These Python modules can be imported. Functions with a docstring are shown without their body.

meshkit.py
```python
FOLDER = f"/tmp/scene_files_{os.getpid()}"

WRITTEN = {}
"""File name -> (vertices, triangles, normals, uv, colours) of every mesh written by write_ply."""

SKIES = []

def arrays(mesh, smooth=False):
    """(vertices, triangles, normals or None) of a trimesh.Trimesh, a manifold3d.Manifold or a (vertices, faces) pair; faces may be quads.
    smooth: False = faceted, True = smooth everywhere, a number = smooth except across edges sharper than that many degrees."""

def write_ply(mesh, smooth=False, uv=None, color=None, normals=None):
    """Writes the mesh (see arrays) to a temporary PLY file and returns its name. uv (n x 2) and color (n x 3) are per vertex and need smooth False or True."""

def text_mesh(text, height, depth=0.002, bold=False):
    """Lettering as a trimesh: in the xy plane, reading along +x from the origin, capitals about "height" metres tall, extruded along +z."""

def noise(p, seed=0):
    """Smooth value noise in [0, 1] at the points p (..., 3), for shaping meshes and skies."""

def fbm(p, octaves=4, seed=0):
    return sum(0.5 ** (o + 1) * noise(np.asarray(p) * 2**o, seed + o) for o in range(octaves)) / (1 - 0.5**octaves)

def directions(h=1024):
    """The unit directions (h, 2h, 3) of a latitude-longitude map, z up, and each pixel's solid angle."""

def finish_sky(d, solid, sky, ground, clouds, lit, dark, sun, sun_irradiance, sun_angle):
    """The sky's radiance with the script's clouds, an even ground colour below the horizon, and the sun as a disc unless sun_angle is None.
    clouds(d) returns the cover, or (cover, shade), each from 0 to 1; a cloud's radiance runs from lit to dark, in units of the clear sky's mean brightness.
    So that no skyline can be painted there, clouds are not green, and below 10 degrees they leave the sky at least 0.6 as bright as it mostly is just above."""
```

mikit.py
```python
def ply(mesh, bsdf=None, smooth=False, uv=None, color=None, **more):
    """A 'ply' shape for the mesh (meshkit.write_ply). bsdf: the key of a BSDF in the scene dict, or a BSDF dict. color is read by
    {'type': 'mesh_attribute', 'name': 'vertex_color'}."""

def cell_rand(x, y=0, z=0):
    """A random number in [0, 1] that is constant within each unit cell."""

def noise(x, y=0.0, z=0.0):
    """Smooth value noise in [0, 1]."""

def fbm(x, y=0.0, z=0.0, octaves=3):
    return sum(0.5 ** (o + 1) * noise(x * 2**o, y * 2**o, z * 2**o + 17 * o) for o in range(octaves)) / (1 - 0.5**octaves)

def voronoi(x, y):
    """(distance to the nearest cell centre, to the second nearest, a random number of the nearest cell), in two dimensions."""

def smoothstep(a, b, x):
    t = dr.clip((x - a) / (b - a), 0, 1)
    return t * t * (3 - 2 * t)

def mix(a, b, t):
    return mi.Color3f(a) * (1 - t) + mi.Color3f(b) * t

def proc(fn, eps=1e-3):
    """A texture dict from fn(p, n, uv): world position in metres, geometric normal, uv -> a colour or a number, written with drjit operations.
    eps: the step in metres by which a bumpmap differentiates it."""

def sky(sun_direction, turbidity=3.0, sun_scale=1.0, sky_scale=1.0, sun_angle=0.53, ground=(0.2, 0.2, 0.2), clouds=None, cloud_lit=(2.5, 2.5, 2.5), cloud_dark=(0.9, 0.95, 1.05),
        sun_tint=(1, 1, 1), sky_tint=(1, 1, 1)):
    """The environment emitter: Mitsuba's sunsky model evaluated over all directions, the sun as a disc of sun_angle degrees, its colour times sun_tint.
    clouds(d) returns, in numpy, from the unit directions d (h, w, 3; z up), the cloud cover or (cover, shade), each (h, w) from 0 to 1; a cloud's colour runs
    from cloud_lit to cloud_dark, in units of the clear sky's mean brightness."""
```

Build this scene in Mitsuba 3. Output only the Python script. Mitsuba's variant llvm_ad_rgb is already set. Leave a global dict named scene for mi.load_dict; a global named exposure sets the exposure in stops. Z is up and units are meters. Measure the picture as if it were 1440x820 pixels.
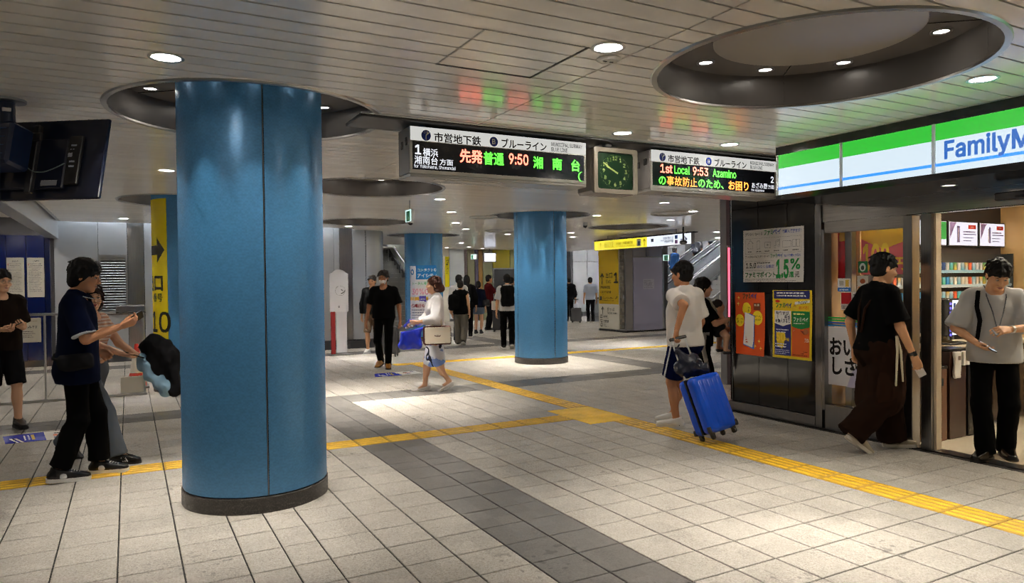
import glob, math
import numpy as np, trimesh, mitsuba as mi, drjit as dr
import meshkit, mikit
from mikit import proc, noise, fbm, cell_rand, smoothstep, mix
from shapely import affinity, union_all
from shapely import box as sbox
from shapely.geometry import Polygon, Point, LineString
from PIL import Image, ImageDraw, ImageFont

scene, labels = {"type": "scene"}, {}
T = mi.ScalarTransform4f
rng = np.random.default_rng(7)
PI = math.pi

# ------------------------------------------------------------------ camera, light levels, exposure
YAW, PITCH, ROLL, FOCAL = 0.4964, 0.0153, 0.0113, 996.67          # focal length in pixels of the 1440 x 820 frame
_f = np.array([math.sin(YAW) * math.cos(PITCH), math.cos(YAW) * math.cos(PITCH), -math.sin(PITCH)])
_r = np.array([math.cos(YAW), -math.sin(YAW), 0.0])
_d = np.cross(_f, _r)
_up = -(-math.sin(ROLL) * _r + math.cos(ROLL) * _d)
scene["camera"] = {"type": "perspective", "fov": math.degrees(2 * math.atan(720 / FOCAL)), "fov_axis": "x", "near_clip": 0.05, "far_clip": 200.0,
                   "to_world": T().look_at(origin=[0, 0, 1.6], target=[float(x) for x in _f + [0, 0, 1.6]], up=[float(x) for x in _up])}
exposure = 1.5
DOWN = 44.0            # radiance of a ceiling downlight's diffuser
DOWN_TINT = (1.0, 0.925, 0.82)
SPOT = 4.5             # intensity of one cove spotlight
SPOT_TINT = (1.0, 0.92, 0.80)

# ------------------------------------------------------------------ materials
def rgb(c): return {"type": "rgb", "value": [float(x) for x in c]}
def hexa(s): return tuple((int(s[i:i + 2], 16) / 255) ** 2.2 for i in (0, 2, 4))
VC = {"type": "mesh_attribute", "name": "vertex_color"}
def mat(name, two=True, **k):
    b = {"type": "principled", **k}
    scene[name] = {"type": "twosided", "b": b} if two else b
    return name
mat("paint", base_color=VC, roughness=0.65, specular=0.4)
mat("satin", base_color=VC, roughness=0.32, specular=0.5)
mat("gloss", base_color=VC, roughness=0.12, specular=0.5)
mat("metal", base_color=VC, roughness=0.28, metallic=1.0)
mat("skin", base_color=VC, roughness=0.5, specular=0.35)
mat("cloth", base_color=VC, roughness=0.95, specular=0.1)
mat("hairy", base_color=VC, roughness=0.6, specular=0.25)
scene["matte"] = {"type": "twosided", "b": {"type": "diffuse", "reflectance": VC}}
scene["glass"] = {"type": "thindielectric", "int_ior": 1.5}
scene["lampblack"] = {"type": "diffuse", "reflectance": rgb((0.1, 0.1, 0.1))}

def tile_tex(base, speck, var):
    def fn(p, n, uv):
        r = cell_rand(dr.floor(p.x / 0.3133 + 0.17), dr.floor(p.y / 0.3133 + 0.4), 3)
        fine = noise(p.x * 230, p.y * 230, 9.0)
        mid = noise(p.x * 110, p.y * 110, 4.0)
        dirt = fbm(p.x * 1.1, p.y * 1.1, 2.0, 4)
        spot = smoothstep(0.80, 0.86, noise(p.x * 26 + 5, p.y * 26, 7.0)) * smoothstep(0.6, 0.75, noise(p.x * 2.3, p.y * 2.3, 1.5))
        k = (1 - var * 0.5 + var * r) * (1 - speck * 0.5 + speck * (0.6 * fine + 0.4 * mid)) * (0.86 + 0.28 * dirt) * (1 - 0.35 * spot)
        return mi.Color3f(base) * k
    return proc(fn)
mat("tile_light", base_color=tile_tex((0.305, 0.285, 0.255), 0.75, 0.16), roughness=0.5, specular=0.4)
mat("tile_dark", base_color=tile_tex((0.092, 0.087, 0.082), 0.5, 0.2), roughness=0.45, specular=0.45)
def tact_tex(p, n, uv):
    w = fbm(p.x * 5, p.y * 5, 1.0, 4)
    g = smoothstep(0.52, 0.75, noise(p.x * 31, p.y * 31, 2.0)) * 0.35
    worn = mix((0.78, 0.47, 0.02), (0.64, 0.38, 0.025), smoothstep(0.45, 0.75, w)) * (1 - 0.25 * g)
    return mix((0.46, 0.27, 0.03), worn, smoothstep(0.0005, 0.0035, p.z))          # colour darkened between the raised bars so they show, standing in for shade
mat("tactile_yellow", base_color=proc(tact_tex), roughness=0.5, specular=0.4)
mat("tactile_warning", base_color=proc(lambda p, n, uv: mi.Color3f(0.80, 0.50, 0.02) * (0.85 + 0.3 * fbm(p.x * 6, p.y * 6, 2.0, 3))), roughness=0.5, specular=0.4)
def gran_tex(p, n, uv):
    s = noise(p.x * 260, p.y * 260, p.z * 260)
    return mix((0.018, 0.016, 0.015), (0.13, 0.11, 0.10), smoothstep(0.55, 0.9, s))
mat("granite", base_color=proc(gran_tex), roughness=0.3, specular=0.5)
def slat_tex(p, n, uv):
    return mi.Color3f(0.88, 0.84, 0.78) * (0.93 + 0.14 * noise(p.x * 0.7, dr.floor((p.y - 2.925) / 0.1575) * 3.1, 2.0))
mat("slat_paint", base_color=proc(slat_tex), roughness=0.19, specular=0.9)
def blue_tex(p, n, uv):
    return mi.Color3f(0.058, 0.215, 0.43) * (0.9 + 0.2 * noise(p.x * 90, p.y * 90, p.z * 90))
mat("column_blue", base_color=proc(blue_tex), roughness=0.34, metallic=0.35, specular=0.6, clearcoat=0.6, clearcoat_gloss=0.9)
def steel_tex(p, n, uv):
    g = noise((p.x + p.y) * 300, p.z * 6, 1.0)
    return mi.Color3f(0.27, 0.27, 0.275) * (0.9 + 0.2 * g)
mat("steel", base_color=proc(steel_tex), roughness=0.2, metallic=0.95)
def header_tex(p, n, uv):
    g = noise((p.x + p.y) * 8, p.z * 260, 1.0)
    return mi.Color3f(0.33, 0.315, 0.30) * (0.88 + 0.24 * g)
mat("steel_header", base_color=proc(header_tex), roughness=0.22, metallic=0.95)
mat("black_stone", base_color=rgb((0.008, 0.008, 0.009)), roughness=0.08, specular=0.5)
mat("wall_panel", base_color=rgb((0.43, 0.45, 0.48)), roughness=0.3, metallic=0.45, specular=0.5)

def stripe_tex(p, n, uv):
    t = dr.abs((p.z / 0.030) - dr.floor(p.z / 0.030) - 0.5)
    return mix((0.52, 0.27, 0.19), (0.62, 0.50, 0.42), smoothstep(0.20, 0.28, t))
mat("stripe_top", base_color=proc(stripe_tex), roughness=0.9, specular=0.1)
def scarf_tex(p, n, uv):
    a = fbm(p.x * 7 + p.z * 2, p.y * 7 + p.z * 3, p.z * 5, 3)
    c = mix((0.66, 0.67, 0.72), (0.16, 0.24, 0.52), smoothstep(0.50, 0.56, a))
    d = dr.abs(fbm(p.x * 4 + 9, p.y * 4, p.z * 4, 2) - 0.5)
    return mix(c, (0.012, 0.014, 0.03), 1 - smoothstep(0.018, 0.026, d))
mat("scarf_skirt", base_color=proc(scarf_tex), roughness=0.9, specular=0.1)

# ------------------------------------------------------------------ mesh helpers
def cat(*ms):
    ms = [m for x in ms for m in (x if isinstance(x, (list, tuple)) else [x]) if m is not None]
    return trimesh.util.concatenate(ms) if len(ms) > 1 else ms[0]
def box(x0, x1, y0, y1, z0, z1):
    m = trimesh.creation.box((x1 - x0, y1 - y0, z1 - z0)); m.apply_translation(((x0 + x1) / 2, (y0 + y1) / 2, (z0 + z1) / 2)); return m
def rbox(x0, x1, y0, y1, z0, z1, r=0.01):
    """Box with its edges chamfered by r."""
    c = np.array([(x0 + x1) / 2, (y0 + y1) / 2, (z0 + z1) / 2]); h = np.array([x1 - x0, y1 - y0, z1 - z0]) / 2
    r = min(r, *(h * 0.49))
    pts = []
    for sx in (-1, 1):
        for sy in (-1, 1):
            for sz in (-1, 1):
                for k in range(3):
                    q = h.copy(); q[k] -= 0; d = np.full(3, r); d[k] = 0
                    pts.append((h - d) * (sx, sy, sz))
    m = trimesh.Trimesh(np.array(pts)).convex_hull if False else trimesh.convex.convex_hull(np.array(pts))
    m.apply_translation(c); return m
def cyl(x, y, z0, z1, r, n=32, r2=None):
    r2 = r if r2 is None else r2
    return lathe([(0, z0), (r, z0), (r2, z1), (0, z1)], n, (x, y, 0))
def lathe(prof, n=48, at=(0, 0, 0), a0=0.0, a1=2 * PI):
    """Surface of revolution of (r, z) pairs about the z axis; open arc when a1 - a0 < 2 pi."""
    prof = np.array(prof, float); full = abs(a1 - a0 - 2 * PI) < 1e-6
    k = n if full else n + 1
    a = a0 + (a1 - a0) * np.arange(k) / n
    v = np.stack([prof[None, :, 0] * np.cos(a)[:, None], prof[None, :, 0] * np.sin(a)[:, None], np.broadcast_to(prof[None, :, 1], (k, len(prof)))], -1).reshape(-1, 3)
    f, m = [], len(prof)
    for i in range(n):
        j = (i + 1) % k
        for q in range(m - 1):
            f += [[i * m + q, j * m + q, j * m + q + 1], [i * m + q, j * m + q + 1, i * m + q + 1]]
    msh = trimesh.Trimesh(v + np.array(at), np.array(f), process=False)
    msh.merge_vertices(); msh.update_faces(msh.nondegenerate_faces()); msh.remove_unreferenced_vertices()
    return msh
def extrude(poly, h, z=0.0):
    parts = [trimesh.creation.extrude_polygon(g, h, engine="earcut") for g in getattr(poly, "geoms", [poly]) if g.area > 1e-9]
    m = cat(parts); m.apply_translation((0, 0, z)); return m
def rod(p, q, r, n=10, r2=None):
    p, q = np.array(p, float), np.array(q, float); L = np.linalg.norm(q - p)
    m = lathe([(0, 0), (r, 0), (r if r2 is None else r2, L), (0, L)], n)
    m.apply_transform(trimesh.geometry.align_vectors([0, 0, 1], (q - p) / L)); m.apply_translation(p); return m
def tube(path, r, n=8):
    path = np.array(path, float); k = len(path); rr = np.broadcast_to(np.asarray(r, float), k)
    t = np.gradient(path, axis=0); t /= np.linalg.norm(t, axis=1, keepdims=True) + 1e-12
    up = np.array([0, 0, 1.0]) if abs(t[0, 2]) < 0.9 else np.array([1.0, 0, 0])
    v = []
    for i in range(k):
        u = up - t[i] * (up @ t[i]); u /= np.linalg.norm(u) + 1e-12; w = np.cross(t[i], u); up = u
        a = np.arange(n) * 2 * PI / n
        v.append(path[i] + rr[i] * (np.cos(a)[:, None] * u + np.sin(a)[:, None] * w))
    v = np.vstack(v + [path[:1], path[-1:]])
    f = []
    for i in range(k - 1):
        for j in range(n):
            a, b = i * n + j, i * n + (j + 1) % n
            f += [[a, b, b + n], [a, b + n, a + n]]
    for j in range(n):
        f += [[k * n, (j + 1) % n, j], [k * n + 1, (k - 1) * n + j, (k - 1) * n + (j + 1) % n]]
    return trimesh.Trimesh(v, np.array(f), process=False)
def ell(c, r, n=2):
    m = trimesh.creation.icosphere(n); m.apply_scale(r); m.apply_translation(c); return m
def move(m, M):
    m = m.copy(); m.apply_transform(M); return m
def frame(o, u, v):
    u, v = np.array(u, float), np.array(v, float); M = np.eye(4); M[:3, 0], M[:3, 1], M[:3, 2], M[:3, 3] = u, v, np.cross(u, v), o; return M

count = {}
def numbered(key):
    n = count.get(key, 0); count[key] = n + 1
    return key if n == 0 else f"{key}_{n:03d}"
def put(key, mesh, m="paint", color=(0.5, 0.5, 0.5), smooth=False, emit=None, weight=None, number=True, **more):
    """One entry of the scene: mesh under key (numbered when the key is taken)."""
    if number and not (key in labels and key not in scene): key = numbered(key)
    v, f, n = meshkit.arrays(mesh, smooth)
    c = None
    if emit is None and (m in ("paint", "satin", "gloss", "metal", "skin", "cloth", "hairy", "matte")):
        c = np.asarray(color, float)
        if c.ndim == 1: c = np.broadcast_to(c, (len(v), 3))
    path = meshkit.write_ply((v, f), False, None, c, normals=n)
    s = {"type": "ply", "filename": path, "face_normals": n is None, "bsdf": {"type": "ref", "id": "lampblack" if emit is not None else m}, **more}
    if emit is not None:
        s["emitter"] = {"type": "area", "radiance": rgb(emit), **({} if weight is None else {"sampling_weight": float(weight)})}
    scene[key] = s
    return key
def copy_of(key, src, M):
    scene[key] = {**scene[src], "to_world": T(np.asarray(M, float).tolist()) if not isinstance(M, T) else M}
def tag(key, label, cat_=None, group=None, kind=None):
    d = {}
    if label: d["label"] = label
    if cat_: d["category"] = cat_
    if group: d["group"] = group
    if kind: d["kind"] = kind
    labels[key] = d
    return key
def thing(name, label, cat_, group=None, kind=None):
    return tag(numbered(name), label, cat_, group, kind)
def struct(name, mesh, m="paint", color=(0.5, 0.5, 0.5), **k):
    key = put(name, mesh, m, color, **k); labels[key] = {"kind": "structure"}; return key

# ------------------------------------------------------------------ lettering and flat print
_F = {}
def font(kind):
    if kind not in _F:
        hit = glob.glob("/opt/blender-*/*/datafiles/fonts/" + ("Noto Sans CJK Regular.woff2" if kind == "cjk" else "Inter.woff2"))
        _F[kind] = ImageFont.truetype(hit[0], 64)
    return _F[kind]
_glyph = {}
def glyphs(s, h, kind="cjk", bold=0, italic=0.0, squeeze=1.0):
    """Lettering as flat polygons, baseline at y = 0, starting at x = 0; h = size of a full-width character."""
    k = (s, kind, bold)
    if k not in _glyph:
        ft = font(kind)
        x0, y0, x1, y1 = ft.getbbox(s, anchor="ls", stroke_width=bold)
        im = Image.new("L", (x1 - x0 + 8, y1 - y0 + 8))
        ImageDraw.Draw(im).text((4 - x0, 4 - y0), s, 255, ft, anchor="ls", stroke_width=bold)
        on = np.pad(np.asarray(im) > 127, ((0, 0), (1, 1))).astype(np.int8)
        rows, st = np.nonzero(np.diff(on, axis=1) == 1); en = np.nonzero(np.diff(on, axis=1) == -1)[1]
        g = union_all(sbox(st, -rows - 1.02, en, -rows)).buffer(0.55).buffer(-0.55).simplify(0.65)
        _glyph[k] = affinity.translate(g, x0 - 4, 4 - y0)
    sc = h / 64.0
    return affinity.affine_transform(_glyph[k], [sc * squeeze, italic * sc, 0, sc, 0, 0])
def tri2d(g):
    vs, fs, n = [], [], 0
    for p in getattr(g, "geoms", [g]):
        if p.geom_type != "Polygon" or p.area < 1e-9: continue
        v, f = trimesh.creation.triangulate_polygon(p, engine="earcut")
        vs.append(v); fs.append(f + n); n += len(v)
    return (np.vstack(vs), np.vstack(fs)) if vs else (np.zeros((0, 2)), np.zeros((0, 3), int))
class Print:
    """Flat print in colours: polygons in the sheet's own (x, y), stacked in thin layers, made into one mesh."""
    def __init__(s): s.items = []
    def add(s, g, c, layer=1): s.items.append((g, hexa(c) if isinstance(c, str) else c, layer)); return s
    def rect(s, x0, y0, x1, y1, c, layer=1): return s.add(sbox(x0, y0, x1, y1), c, layer)
    def oval(s, x, y, rx, ry, c, layer=1): return s.add(affinity.scale(Point(x, y).buffer(1, 12), rx, ry), c, layer)
    def poly(s, pts, c, layer=1): return s.add(Polygon(pts), c, layer)
    def text(s, t, x, y, h, c, layer=3, w=None, kind="cjk", bold=1, rot=0, anchor="l", italic=0.0):
        g = glyphs(t, h, kind, bold, italic)
        x0, _, x1, _ = g.bounds
        if w: g = affinity.scale(g, w / (x1 - x0), 1, origin=(0, 0)); x0, _, x1, _ = g.bounds
        if anchor == "c": g = affinity.translate(g, -(x0 + x1) / 2, 0)
        if anchor == "r": g = affinity.translate(g, -x1, 0)
        if rot: g = affinity.rotate(g, rot, origin=(0, 0))
        return s.add(affinity.translate(g, x, y), c, layer)
    def lines(s, x0, y0, x1, n, dy, h, c, layer=3, seed=0):
        """Fine print too small to read: rows of short dashes."""
        r = np.random.default_rng(seed + int(abs(x0) * 1000) + n)
        for i in range(n):
            x, end = x0, x0 + (x1 - x0) * (0.7 + 0.3 * r.random())
            while x < end:
                w = h * (0.6 + 1.6 * r.random()); s.rect(x, y0 - i * dy, min(x + w, end), y0 - i * dy + h * 0.7, c, layer); x += w + h * 0.35
        return s
    def mesh(s, step=0.0006, bend=None, depth=None):
        vs, fs, cs, n = [], [], [], 0
        for g, c, layer in s.items:
            v, f = tri2d(g)
            if not len(v): continue
            vs.append(np.c_[v, np.full(len(v), layer * step)]); fs.append(f + n); cs.append(np.broadcast_to(c, (len(v), 3))); n += len(v)
        v = np.vstack(vs)
        if bend is not None: v = bend(v)
        return trimesh.Trimesh(v, np.vstack(fs), process=False), np.vstack(cs)
def put_print(key, pr, M, m="paint", **k):
    mesh, c = pr.mesh(**k); mesh.apply_transform(M)
    return put(key, mesh, m, c)
# ------------------------------------------------------------------ the setting
ZC = 2.8755                                   # underside of the ceiling slats
COL = [(0.84, 5.67), (0.84, 11.97), (7.13, 11.98), (7.15, 18.27)]
FREE = [(3.71, 2.93), (2.93, 9.34), (4.44, 14.67), (10.73, 13.8)]
R_COVE, R_COL = 0.955, 0.515
X_STORE = 6.45                                # plane of the shop front

# floor: joint bed, then tiles in their real pattern (narrow rows on the column lines)
FX0, FX1, FY0, FY1 = -6.0, 27.5, -4.0, 30.0
def grid(fixed, lo, hi, p):
    g = list(fixed)
    while g[0] > lo: g.insert(0, g[0] - p)
    while g[-1] < hi: g.append(g[-1] + p)
    return g
GX = grid([-0.73, -0.403, -0.079, 0.247, 0.57, 0.797, 1.01, 1.342, 1.655, 1.98, 2.29, 2.60, 2.91, 3.22, 3.535, 3.85, 4.165, 4.48, 4.795, 5.10, 5.41, 5.72, 6.03, 6.34], FX0, FX1, 0.315)
GY = grid([2.205, 2.514, 2.825, 3.14, 3.46, 3.78, 4.10, 4.43, 4.76, 5.08, 5.41, 5.74, 5.965, 6.185, 6.48, 6.79, 7.10, 7.42, 7.74, 8.06, 8.38, 8.70, 9.02, 9.34, 9.65, 9.96, 10.28, 10.6, 10.92, 11.24, 11.56, 11.87, 12.09, 12.31, 12.63, 12.94, 13.25], FY0, FY1, 0.317)
struct("floor", box(FX0, FX1, FY0, FY1, -0.08, -0.006), "paint", (0.012, 0.011, 0.010))
def kind_of(x, y):
    if 4.795 < x < 5.10 and y < 13.2: return "warn" if 6.48 < y < 7.42 else "bar_y"
    if 4.165 < x < 4.795 and 6.48 < y < 7.42 and (x > 4.48): return "warn"
    if 6.79 < y < 7.10 and x < 4.48: return "bar_x"
    if 12.94 < y < 13.25 and 4.48 < x < 13.5: return "bar_x"
    if 1.98 < x < 2.60 and y < 9.96 or 8.2 < x < 8.85 or 9.34 < y < 9.96 or 15.4 < y < 16.1: return "dark"
    return "light"
def tile_mesh(x0, x1, y0, y1, kind):
    j = 0.0045
    x0, x1, y0, y1 = x0 + j, x1 - j, y0 + j, y1 - j; c = 0.003
    v = np.array([[x0, y0, -.02], [x1, y0, -.02], [x1, y1, -.02], [x0, y1, -.02], [x0, y0, -c], [x1, y0, -c], [x1, y1, -c], [x0, y1, -c],
                  [x0 + c, y0 + c, 0], [x1 - c, y0 + c, 0], [x1 - c, y1 - c, 0], [x0 + c, y1 - c, 0]])
    f = []
    for b in (0, 4):
        for i in range(4): f += [[b + i, b + (i + 1) % 4, b + 4 + (i + 1) % 4], [b + i, b + 4 + (i + 1) % 4, b + 4 + i]]
    f += [[8, 9, 10], [8, 10, 11]]
    m = trimesh.Trimesh(v, np.array(f), process=False)
    ms = [m]
    def pad(a0, a1, b0, b1):                   # raised bar with sloping sides
        e, h = 0.006, 0.005
        vv = np.array([[a0, b0, 0], [a1, b0, 0], [a1, b1, 0], [a0, b1, 0], [a0 + e, b0 + e, h], [a1 - e, b0 + e, h], [a1 - e, b1 - e, h], [a0 + e, b1 - e, h]])
        ff = []
        for i in range(4): ff += [[i, (i + 1) % 4, 4 + (i + 1) % 4], [i, 4 + (i + 1) % 4, 4 + i]]
        ms.append(trimesh.Trimesh(vv, np.array(ff + [[4, 5, 6], [4, 6, 7]]), process=False))
    if kind == "bar_y":
        w = (x1 - x0) / 4
        for i in range(4): pad(x0 + w * i + w * .22, x0 + w * i + w * .78, y0 + .012, y1 - .012)
    if kind == "bar_x":
        w = (y1 - y0) / 4
        for i in range(4): pad(x0 + .012, x1 - .012, y0 + w * i + w * .22, y0 + w * i + w * .78)
    if kind == "warn":
        for a in np.linspace(x0 + .03, x1 - .03, 5):
            for b in np.linspace(y0 + .03, y1 - .03, 5):
                ms.append(lathe([(.0125, 0), (.007, .005), (0, .005)], 8, (a, b, 0)))
    return cat(ms)
cells = []
for i in range(len(GX) - 1):
    for j in range(len(GY) - 1):
        x0, x1, y0, y1 = GX[i], GX[i + 1], GY[j], GY[j + 1]
        xc, yc = (x0 + x1) / 2, (y0 + y1) / 2
        if xc > X_STORE and yc < 6.3 or x1 > X_STORE and y0 < 6.3: continue
        if yc > 16.9 and xc < 5.1 or xc > 17 and 15.3 < yc < 21.5 or 22 < yc and 6.6 < xc < 9.4 or yc > 26: continue
        P = np.array([xc, yc, -1.6]); q = np.array([P @ _r, P @ _d, P @ _f])
        cells.append(((x0, x1, y0, y1), kind_of(xc, yc), q))
def in_view(c):
    q = c[2]
    if q[2] < 1.5: return False
    X, Y = 720 + FOCAL * q[0] / q[2], 410 + FOCAL * q[1] / q[2]
    if Y > 850 or X < -40 or X > 1480: return False
    xc, yc = (c[0][0] + c[0][1]) / 2, (c[0][2] + c[0][3]) / 2
    return True
seen = sorted([c for c in cells if in_view(c)], key=lambda c: c[2][2])
near_ids = {"light": 0, "dark": 0, "tact": 0}
parts, rest = [], []
for c in seen:
    grp = "tact" if c[1] in ("bar_x", "bar_y", "warn") else "tile"
    n = near_ids.get(grp, 0)
    if grp == "tact" and n < 60 or grp == "tile" and n < 295 and c[2][2] < 12: parts.append(c); near_ids[grp] = n + 1
    else: rest.append(c)
rest += [c for c in cells if not in_view(c) and c[2][2] > -8]
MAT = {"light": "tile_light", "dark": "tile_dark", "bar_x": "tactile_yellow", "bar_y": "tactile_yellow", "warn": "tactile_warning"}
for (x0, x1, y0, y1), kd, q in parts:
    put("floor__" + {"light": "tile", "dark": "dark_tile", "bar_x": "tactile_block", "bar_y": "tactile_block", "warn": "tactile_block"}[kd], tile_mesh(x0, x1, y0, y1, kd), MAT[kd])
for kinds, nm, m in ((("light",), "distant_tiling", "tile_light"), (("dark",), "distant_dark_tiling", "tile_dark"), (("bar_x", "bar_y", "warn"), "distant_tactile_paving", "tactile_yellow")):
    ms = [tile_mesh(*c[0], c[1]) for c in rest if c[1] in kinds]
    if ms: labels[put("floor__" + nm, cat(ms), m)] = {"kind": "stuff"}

# ceiling: slab with round openings, slats below it, coves in the openings
HOLES = [Point(x, y).buffer(R_COVE, 48) for x, y in COL + FREE]
CX0, CX1, CY0, CY1 = -6.0, 17.3, -4.0, 16.55
ceil_area = union_all([sbox(-1.15, CY0, CX1, CY1), sbox(CX0, CY0, -1.05, 12.0), sbox(4.8, 16.0, CX1, 26.0).difference(sbox(6.5, 23.15, 9.2, 27)), sbox(17.2, -4.0, 27.5, 15.2)])
opening = union_all(HOLES)
struct("ceiling", extrude(ceil_area.difference(opening), 0.08, ZC + 0.018), "paint", (0.015, 0.014, 0.013))
SEAMS = [-6.0, -3.77, 2.535, 8.835, 15.14, 27.5]
y, far_slats = 2.925 - 0.1575 * 44, []
hatch = [sbox(1.62, 3.24, 2.24, 3.87)]
hatch_frame = hatch[0].buffer(0.012, join_style=2).difference(hatch[0].buffer(-0.004, join_style=2))
while y < 26.0:
    for a, b in zip(SEAMS[:-1], SEAMS[1:]):
        g = sbox(a + .006, y + .007, b - .006, y + .1505).intersection(ceil_area).difference(opening).difference(hatch_frame)
        if g.is_empty: continue
        m = extrude(g, 0.016, ZC)
        if 1.3 < y < 9.6 and a < 8 and b > -1.5: put("ceiling__slat", m, "slat_paint")
        else: far_slats.append(m)
    y += 0.1575
labels[put("ceiling__distant_slats", cat(far_slats), "slat_paint")] = {"kind": "stuff"}
put("ceiling__hatch_frame", cat(extrude(hatch_frame.difference(hatch[0].buffer(0.006, join_style=2)), .022, ZC - .004)), "metal", (.35, .34, .32))
COVE_TOP = 3.10
for x, y in COL + FREE:
    c = put("ceiling__cove", cat(lathe([(R_COVE - .004, ZC + .0), (R_COVE - .004, COVE_TOP), (0, COVE_TOP)], 72, (x, y, 0)), lathe([(R_COVE + .03, ZC + .09), (R_COVE + .03, COVE_TOP + .03), (0, COVE_TOP + .03)], 36, (x, y, 0))), "satin", (0.12, 0.11, 0.105), smooth=35)
    put(c + "__trim_ring", lathe([(R_COVE - .006, ZC - .012), (R_COVE + .028, ZC - .012), (R_COVE + .034, ZC + .0), (R_COVE - .002, ZC + .02), (R_COVE - .006, ZC - .012)], 72, (x, y, 0)), "metal", (0.55, 0.54, 0.53), smooth=35)
    put(c + "__seam", cat([rod((x + math.cos(a) * .62, y + math.sin(a) * .62, COVE_TOP - .001), (x + math.cos(a) * R_COVE, y + math.sin(a) * R_COVE, COVE_TOP - .001), .004, 6) for a in (0.9, 2.47, 4.04, 5.6)] +
                          [rod((x + math.cos(a) * (R_COVE - .001), y + math.sin(a) * (R_COVE - .001), ZC + .02), (x + math.cos(a) * (R_COVE - .001), y + math.sin(a) * (R_COVE - .001), COVE_TOP), .004, 6) for a in (0.9, 2.47, 4.04, 5.6)]), "paint", (.02, .02, .02))
    if (x, y) in FREE:
        put(c + "__centre_disc", lathe([(0.60, COVE_TOP), (0.60, COVE_TOP - .03), (0.585, COVE_TOP - .035), (0, COVE_TOP - .035)], 64, (x, y, 0)), "satin", (0.27, 0.25, 0.225), smooth=35)

# walls
def wall(name, m, mt="paint", c=(.5, .5, .5)): return struct(name, m, mt, c)
wall("wall_back", box(FX0, FX1, FY0 - .1, FY0, 0, 3.3), "paint", (.45, .44, .42))
wall("wall_left", box(FX0 - .1, FX0, FY0, 17, 0, 3.3), "paint", (.45, .45, .46))
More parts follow.
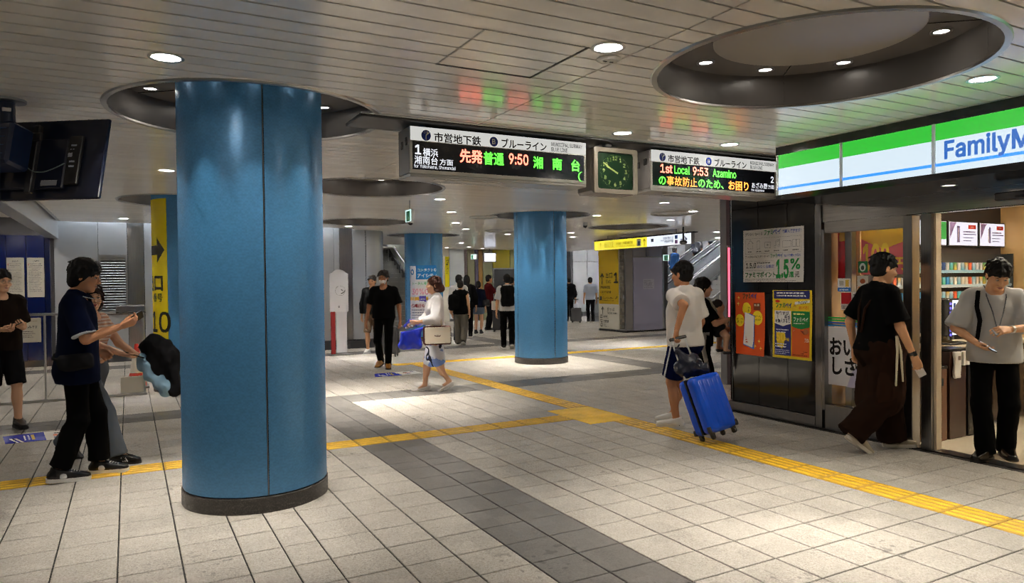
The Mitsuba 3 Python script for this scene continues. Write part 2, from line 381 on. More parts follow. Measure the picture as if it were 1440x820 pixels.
# steel-clad far wall on the left, from its recess to the stairs
w = wall("wall_far_left", cat(box(-6.0, 5.12, 16.95, 17.1, 0, 3.3), lathe([(.6, 0), (.6, 2.9)], 12, (5.12, 17.55, 0), -PI / 2, 0), box(5.62, 5.72, 17.5, 22.3, 0, 3.3)), "paint", (.12, .12, .13))
for a, b, cc in ((-1.30, -.53, 0), (-.53, 0.0, 1), (0.0, .31, 2), (.31, 1.2, 0), (1.2, 2.4, 0), (2.4, 3.55, 0), (3.55, 4.33, 0), (4.33, 4.47, 1), (4.47, 4.78, 2), (4.78, 5.11, 0)):
    z1 = 3.1
    put(w + "__panel", rbox(a + .004, b - .004, 16.91, 16.95, 0.22, z1, .004) if cc != 1 or b > 1 else cat(rbox(a + .004, b - .004, 16.91, 16.95, 2.23, z1, .004), rbox(a + .004, b - .004, 16.91, 16.95, .22, .98, .004)), ["wall_panel", "wall_panel", "steel"][cc])
put(w + "__panel", lathe([(.59, .22), (.59, 2.9)], 12, (5.12, 17.5, 0), -PI / 2, 0), "wall_panel", smooth=True)
put(w + "__panel", box(5.72, 5.75, 17.52, 22.2, .22, 2.9), "wall_panel")
labels[numbered("baseboard_far_left")] = {"kind": "structure"}
scene["baseboard_far_left"] = scene[put("tmp_base", cat(box(-1.3, 5.12, 16.88, 16.95, 0, .2), lathe([(.62, 0), (.62, .2)], 10, (5.12, 17.5, 0), -PI / 2, 0)), "paint", (.03, .03, .035))]; del scene["tmp_base"]
lv = thing("louvre_grille", "steel louvred ventilation grille in the far left wall behind the two people with phones", "ventilation grille")
put(lv + "__frame", cat(box(-.53, -.49, 16.86, 16.93, 1.0, 2.23), box(-.04, 0, 16.86, 16.93, 1.0, 2.23), box(-.49, -.04, 16.86, 16.93, 2.17, 2.23), box(-.49, -.04, 16.86, 16.93, 1.0, 1.05), box(-.49, -.04, 16.925, 16.945, 1.0, 2.2)), "metal", (.35, .35, .35))
for k in range(20):
    z = 1.08 + k * .054
    m = box(-.49, -.04, -.022, .022, -.004, .004); m.apply_transform(trimesh.transformations.rotation_matrix(-.7, (1, 0, 0))); m.apply_translation((0, 16.895, z)); put(lv + "__slat", m, "metal", (.42, .42, .42))
# slot above the far left wall with a hidden lamp
struct("wall_slot", cat(box(-1.2, 4.8, 16.5, 16.56, ZC, 3.3), box(-6, 5.2, 16.5, 17.0, 3.25, 3.3), box(-1.2, -1.14, 12, 16.5, ZC, 3.3)), "paint", (.5, .5, .5))
sl = thing("slot_lamp", "hidden white strip lamp washing the top of the far left steel wall", "strip lamp")
put(sl + "__tube", box(-1.1, 4.6, 16.62, 16.66, 3.16, 3.2), emit=(7.0, 7.6, 8.0), weight=2)
put(sl + "__holder", box(-1.1, 4.6, 16.56, 16.68, 3.2, 3.25), "paint", (.7, .7, .7))
# recess at the far left with the navy display wall and its steel beam
struct("wall_recess", box(-6.0, -1.36, 16.86, 16.95, 0, 3.2), "paint", (.10, .10, .11))
for k, (a, b) in enumerate(((-2.75, -2.42), (-2.41, -2.08), (-2.07, -1.755), (-1.745, -1.45))):
    for z0, z1 in ((0.13, 2.60),):
        put("wall_recess__panel", rbox(a, b, 16.80, 16.86, z0, z1, .004), "gloss", hexa("0e1c4a"))
put("wall_recess__panel", rbox(-1.44, -1.36, 16.78, 16.86, 0.0, 2.7, .004), "gloss", hexa("101a3a"))
put("wall_recess__panel", rbox(-4.0, -2.78, 16.80, 16.86, 0.13, 2.7, .004), "satin", hexa("cfd6de"))
put("wall_recess__kick", box(-4, -1.36, 16.78, 16.86, 0, .12), "paint", (.02, .02, .02))
bm = struct("beam_recess", rbox(-1.42, -1.22, 9.5, 16.9, 2.55, 3.0, .01), "wall_panel")
struct("ceiling_recess", box(-6, -1.4, 12.0, 16.9, 2.95, 3.0), "slat_paint")

# far walls seen between the columns
w = wall("wall_far_middle", cat(box(9.2, 15.5, 26.0, 26.15, 0, 3.1)), "paint", (.20, .20, .20))
for a, b, z0, z1, c, mt in ((9.3, 10.9, 0, 3.0, "d0ccc4", "satin"), (10.92, 11.22, 0, 3.0, "e4e0d4", "satin"), (11.24, 11.88, .1, 3.0, "dde6ee", "satin"), (11.90, 12.0, 0, 3.0, "a89aa0", "metal"), (12.02, 12.34, 0, 3.0, "6f6e58", "satin"), (12.36, 12.5, 0, 3.0, "4a4656", "satin"),
                            (12.52, 12.7, 0, 3.0, "7d5f33", "satin"), (12.72, 13.14, 0, 3.0, "7b7d62", "satin"), (13.18, 13.95, 2.12, 3.0, "c3b53a", "satin"), (14.4, 15.4, 0, 3.0, "a8a8a0", "satin"), (13.96, 14.38, 2.12, 3.0, "8b8a5c", "satin")):
    put(w + "__panel", rbox(a, b, 25.92, 26.0, z0, z1, .01), mt, hexa(c))
d = struct("door_1", box(13.18, 14.36, 25.94, 26.0, 0, 2.1), "satin", (.035, .037, .04))
put("door_1__frame", cat(box(13.14, 13.2, 25.9, 26.0, 0, 2.12), box(14.34, 14.4, 25.9, 26, 0, 2.12), box(13.14, 14.4, 25.9, 26, 2.08, 2.13)), "metal", (.4, .4, .4))
w = wall("wall_far_right", box(15.4, 27.5, 27.9, 28.0, 0, 7.5), "paint", (.2, .2, .2))
for k in range(8):
    a = 15.5 + k * 1.22
    for z0, z1 in ((.1, 2.45), (2.47, 5.0)):
        put(w + "__panel", rbox(a, a + 1.2, 27.84, 27.9, z0, z1, .006), "satin", hexa("cfd1d4"))
struct("trim_1", box(18.0, 18.12, 27.5, 27.84, 0, 3.4), "satin", (.05, .05, .055))
struct("wall_right", box(27.4, 27.5, -4, 28, 0, 7.5), "satin", (.5, .5, .52))
struct("ceiling_upper", cat(box(15.0, 27.5, 15.0, 28.0, 6.0, 6.1), box(4.8, 17.4, 26, 28, 2.9, 2.95), box(17.3, 17.36, 15.2, 28, ZC, 6.0), box(17.3, 27.5, 15.15, 15.21, ZC, 6.0)), "slat_paint")
struct("wall_store_side", box(6.5, 27.5, 6.2, 6.32, 0, 3.2), "satin", (.30, .30, .31))
# ------------------------------------------------------------------ lamps
DL = [(0.21, 4.43), (2.34, 3.18), (3.81, 4.98), (5.06, 4.96), (3.77, 6.66), (4.27, 10.19), (5.25, 11.99), (6.28, 14.13), (7.28, 15.77), (4.42, 15.9), (10.49, 16.0), (7.91, 9.22), (9.43, 10.17), (10.31, 11.82), (-0.05, 15.5), (8.2, 9.97 + 1.6),
      (0.4, 8.8), (5.2, 8.4), (11.6, 17.6), (9.2, 17.2), (12.4, 20.6), (9.8, 21.6), (11.2, 24.0), (14.0, 23.2), (15.6, 20.0), (14.2, 14.4), (-1.75, 13.4), (-1.75, 14.6), (-1.75, 15.8),
      (-2.2, 6.6), (-2.6, 10.4), (-2.2, 3.2), (0.4, 1.2), (2.3, -0.6), (4.6, 0.9), (4.9, 2.6), (-1.2, -0.6), (-3.0, 8.4), (-3.4, 12.2), (1.6, 14.2), (2.6, 16.0), (6.0, 20.4), (8.2, 20.6), (16.2, 16.4), (10.6, 24.7), (12.2, 24.9), (13.6, 24.8), (16.8, 22.6), (16.4, 25.5)]  # the far ones ending this list are added to brighten the back walls
for i, (x, y) in enumerate(DL):
    zc = 2.95 if x < -1.4 and y > 12 else ZC
    own = {0: "round ceiling downlight to the upper left of the large blue column", 1: "large round downlight in the ceiling between the hatch and the big cove at upper right", 2: "round downlight in the ceiling above the gap between the clock and the right departure board", 3: "round downlight in the ceiling just above the right departure board", 4: "round downlight in the ceiling behind the left departure board", 9: "round downlight above the steel wall right of the large blue column"}
    k = thing("downlight", own.get(i, "round recessed ceiling downlight with a glowing white diffuser"), "ceiling light", "downlights in the ceiling")
    put(k + "__trim", lathe([(.095, zc), (.095, zc - .006), (.078, zc - .006), (.074, zc + .003), (.074, zc + .012)], 28, (x, y, 0)), "metal", (.7, .7, .7), smooth=35)
    w = 1.5 if y < 9 else (1.0 if y < 13 else .5)
    m = lathe([(0, zc - .003), (.075, zc - .003)], 24, (x, y, 0)); m.invert()
    if m.face_normals[0][2] > 0: m.invert()
    put(k + "__diffuser", m, emit=np.array(DOWN_TINT) * DOWN * (1.0 if y < 8.5 else 1.9), weight=w)
for (cx, cy) in COL + FREE:
    near = (cx, cy) in (COL[0], FREE[0], FREE[1], COL[2])
    for q in range(9):
        a = math.radians(33 + 38.5 * q + (0 if (cx, cy) in COL else -8)); x, y = cx + .78 * math.cos(a), cy + .78 * math.sin(a)
        where = ["above the large blue column", "above the yellow wrapped column", "above the middle blue column", "above the column with the contact lens poster", "at the upper right over the shop front", "behind the left departure board", "in front of the poster column", "behind the lit guide sign"][(COL + FREE).index((cx, cy))]
        k = thing("cove_spotlight", "small recessed spotlight in the round cove " + where, "spotlight", "spotlights in the cove " + where)
        put(k + "__trim", lathe([(.062, COVE_TOP), (.062, COVE_TOP - .008), (.045, COVE_TOP - .008), (.042, COVE_TOP + .0)], 24, (x, y, 0)), "metal", (.6, .6, .6), smooth=35)
        m = lathe([(0, COVE_TOP - .004), (.043, COVE_TOP - .004)], 20, (x, y, 0))
        if m.face_normals[0][2] > 0: m.invert()
        put(k + "__lens", m, emit=np.array(SPOT_TINT) * 6.0, weight=.04)
        scene[k + "_beam"] = {"type": "spot", "to_world": T().look_at(origin=[x, y, COVE_TOP - .02], target=[x + .12 * math.cos(a), y + .12 * math.sin(a), 0], up=[1, 0, 0]),
                              "intensity": rgb(np.array(SPOT_TINT) * SPOT * (1.0 if (cx, cy) in (COL[0], FREE[0]) else 2.2)), "cutoff_angle": 26.0, "beam_width": 13.0, "sampling_weight": 1.0 if near else .3}
# upper hall over the escalators, with a lamp added to light it
ul = thing("hall_lamp", "long white lamp added high above the escalators", "strip lamp")
put(ul + "__diffuser", box(18, 26, 21.0, 21.3, 5.9, 5.94), emit=(90, 92, 96), weight=1.0)
put(ul + "__housing", box(17.9, 26.1, 20.95, 21.35, 5.94, 5.995), "paint", (.6, .6, .6))

# ------------------------------------------------------------------ columns
CAM_ANG = {}
names = ["large blue round column standing in the left foreground", "blue round column wrapped in a yellow exit sign, behind the large one", "blue round column in the middle of the hall beyond the departure boards", "distant blue round column with a white and blue contact lens poster"]
for (x, y), lab in zip(COL, names):
    k = thing("column", lab, "column", kind="thing")
    put(k + "__base_ring", cat(lathe([(.505, 0.0), (.524, 0.0), (.524, .105), (.519, .112), (.50, .112)], 96, (x, y, 0))), "granite", smooth=35)
    put(k + "__gap_ring", lathe([(.498, .10), (.498, 3.1)], 48, (x, y, 0)), "paint", (.01, .01, .012), smooth=True)
    for q in range(4):
        g = .006 / .515
        put(k + "__panel", lathe([(.500, .118), (.513, .118), (.516, .122), (.516, 3.095), (.500, 3.095)], 36, (x, y, 0), q * PI / 2 + g, (q + 1) * PI / 2 - g), "column_blue", smooth=35)
    for q in range(4):
        a = q * PI / 2
        put(k + "__seam_strip", rod((x + .509 * math.cos(a), y + .509 * math.sin(a), .118), (x + .509 * math.cos(a), y + .509 * math.sin(a), 3.09), .005, 6), "metal", (.25, .25, .27))
def bend_on(cx, cy, r, a_mid):
    """Maps a flat print onto a column: its x runs around the column (reading rightwards), its y upwards."""
    def f(v):
        a = a_mid + v[:, 0] / r
        rr = r + v[:, 2]
        return np.c_[cx + rr * np.cos(a), cy + rr * np.sin(a), v[:, 1]]
    return f
def fine(pr, n=.04):
    """Cuts wide polygons into narrow strips so that they bend smoothly."""
    out = Print()
    for g, c, l in pr.items:
        x0, y0, x1, y1 = g.bounds
        if x1 - x0 < n * 1.3: out.items.append((g, c, l)); continue
        k = int(math.ceil((x1 - x0) / n))
        for i in range(k):
            s = g.intersection(sbox(x0 + (x1 - x0) * i / k, y0 - 1, x0 + (x1 - x0) * (i + 1) / k, y1 + 1))
            s = union_all([q for q in getattr(s, "geoms", [s]) if q.geom_type in ("Polygon", "MultiPolygon")])
            if not s.is_empty: out.items.append((s, c, l))
    return out
# yellow exit wrap on the second column, facing left
pr = Print().rect(-.44, .13, .46, 2.87, "e8cf1c", 0)
pr.poly([(-.1, 2.18), (.26, 2.18), (.26, 2.30), (.42, 2.11), (.26, 1.92), (.26, 2.04), (-.1, 2.04)], "17150f", 1)
pr.text("出口", -.12, 1.53, .26, "17150f", 1, bold=2).text("番号", .11, 1.36, .13, "17150f", 1).text("10", -.0, .90, .40, "17150f", 1, kind="inter", bold=1).text("市営地下鉄", -.3, .62, .15, "17150f", 1)
pr.lines(-.3, .5, .36, 3, .07, .035, "17150f", 1)
sg = thing("column_sign", "yellow exit 10 sign wrapped around the column behind the man in the navy polo", "sign")
m, c = fine(pr).mesh(step=.0006, bend=bend_on(0.84, 11.97, .5185, PI))
put(sg, m, "satin", c, number=False)
# contact lens poster on the far column, facing the camera
pr = Print().rect(-.36, 0.55, .42, 2.02, "e4e2e6", 0)
pr.rect(-.36, .55, -.20, 2.02, "d5d6e2", 1).oval(-.28, 1.86, .055, .075, "2867a8", 2).oval(-.28, 1.86, .03, .045, "e4e2e6", 3)
pr.rect(-.17, 1.66, .42, 2.04, "1f78be", 1).text("コンタクトの", -.14, 1.88, .092, "ffffff", 2, bold=2).text("アイシティ", -.14, 1.72, .115, "ffffff", 2, bold=2)
pr.text("トータル専門", -.30, 1.52, .085, "49a060", 2).text("30%OFF", -.30, 1.26, .2, "e0809a", 2, kind="inter", w=.66)
pr.rect(-.36, 1.10, .42, 1.19, "d9ac3c", 1).rect(-.08, 1.06, .1, 1.22, "5a4ab0", 2).lines(-.07, 1.12, .09, 2, .06, .04, "ffffff", 3)
pr.text("日曜日も", -.32, .92, .10, "7b2030", 2, bold=2).lines(-.32, .83, .38, 4, .07, .035, "7a7a90", 2)
ps = thing("column_poster", "white contact lens poster with a blue heading on the farthest blue column", "poster")
m, c = fine(pr).mesh(step=.0006, bend=bend_on(7.15, 18.27, .5185, math.radians(243)))
put(ps, m, "paint", c, number=False)
# ------------------------------------------------------------------ beam with departure boards and clock
YB = 5.27
bmk = thing("sign_beam", "long dark steel ceiling beam from which the departure boards and the clock hang", "beam", kind="thing")
put(bmk + "__rail", rbox(1.55, 6.5, 5.20, 5.62, 2.845, ZC - .001, .006), "satin", (.03, .03, .032))
put(bmk + "__edge_strip", rbox(1.55, 6.5, 5.185, 5.20, 2.862, ZC - .001, .003), "metal", (.6, .6, .6))
FB = lambda x, z: frame((x, YB - .002, z), (1, 0, 0), (0, 0, 1))
WHITE, NAVY, INK = "d9d9d4", "1d2f7d", "101014"
def subway_logo(pr, x, y, r, layer=2):
    pr.oval(x, y, r, r * 1.06, NAVY, layer)
    t = r * .17
    for s in (-1, 1):
        pr.poly([(x - t / 2 * 1.2, y - r), (x + t / 2 * 1.2, y - r), (x + t / 2 * 1.2, y - .05 * r), (x + s * .78 * r + t * .4, y + .62 * r), (x + s * .78 * r - t * .7, y + .72 * r), (x - t / 2 * 1.2, y + .12 * r)], WHITE, layer + 1)
        pr.poly([(x + s * .16 * r, y + .32 * r), (x + s * .30 * r, y + .45 * r), (x + s * .30 * r, y + r), (x + s * .16 * r, y + r)], WHITE, layer + 1)
def board(x0, x1, z0, z1, label, header, static, led):
    k = thing("departure_board", label, "departure board")
    put(k + "__housing", cat(rbox(x0, x1, YB + .012, YB + .27, z0, z1, .008), box(x0 + .2, x0 + .26, YB + .1, YB + .16, z1, 2.846), box(x1 - .26, x1 - .2, YB + .1, YB + .16, z1, 2.846)), "satin", (.20, .19, .18))
    put(k + "__front_frame", rbox(x0, x1, YB, YB + .012, z0, z1, .003), "satin", hexa("b5b3ad"))
    put(k + "__screen", box(x0 + .02, x1 - .025, YB - .001, YB + .004, z0 + .03, z1 - .118), "gloss", (.012, .014, .02))
    put(k + "__underside", rbox(x0, x1, YB + .0, YB + .27, z0 - .028, z0, .006), "satin", (.34, .33, .31))
    put(k + "__cover_plate", cat(rbox(x0 + .25, x0 + .33, YB + .06, YB + .14, z0 - .034, z0 - .028, .003), rbox(x0 + .36, x0 + .85, YB + .07, YB + .12, z0 - .032, z0 - .028, .002)), "satin", (.55, .53, .50))
    put(k + "__latch", box(x0 - .004, x0, YB + .06, YB + .10, z1 - .14, z1 - .08), "satin", (.02, .02, .02)); put(k + "__latch", box(x0 - .004, x0, YB + .16, YB + .20, z1 - .16, z1 - .10), "satin", (.02, .02, .02))
    h = put(k + "__header_panel", box(x0 + .004, x1 - .004, YB - .002, YB + .004, z1 - .112, z1 - .003), emit=np.array(hexa("d9d9d4")) * .3, weight=.1)
    put_print(h + "__lettering", header, FB(0, 0) @ np.array([[1, 0, 0, 0], [0, 1, 0, 0], [0, 0, 1, .001], [0, 0, 0, 1.0]]))
    m, _ = static.mesh(); m.apply_transform(FB(0, 0) @ np.array([[1, 0, 0, 0], [0, 1, 0, 0], [0, 0, 1, .001], [0, 0, 0, 1.0]]))
    put(k + "__lettering", m, emit=(.30, .31, .33), weight=.03)
    for nm, c, pr in led:
        m, _ = pr.mesh(); m.apply_transform(FB(0, 0) @ np.array([[1, 0, 0, 0], [0, 1, 0, 0], [0, 0, 1, .003], [0, 0, 0, 1.0]]))
        kk = put(k + "__display_text", m, emit=c, weight=.5); labels[kk] = {"label": nm}
    return k
GREEN, AMBER, ROSE = (.07, .75, .035), (1.1, .26, .03), (1.5, .22, .14)
H, S = Print(), Print()
subway_logo(H, 2.095, 2.758, .040)
H.text("市営地下鉄", 2.16, 2.722, .078, INK, 2, w=.415, bold=1)
H.oval(2.696, 2.758, .038, .04, NAVY, 2).text("B", 2.696, 2.739, .055, WHITE, 3, kind="inter", bold=2, anchor="c")
H.text("ブルーライン", 2.76, 2.722, .082, INK, 2, w=.44, bold=1)
H.text("MUNICIPAL SUBWAY", 3.255, 2.768, .044, INK, 2, kind="inter", w=.325, bold=1).text("BLUE LINE", 3.255, 2.724, .044, INK, 2, kind="inter", w=.168, bold=1)
S.text("1", 1.992, 2.605, .098, "ffffff", kind="inter", bold=2).text("横浜", 2.065, 2.60, .066, "ffffff").text("湘南台", 1.992, 2.535, .068, "ffffff").text("方面", 2.205, 2.537, .052, "ffffff", w=.118).text("for Yokohama, Shonandai", 1.99, 2.498, .036, "ffffff", kind="inter", w=.355)
A = Print().text("先発", 2.382, 2.578, .112, "ffffff", w=.205, bold=2).text("9:50", 2.83, 2.585, .115, "ffffff", kind="inter", w=.19, bold=2)
G = Print().text("普通", 2.595, 2.575, .11, "ffffff", w=.192, bold=2).text("湘", 3.07, 2.574, .105, "ffffff", bold=2).text("南", 3.262, 2.574, .105, "ffffff", bold=2).text("台", 3.452, 2.574, .105, "ffffff", bold=2)
G.add(Point(3.575, 2.518).buffer(.045, 12).difference(Point(3.592, 2.518).buffer(.046, 12)), "ffffff", 3)
board(1.96, 3.625, 2.455, 2.825, "long departure board above the hall showing 9:50 in red, left of the clock", H, S, [("red lit characters", ROSE, A), ("green lit characters", GREEN, G)])
H, S = Print(), Print()
subway_logo(H, 4.50, 2.762, .038)
H.text("市営地下鉄", 4.565, 2.726, .076, INK, 2, w=.40, bold=1)
H.oval(5.09, 2.762, .037, .039, NAVY, 2).text("B", 5.09, 2.743, .053, WHITE, 3, kind="inter", bold=2, anchor="c")
H.text("ブルーライン", 5.16, 2.726, .08, INK, 2, w=.44, bold=1)
H.text("MUNICIPAL SUBWAY", 5.66, 2.772, .044, INK, 2, kind="inter", w=.35, bold=1).text("BLUE LINE", 5.66, 2.728, .044, INK, 2, kind="inter", w=.175, bold=1)
S.text("2", 5.955, 2.60, .085, "ffffff", kind="inter", bold=2).text("あざみ野", 5.675, 2.535, .062, "ffffff", w=.23).text("方面", 5.915, 2.537, .046, "ffffff", w=.092).text("for Azamino", 5.675, 2.498, .034, "ffffff", kind="inter", w=.19)
A = Print().text("1st", 4.462, 2.615, .105, "ffffff", w=.15, kind="inter", bold=2).text("9:53", 4.87, 2.615, .105, "ffffff", kind="inter", w=.205, bold=2)
O = Print().text("事故防止", 4.545, 2.505, .095, "ffffff", w=.385, bold=1).text("お困り", 5.345, 2.505, .098, "ffffff", w=.28, bold=2)
G = Print().text("Local", 4.635, 2.615, .10, "ffffff", kind="inter", w=.2, bold=2).text("Azamino", 5.14, 2.615, .10, "ffffff", kind="inter", w=.32, bold=2).text("の", 4.445, 2.505, .098, "ffffff", bold=2).text("のため、", 4.94, 2.505, .096, "ffffff", w=.34, bold=2)
board(4.36, 6.045, 2.46, 2.828, "departure board to the right of the clock showing 1st Local 9:53 Azamino", H, S, [("red lit characters", ROSE, A), ("amber lit characters", AMBER, O), ("green lit characters", GREEN, G)])
# clock
k = thing("clock", "square station clock with a dark green dial and pale numerals between the departure boards", "clock")
cx0, cx1, cz0, cz1 = 3.70, 4.19, 2.385, 2.80
put(k + "__housing", cat(rbox(cx0, cx1, YB + .012, YB + .27, cz0, cz1, .02), box(3.85, 3.9, YB + .1, YB + .16, cz1 - .01, 2.846), box(4.0, 4.05, YB + .1, YB + .16, cz1 - .01, 2.846)), "satin", (.22, .20, .18))
bez = sbox(cx0 + .02, cz0 + .02, cx1 - .02, cz1 - .02).buffer(.02); hole = sbox(cx0 + .07, cz0 + .07, cx1 - .07, cz1 - .07).buffer(.03)
m = extrude(bez.difference(hole), .014); m.apply_transform(FB(0, 0)); put(k + "__bezel", m, "satin", hexa("8d8578"))
m = extrude(hole, .004); m.apply_transform(frame((0, YB + .010, 0), (1, 0, 0), (0, 0, 1))); put(k + "__dial", m, "satin", hexa("0a2410"))
pr = Print(); ccx, ccz = (cx0 + cx1) / 2, (cz0 + cz1) / 2 - .003
for n in range(1, 13):
    a = math.radians(90 - 30 * n); pr.text(str(n), ccx + .125 * math.cos(a), ccz + .120 * math.sin(a) - .015, .046, "c3d884", 2, kind="inter", anchor="c")
for n in range(60):
    a = math.radians(6 * n); r = .004 if n % 5 else .0
    if r: pr.oval(ccx + .158 * math.cos(a), ccz + .150 * math.sin(a), .0022, .0022, "c3d884", 2)
put_print(k + "__numerals", pr, frame((0, YB + .006, 0), (1, 0, 0), (0, 0, 1)))
for nm, ang, L, wd in (("minute_hand", 90 - 50 * 6, .145, .006), ("hour_hand", 90 - 9.83 * 30, .10, .008)):
    a = math.radians(ang); d = np.array([math.cos(a), math.sin(a)]); n_ = np.array([-d[1], d[0]]); c0 = np.array([ccx, ccz])
    g = Polygon([c0 - d * .035 + n_ * wd, c0 + d * L + n_ * wd * .45, c0 + d * L - n_ * wd * .45, c0 - d * .035 - n_ * wd])
    m = extrude(g, .002); m.apply_transform(frame((0, YB + .001 + (.001 if nm[0] == "m" else .004), 0), (1, 0, 0), (0, 0, 1))); put(k + "__" + nm, m, "satin", hexa("cdd98a"))
put(k + "__camera", cat(rbox(3.83, 3.90, YB - .02, YB + .05, 2.80, 2.835, .008)), "satin", (.03, .03, .03))

# ------------------------------------------------------------------ hanging monitor seen from behind, top left
k = thing("monitor", "large black monitor hung from the ceiling, seen from behind with its connector panel", "monitor")
c = np.array([-0.64, 6.06, 2.49]); u = np.array([0.82, -0.57, 0]); u /= np.linalg.norm(u); tilt = math.radians(13)
nb = np.cross(u, (0, 0, 1.0)); v = np.array([0, 0, 1.0]) * math.cos(tilt) - nb * math.sin(tilt)
v /= np.linalg.norm(v); F = frame(c, u, v)
def loc(m): return move(m, F)
hw, hh = .62, .295
put(k + "__back_shell", loc(rbox(-hw, hw, -hh, hh, -.03, .0, .008)), "gloss", (.008, .011, .026))
put(k + "__screen", loc(box(-hw + .015, hw - .015, -hh + .015, hh - .015, -.033, -.03)), "gloss", (.02, .02, .025))
put(k + "__electronics_cover", loc(rbox(-.40, .36, -.23, .14, 0, .035, .012)), "gloss", (.010, .013, .028))
put(k + "__connector_panel", loc(rbox(.36, .46, -.2, .16, 0, .03, .006)), "satin", (.012, .012, .014))
cp = k + "__connector_panel"
put(cp + "__port", loc(cat([box(.385, .425, y, y + .012, .03, .032) for y in (.08, -.04, -.075)] + [box(.37, .40, .0, .03, .03, .032)] + [box(.38 + .02 * i, .39 + .02 * i, .055, .06, .03, .032) for i in range(2)])), "satin", (.35, .38, .45))
put(k + "__mount_bracket", loc(cat(rbox(-.16, -.11, -.27, .23, .035, .075, .006), rbox(.11, .16, -.27, .23, .035, .075, .006), rbox(-.2, .2, .1, .16, .075, .1, .006))), "satin", (.02, .02, .024))
put(k + "__mount_box", loc(rbox(-.10, .16, -.14, .16, .1, .30, .02)), "satin", hexa("16233c"))
put(k + "__mount_box__rib", loc(cat([box(-.08, .12, y, y + .006, .3, .304) for y in (-.08, -.02, .04, .10)])), "satin", hexa("26406a"))
put(k + "__rating_plate", loc(box(.2, .32, -.21, -.17, .036, .038)), "satin", (.30, .32, .36))
P0 = (F @ np.array([.03, .15, .2, 1]))[:3]
put(k + "__pole", cat(rod(P0 - [0, 0, .1], (P0[0], P0[1], ZC - .14), .036, 20), rod((P0[0], P0[1], ZC - .16), (P0[0], P0[1], ZC - .02), .05, 24)), "satin", hexa("1b2a45"), smooth=35)
put(k + "__ceiling_plate", cyl(P0[0], P0[1], ZC - .018, ZC - .0005, .115, 32), "metal", (.4, .42, .46), smooth=35)
put(k + "__pole_label", rbox(P0[0] - .02, P0[0] + .03, P0[1] - .056, P0[1] - .048, ZC - .09, ZC - .065, .002), "paint", (.75, .75, .78))
t = np.linspace(0, 1, 18)
cab = np.c_[-.0 + .36 * t, .08 - .13 * t - .14 * np.sin(PI * t) , .09 + .03 * np.sin(PI * t) - .05 * t]
put(k + "__cable", loc(tube(cab, .004, 6)), "satin", hexa("5c6a68"), smooth=True)

# ------------------------------------------------------------------ guide sign, exit sign, cameras, ceiling fittings
k = thing("guide_sign", "long lit yellow and white guide sign hanging in front of the grey pillar box", "sign")
XG, ya, yb, yw, z0, z1 = 12.3, 17.5, 13.35, 15.05, 2.47, 2.735
put(k + "__housing", rbox(XG + .004, XG + .12, yb, ya, z0 - .005, z1 + .02, .006), "satin", (.35, .34, .33))
put(k + "__top_rail", box(XG - .02, XG + .13, yb - .1, ya, z1 + .005, z1 + .035), "satin", (.01, .01, .01))
put(k + "__yellow_panel", box(XG, XG + .004, yw, ya, z0, z1), emit=np.array(hexa("ffe92e")) * .36, weight=.3)
put(k + "__white_panel", box(XG, XG + .004, yb, yw, z0, z1), emit=np.array(hexa("e8f1ff")) * .38, weight=.3)
FG = frame((XG - .001, ya, z0), (0, -1, 0), (0, 0, 1))
INKY = "5a5318"
pr = Print()
def arrow_up(pr, x, y, h, c, l=2):
    pr.rect(x - h * .05, y, x + h * .05, y + h * .9, c, l).poly([(x, y + h), (x - h * .28, y + h * .66), (x - h * .2, y + h * .58), (x, y + h * .84), (x + h * .2, y + h * .58), (x + h * .28, y + h * .66)], c, l)
arrow_up(pr, .32, .04, .18, INKY)
pr.text("出口", .5, .08, .16, INKY, 2, w=.30).text("1", .84, .06, .22, INKY, 2, kind="inter").text("新幹線・JR横浜線方面", 1.08, .12, .09, INKY, 2, w=.75).text("for Shinkansen, JR Yokohama Line", 1.08, .05, .06, INKY, 2, kind="inter", w=.98)
pr.rect(2.02, .03, 2.2, .23, "eef2f4", 2).rect(2.06, .05, 2.16, .17, "44577a", 3); arrow_up(pr, 2.34, .03, .2, INKY)
pr.text("市営地下鉄のりば", 3.10, .16, .075, "54607a", 2, w=.4).text("Municipal Subway", 3.0, .115, .05, "54607a", 2, kind="inter", w=.5).text("市営地下鉄", 3.15, .07, .06, "54607a", 2, w=.35).rect(3.56, .15, 3.66, .24, "4a6fc0", 2).rect(3.56, .03, 3.66, .12, "a070b0", 2).rect(2.62, .12, 2.72, .2, "54607a", 2)
pr.rect(3.76, .115, 4.0, .135, "3a4258", 2).poly([(4.02, .125), (3.9, .21), (3.88, .195), (3.97, .125), (3.88, .055), (3.9, .04)], "3a4258", 2)
put_print(k + "__lettering", pr, FG)
put(k + "__hanger", cat(rod((XG + .06, yb + .6, z1), (XG + .06, yb + .6, ZC), .012), rod((XG + .06, ya - .6, z1), (XG + .06, ya - .6, ZC), .012)), "metal", (.3, .3, .3))
def exit_sign(x, y, z, label, L=.28):
    k = thing("exit_sign", label, "exit sign")
    put(k + "__housing", rbox(x, x + .05, y, y + L, z, z + .2, .005), "satin", (.7, .72, .72))
    put(k + "__face", box(x - .003, x, y + .008, y + L - .008, z + .008, z + .192), emit=(.22, .34, .31), weight=.05)
    g = Print().rect(.02, .015, .18, .17, "1a9a6a", 1).oval(.10, .135, .016, .016, "e8fff4", 2).poly([(.08, .12), (.11, .12), (.13, .08), (.16, .04), (.14, .03), (.11, .065), (.08, .03), (.05, .03), (.09, .075)], "e8fff4", 2)
    put_print(k + "__pictogram", g, frame((x - .004, y + L - .04, z), (0, -1, 0), (0, 0, 1)))
    put(k + "__hanger", rod((x + .025, y + L / 2, z + .2), (x + .025, y + L / 2, ZC), .01), "metal", (.4, .4, .4))
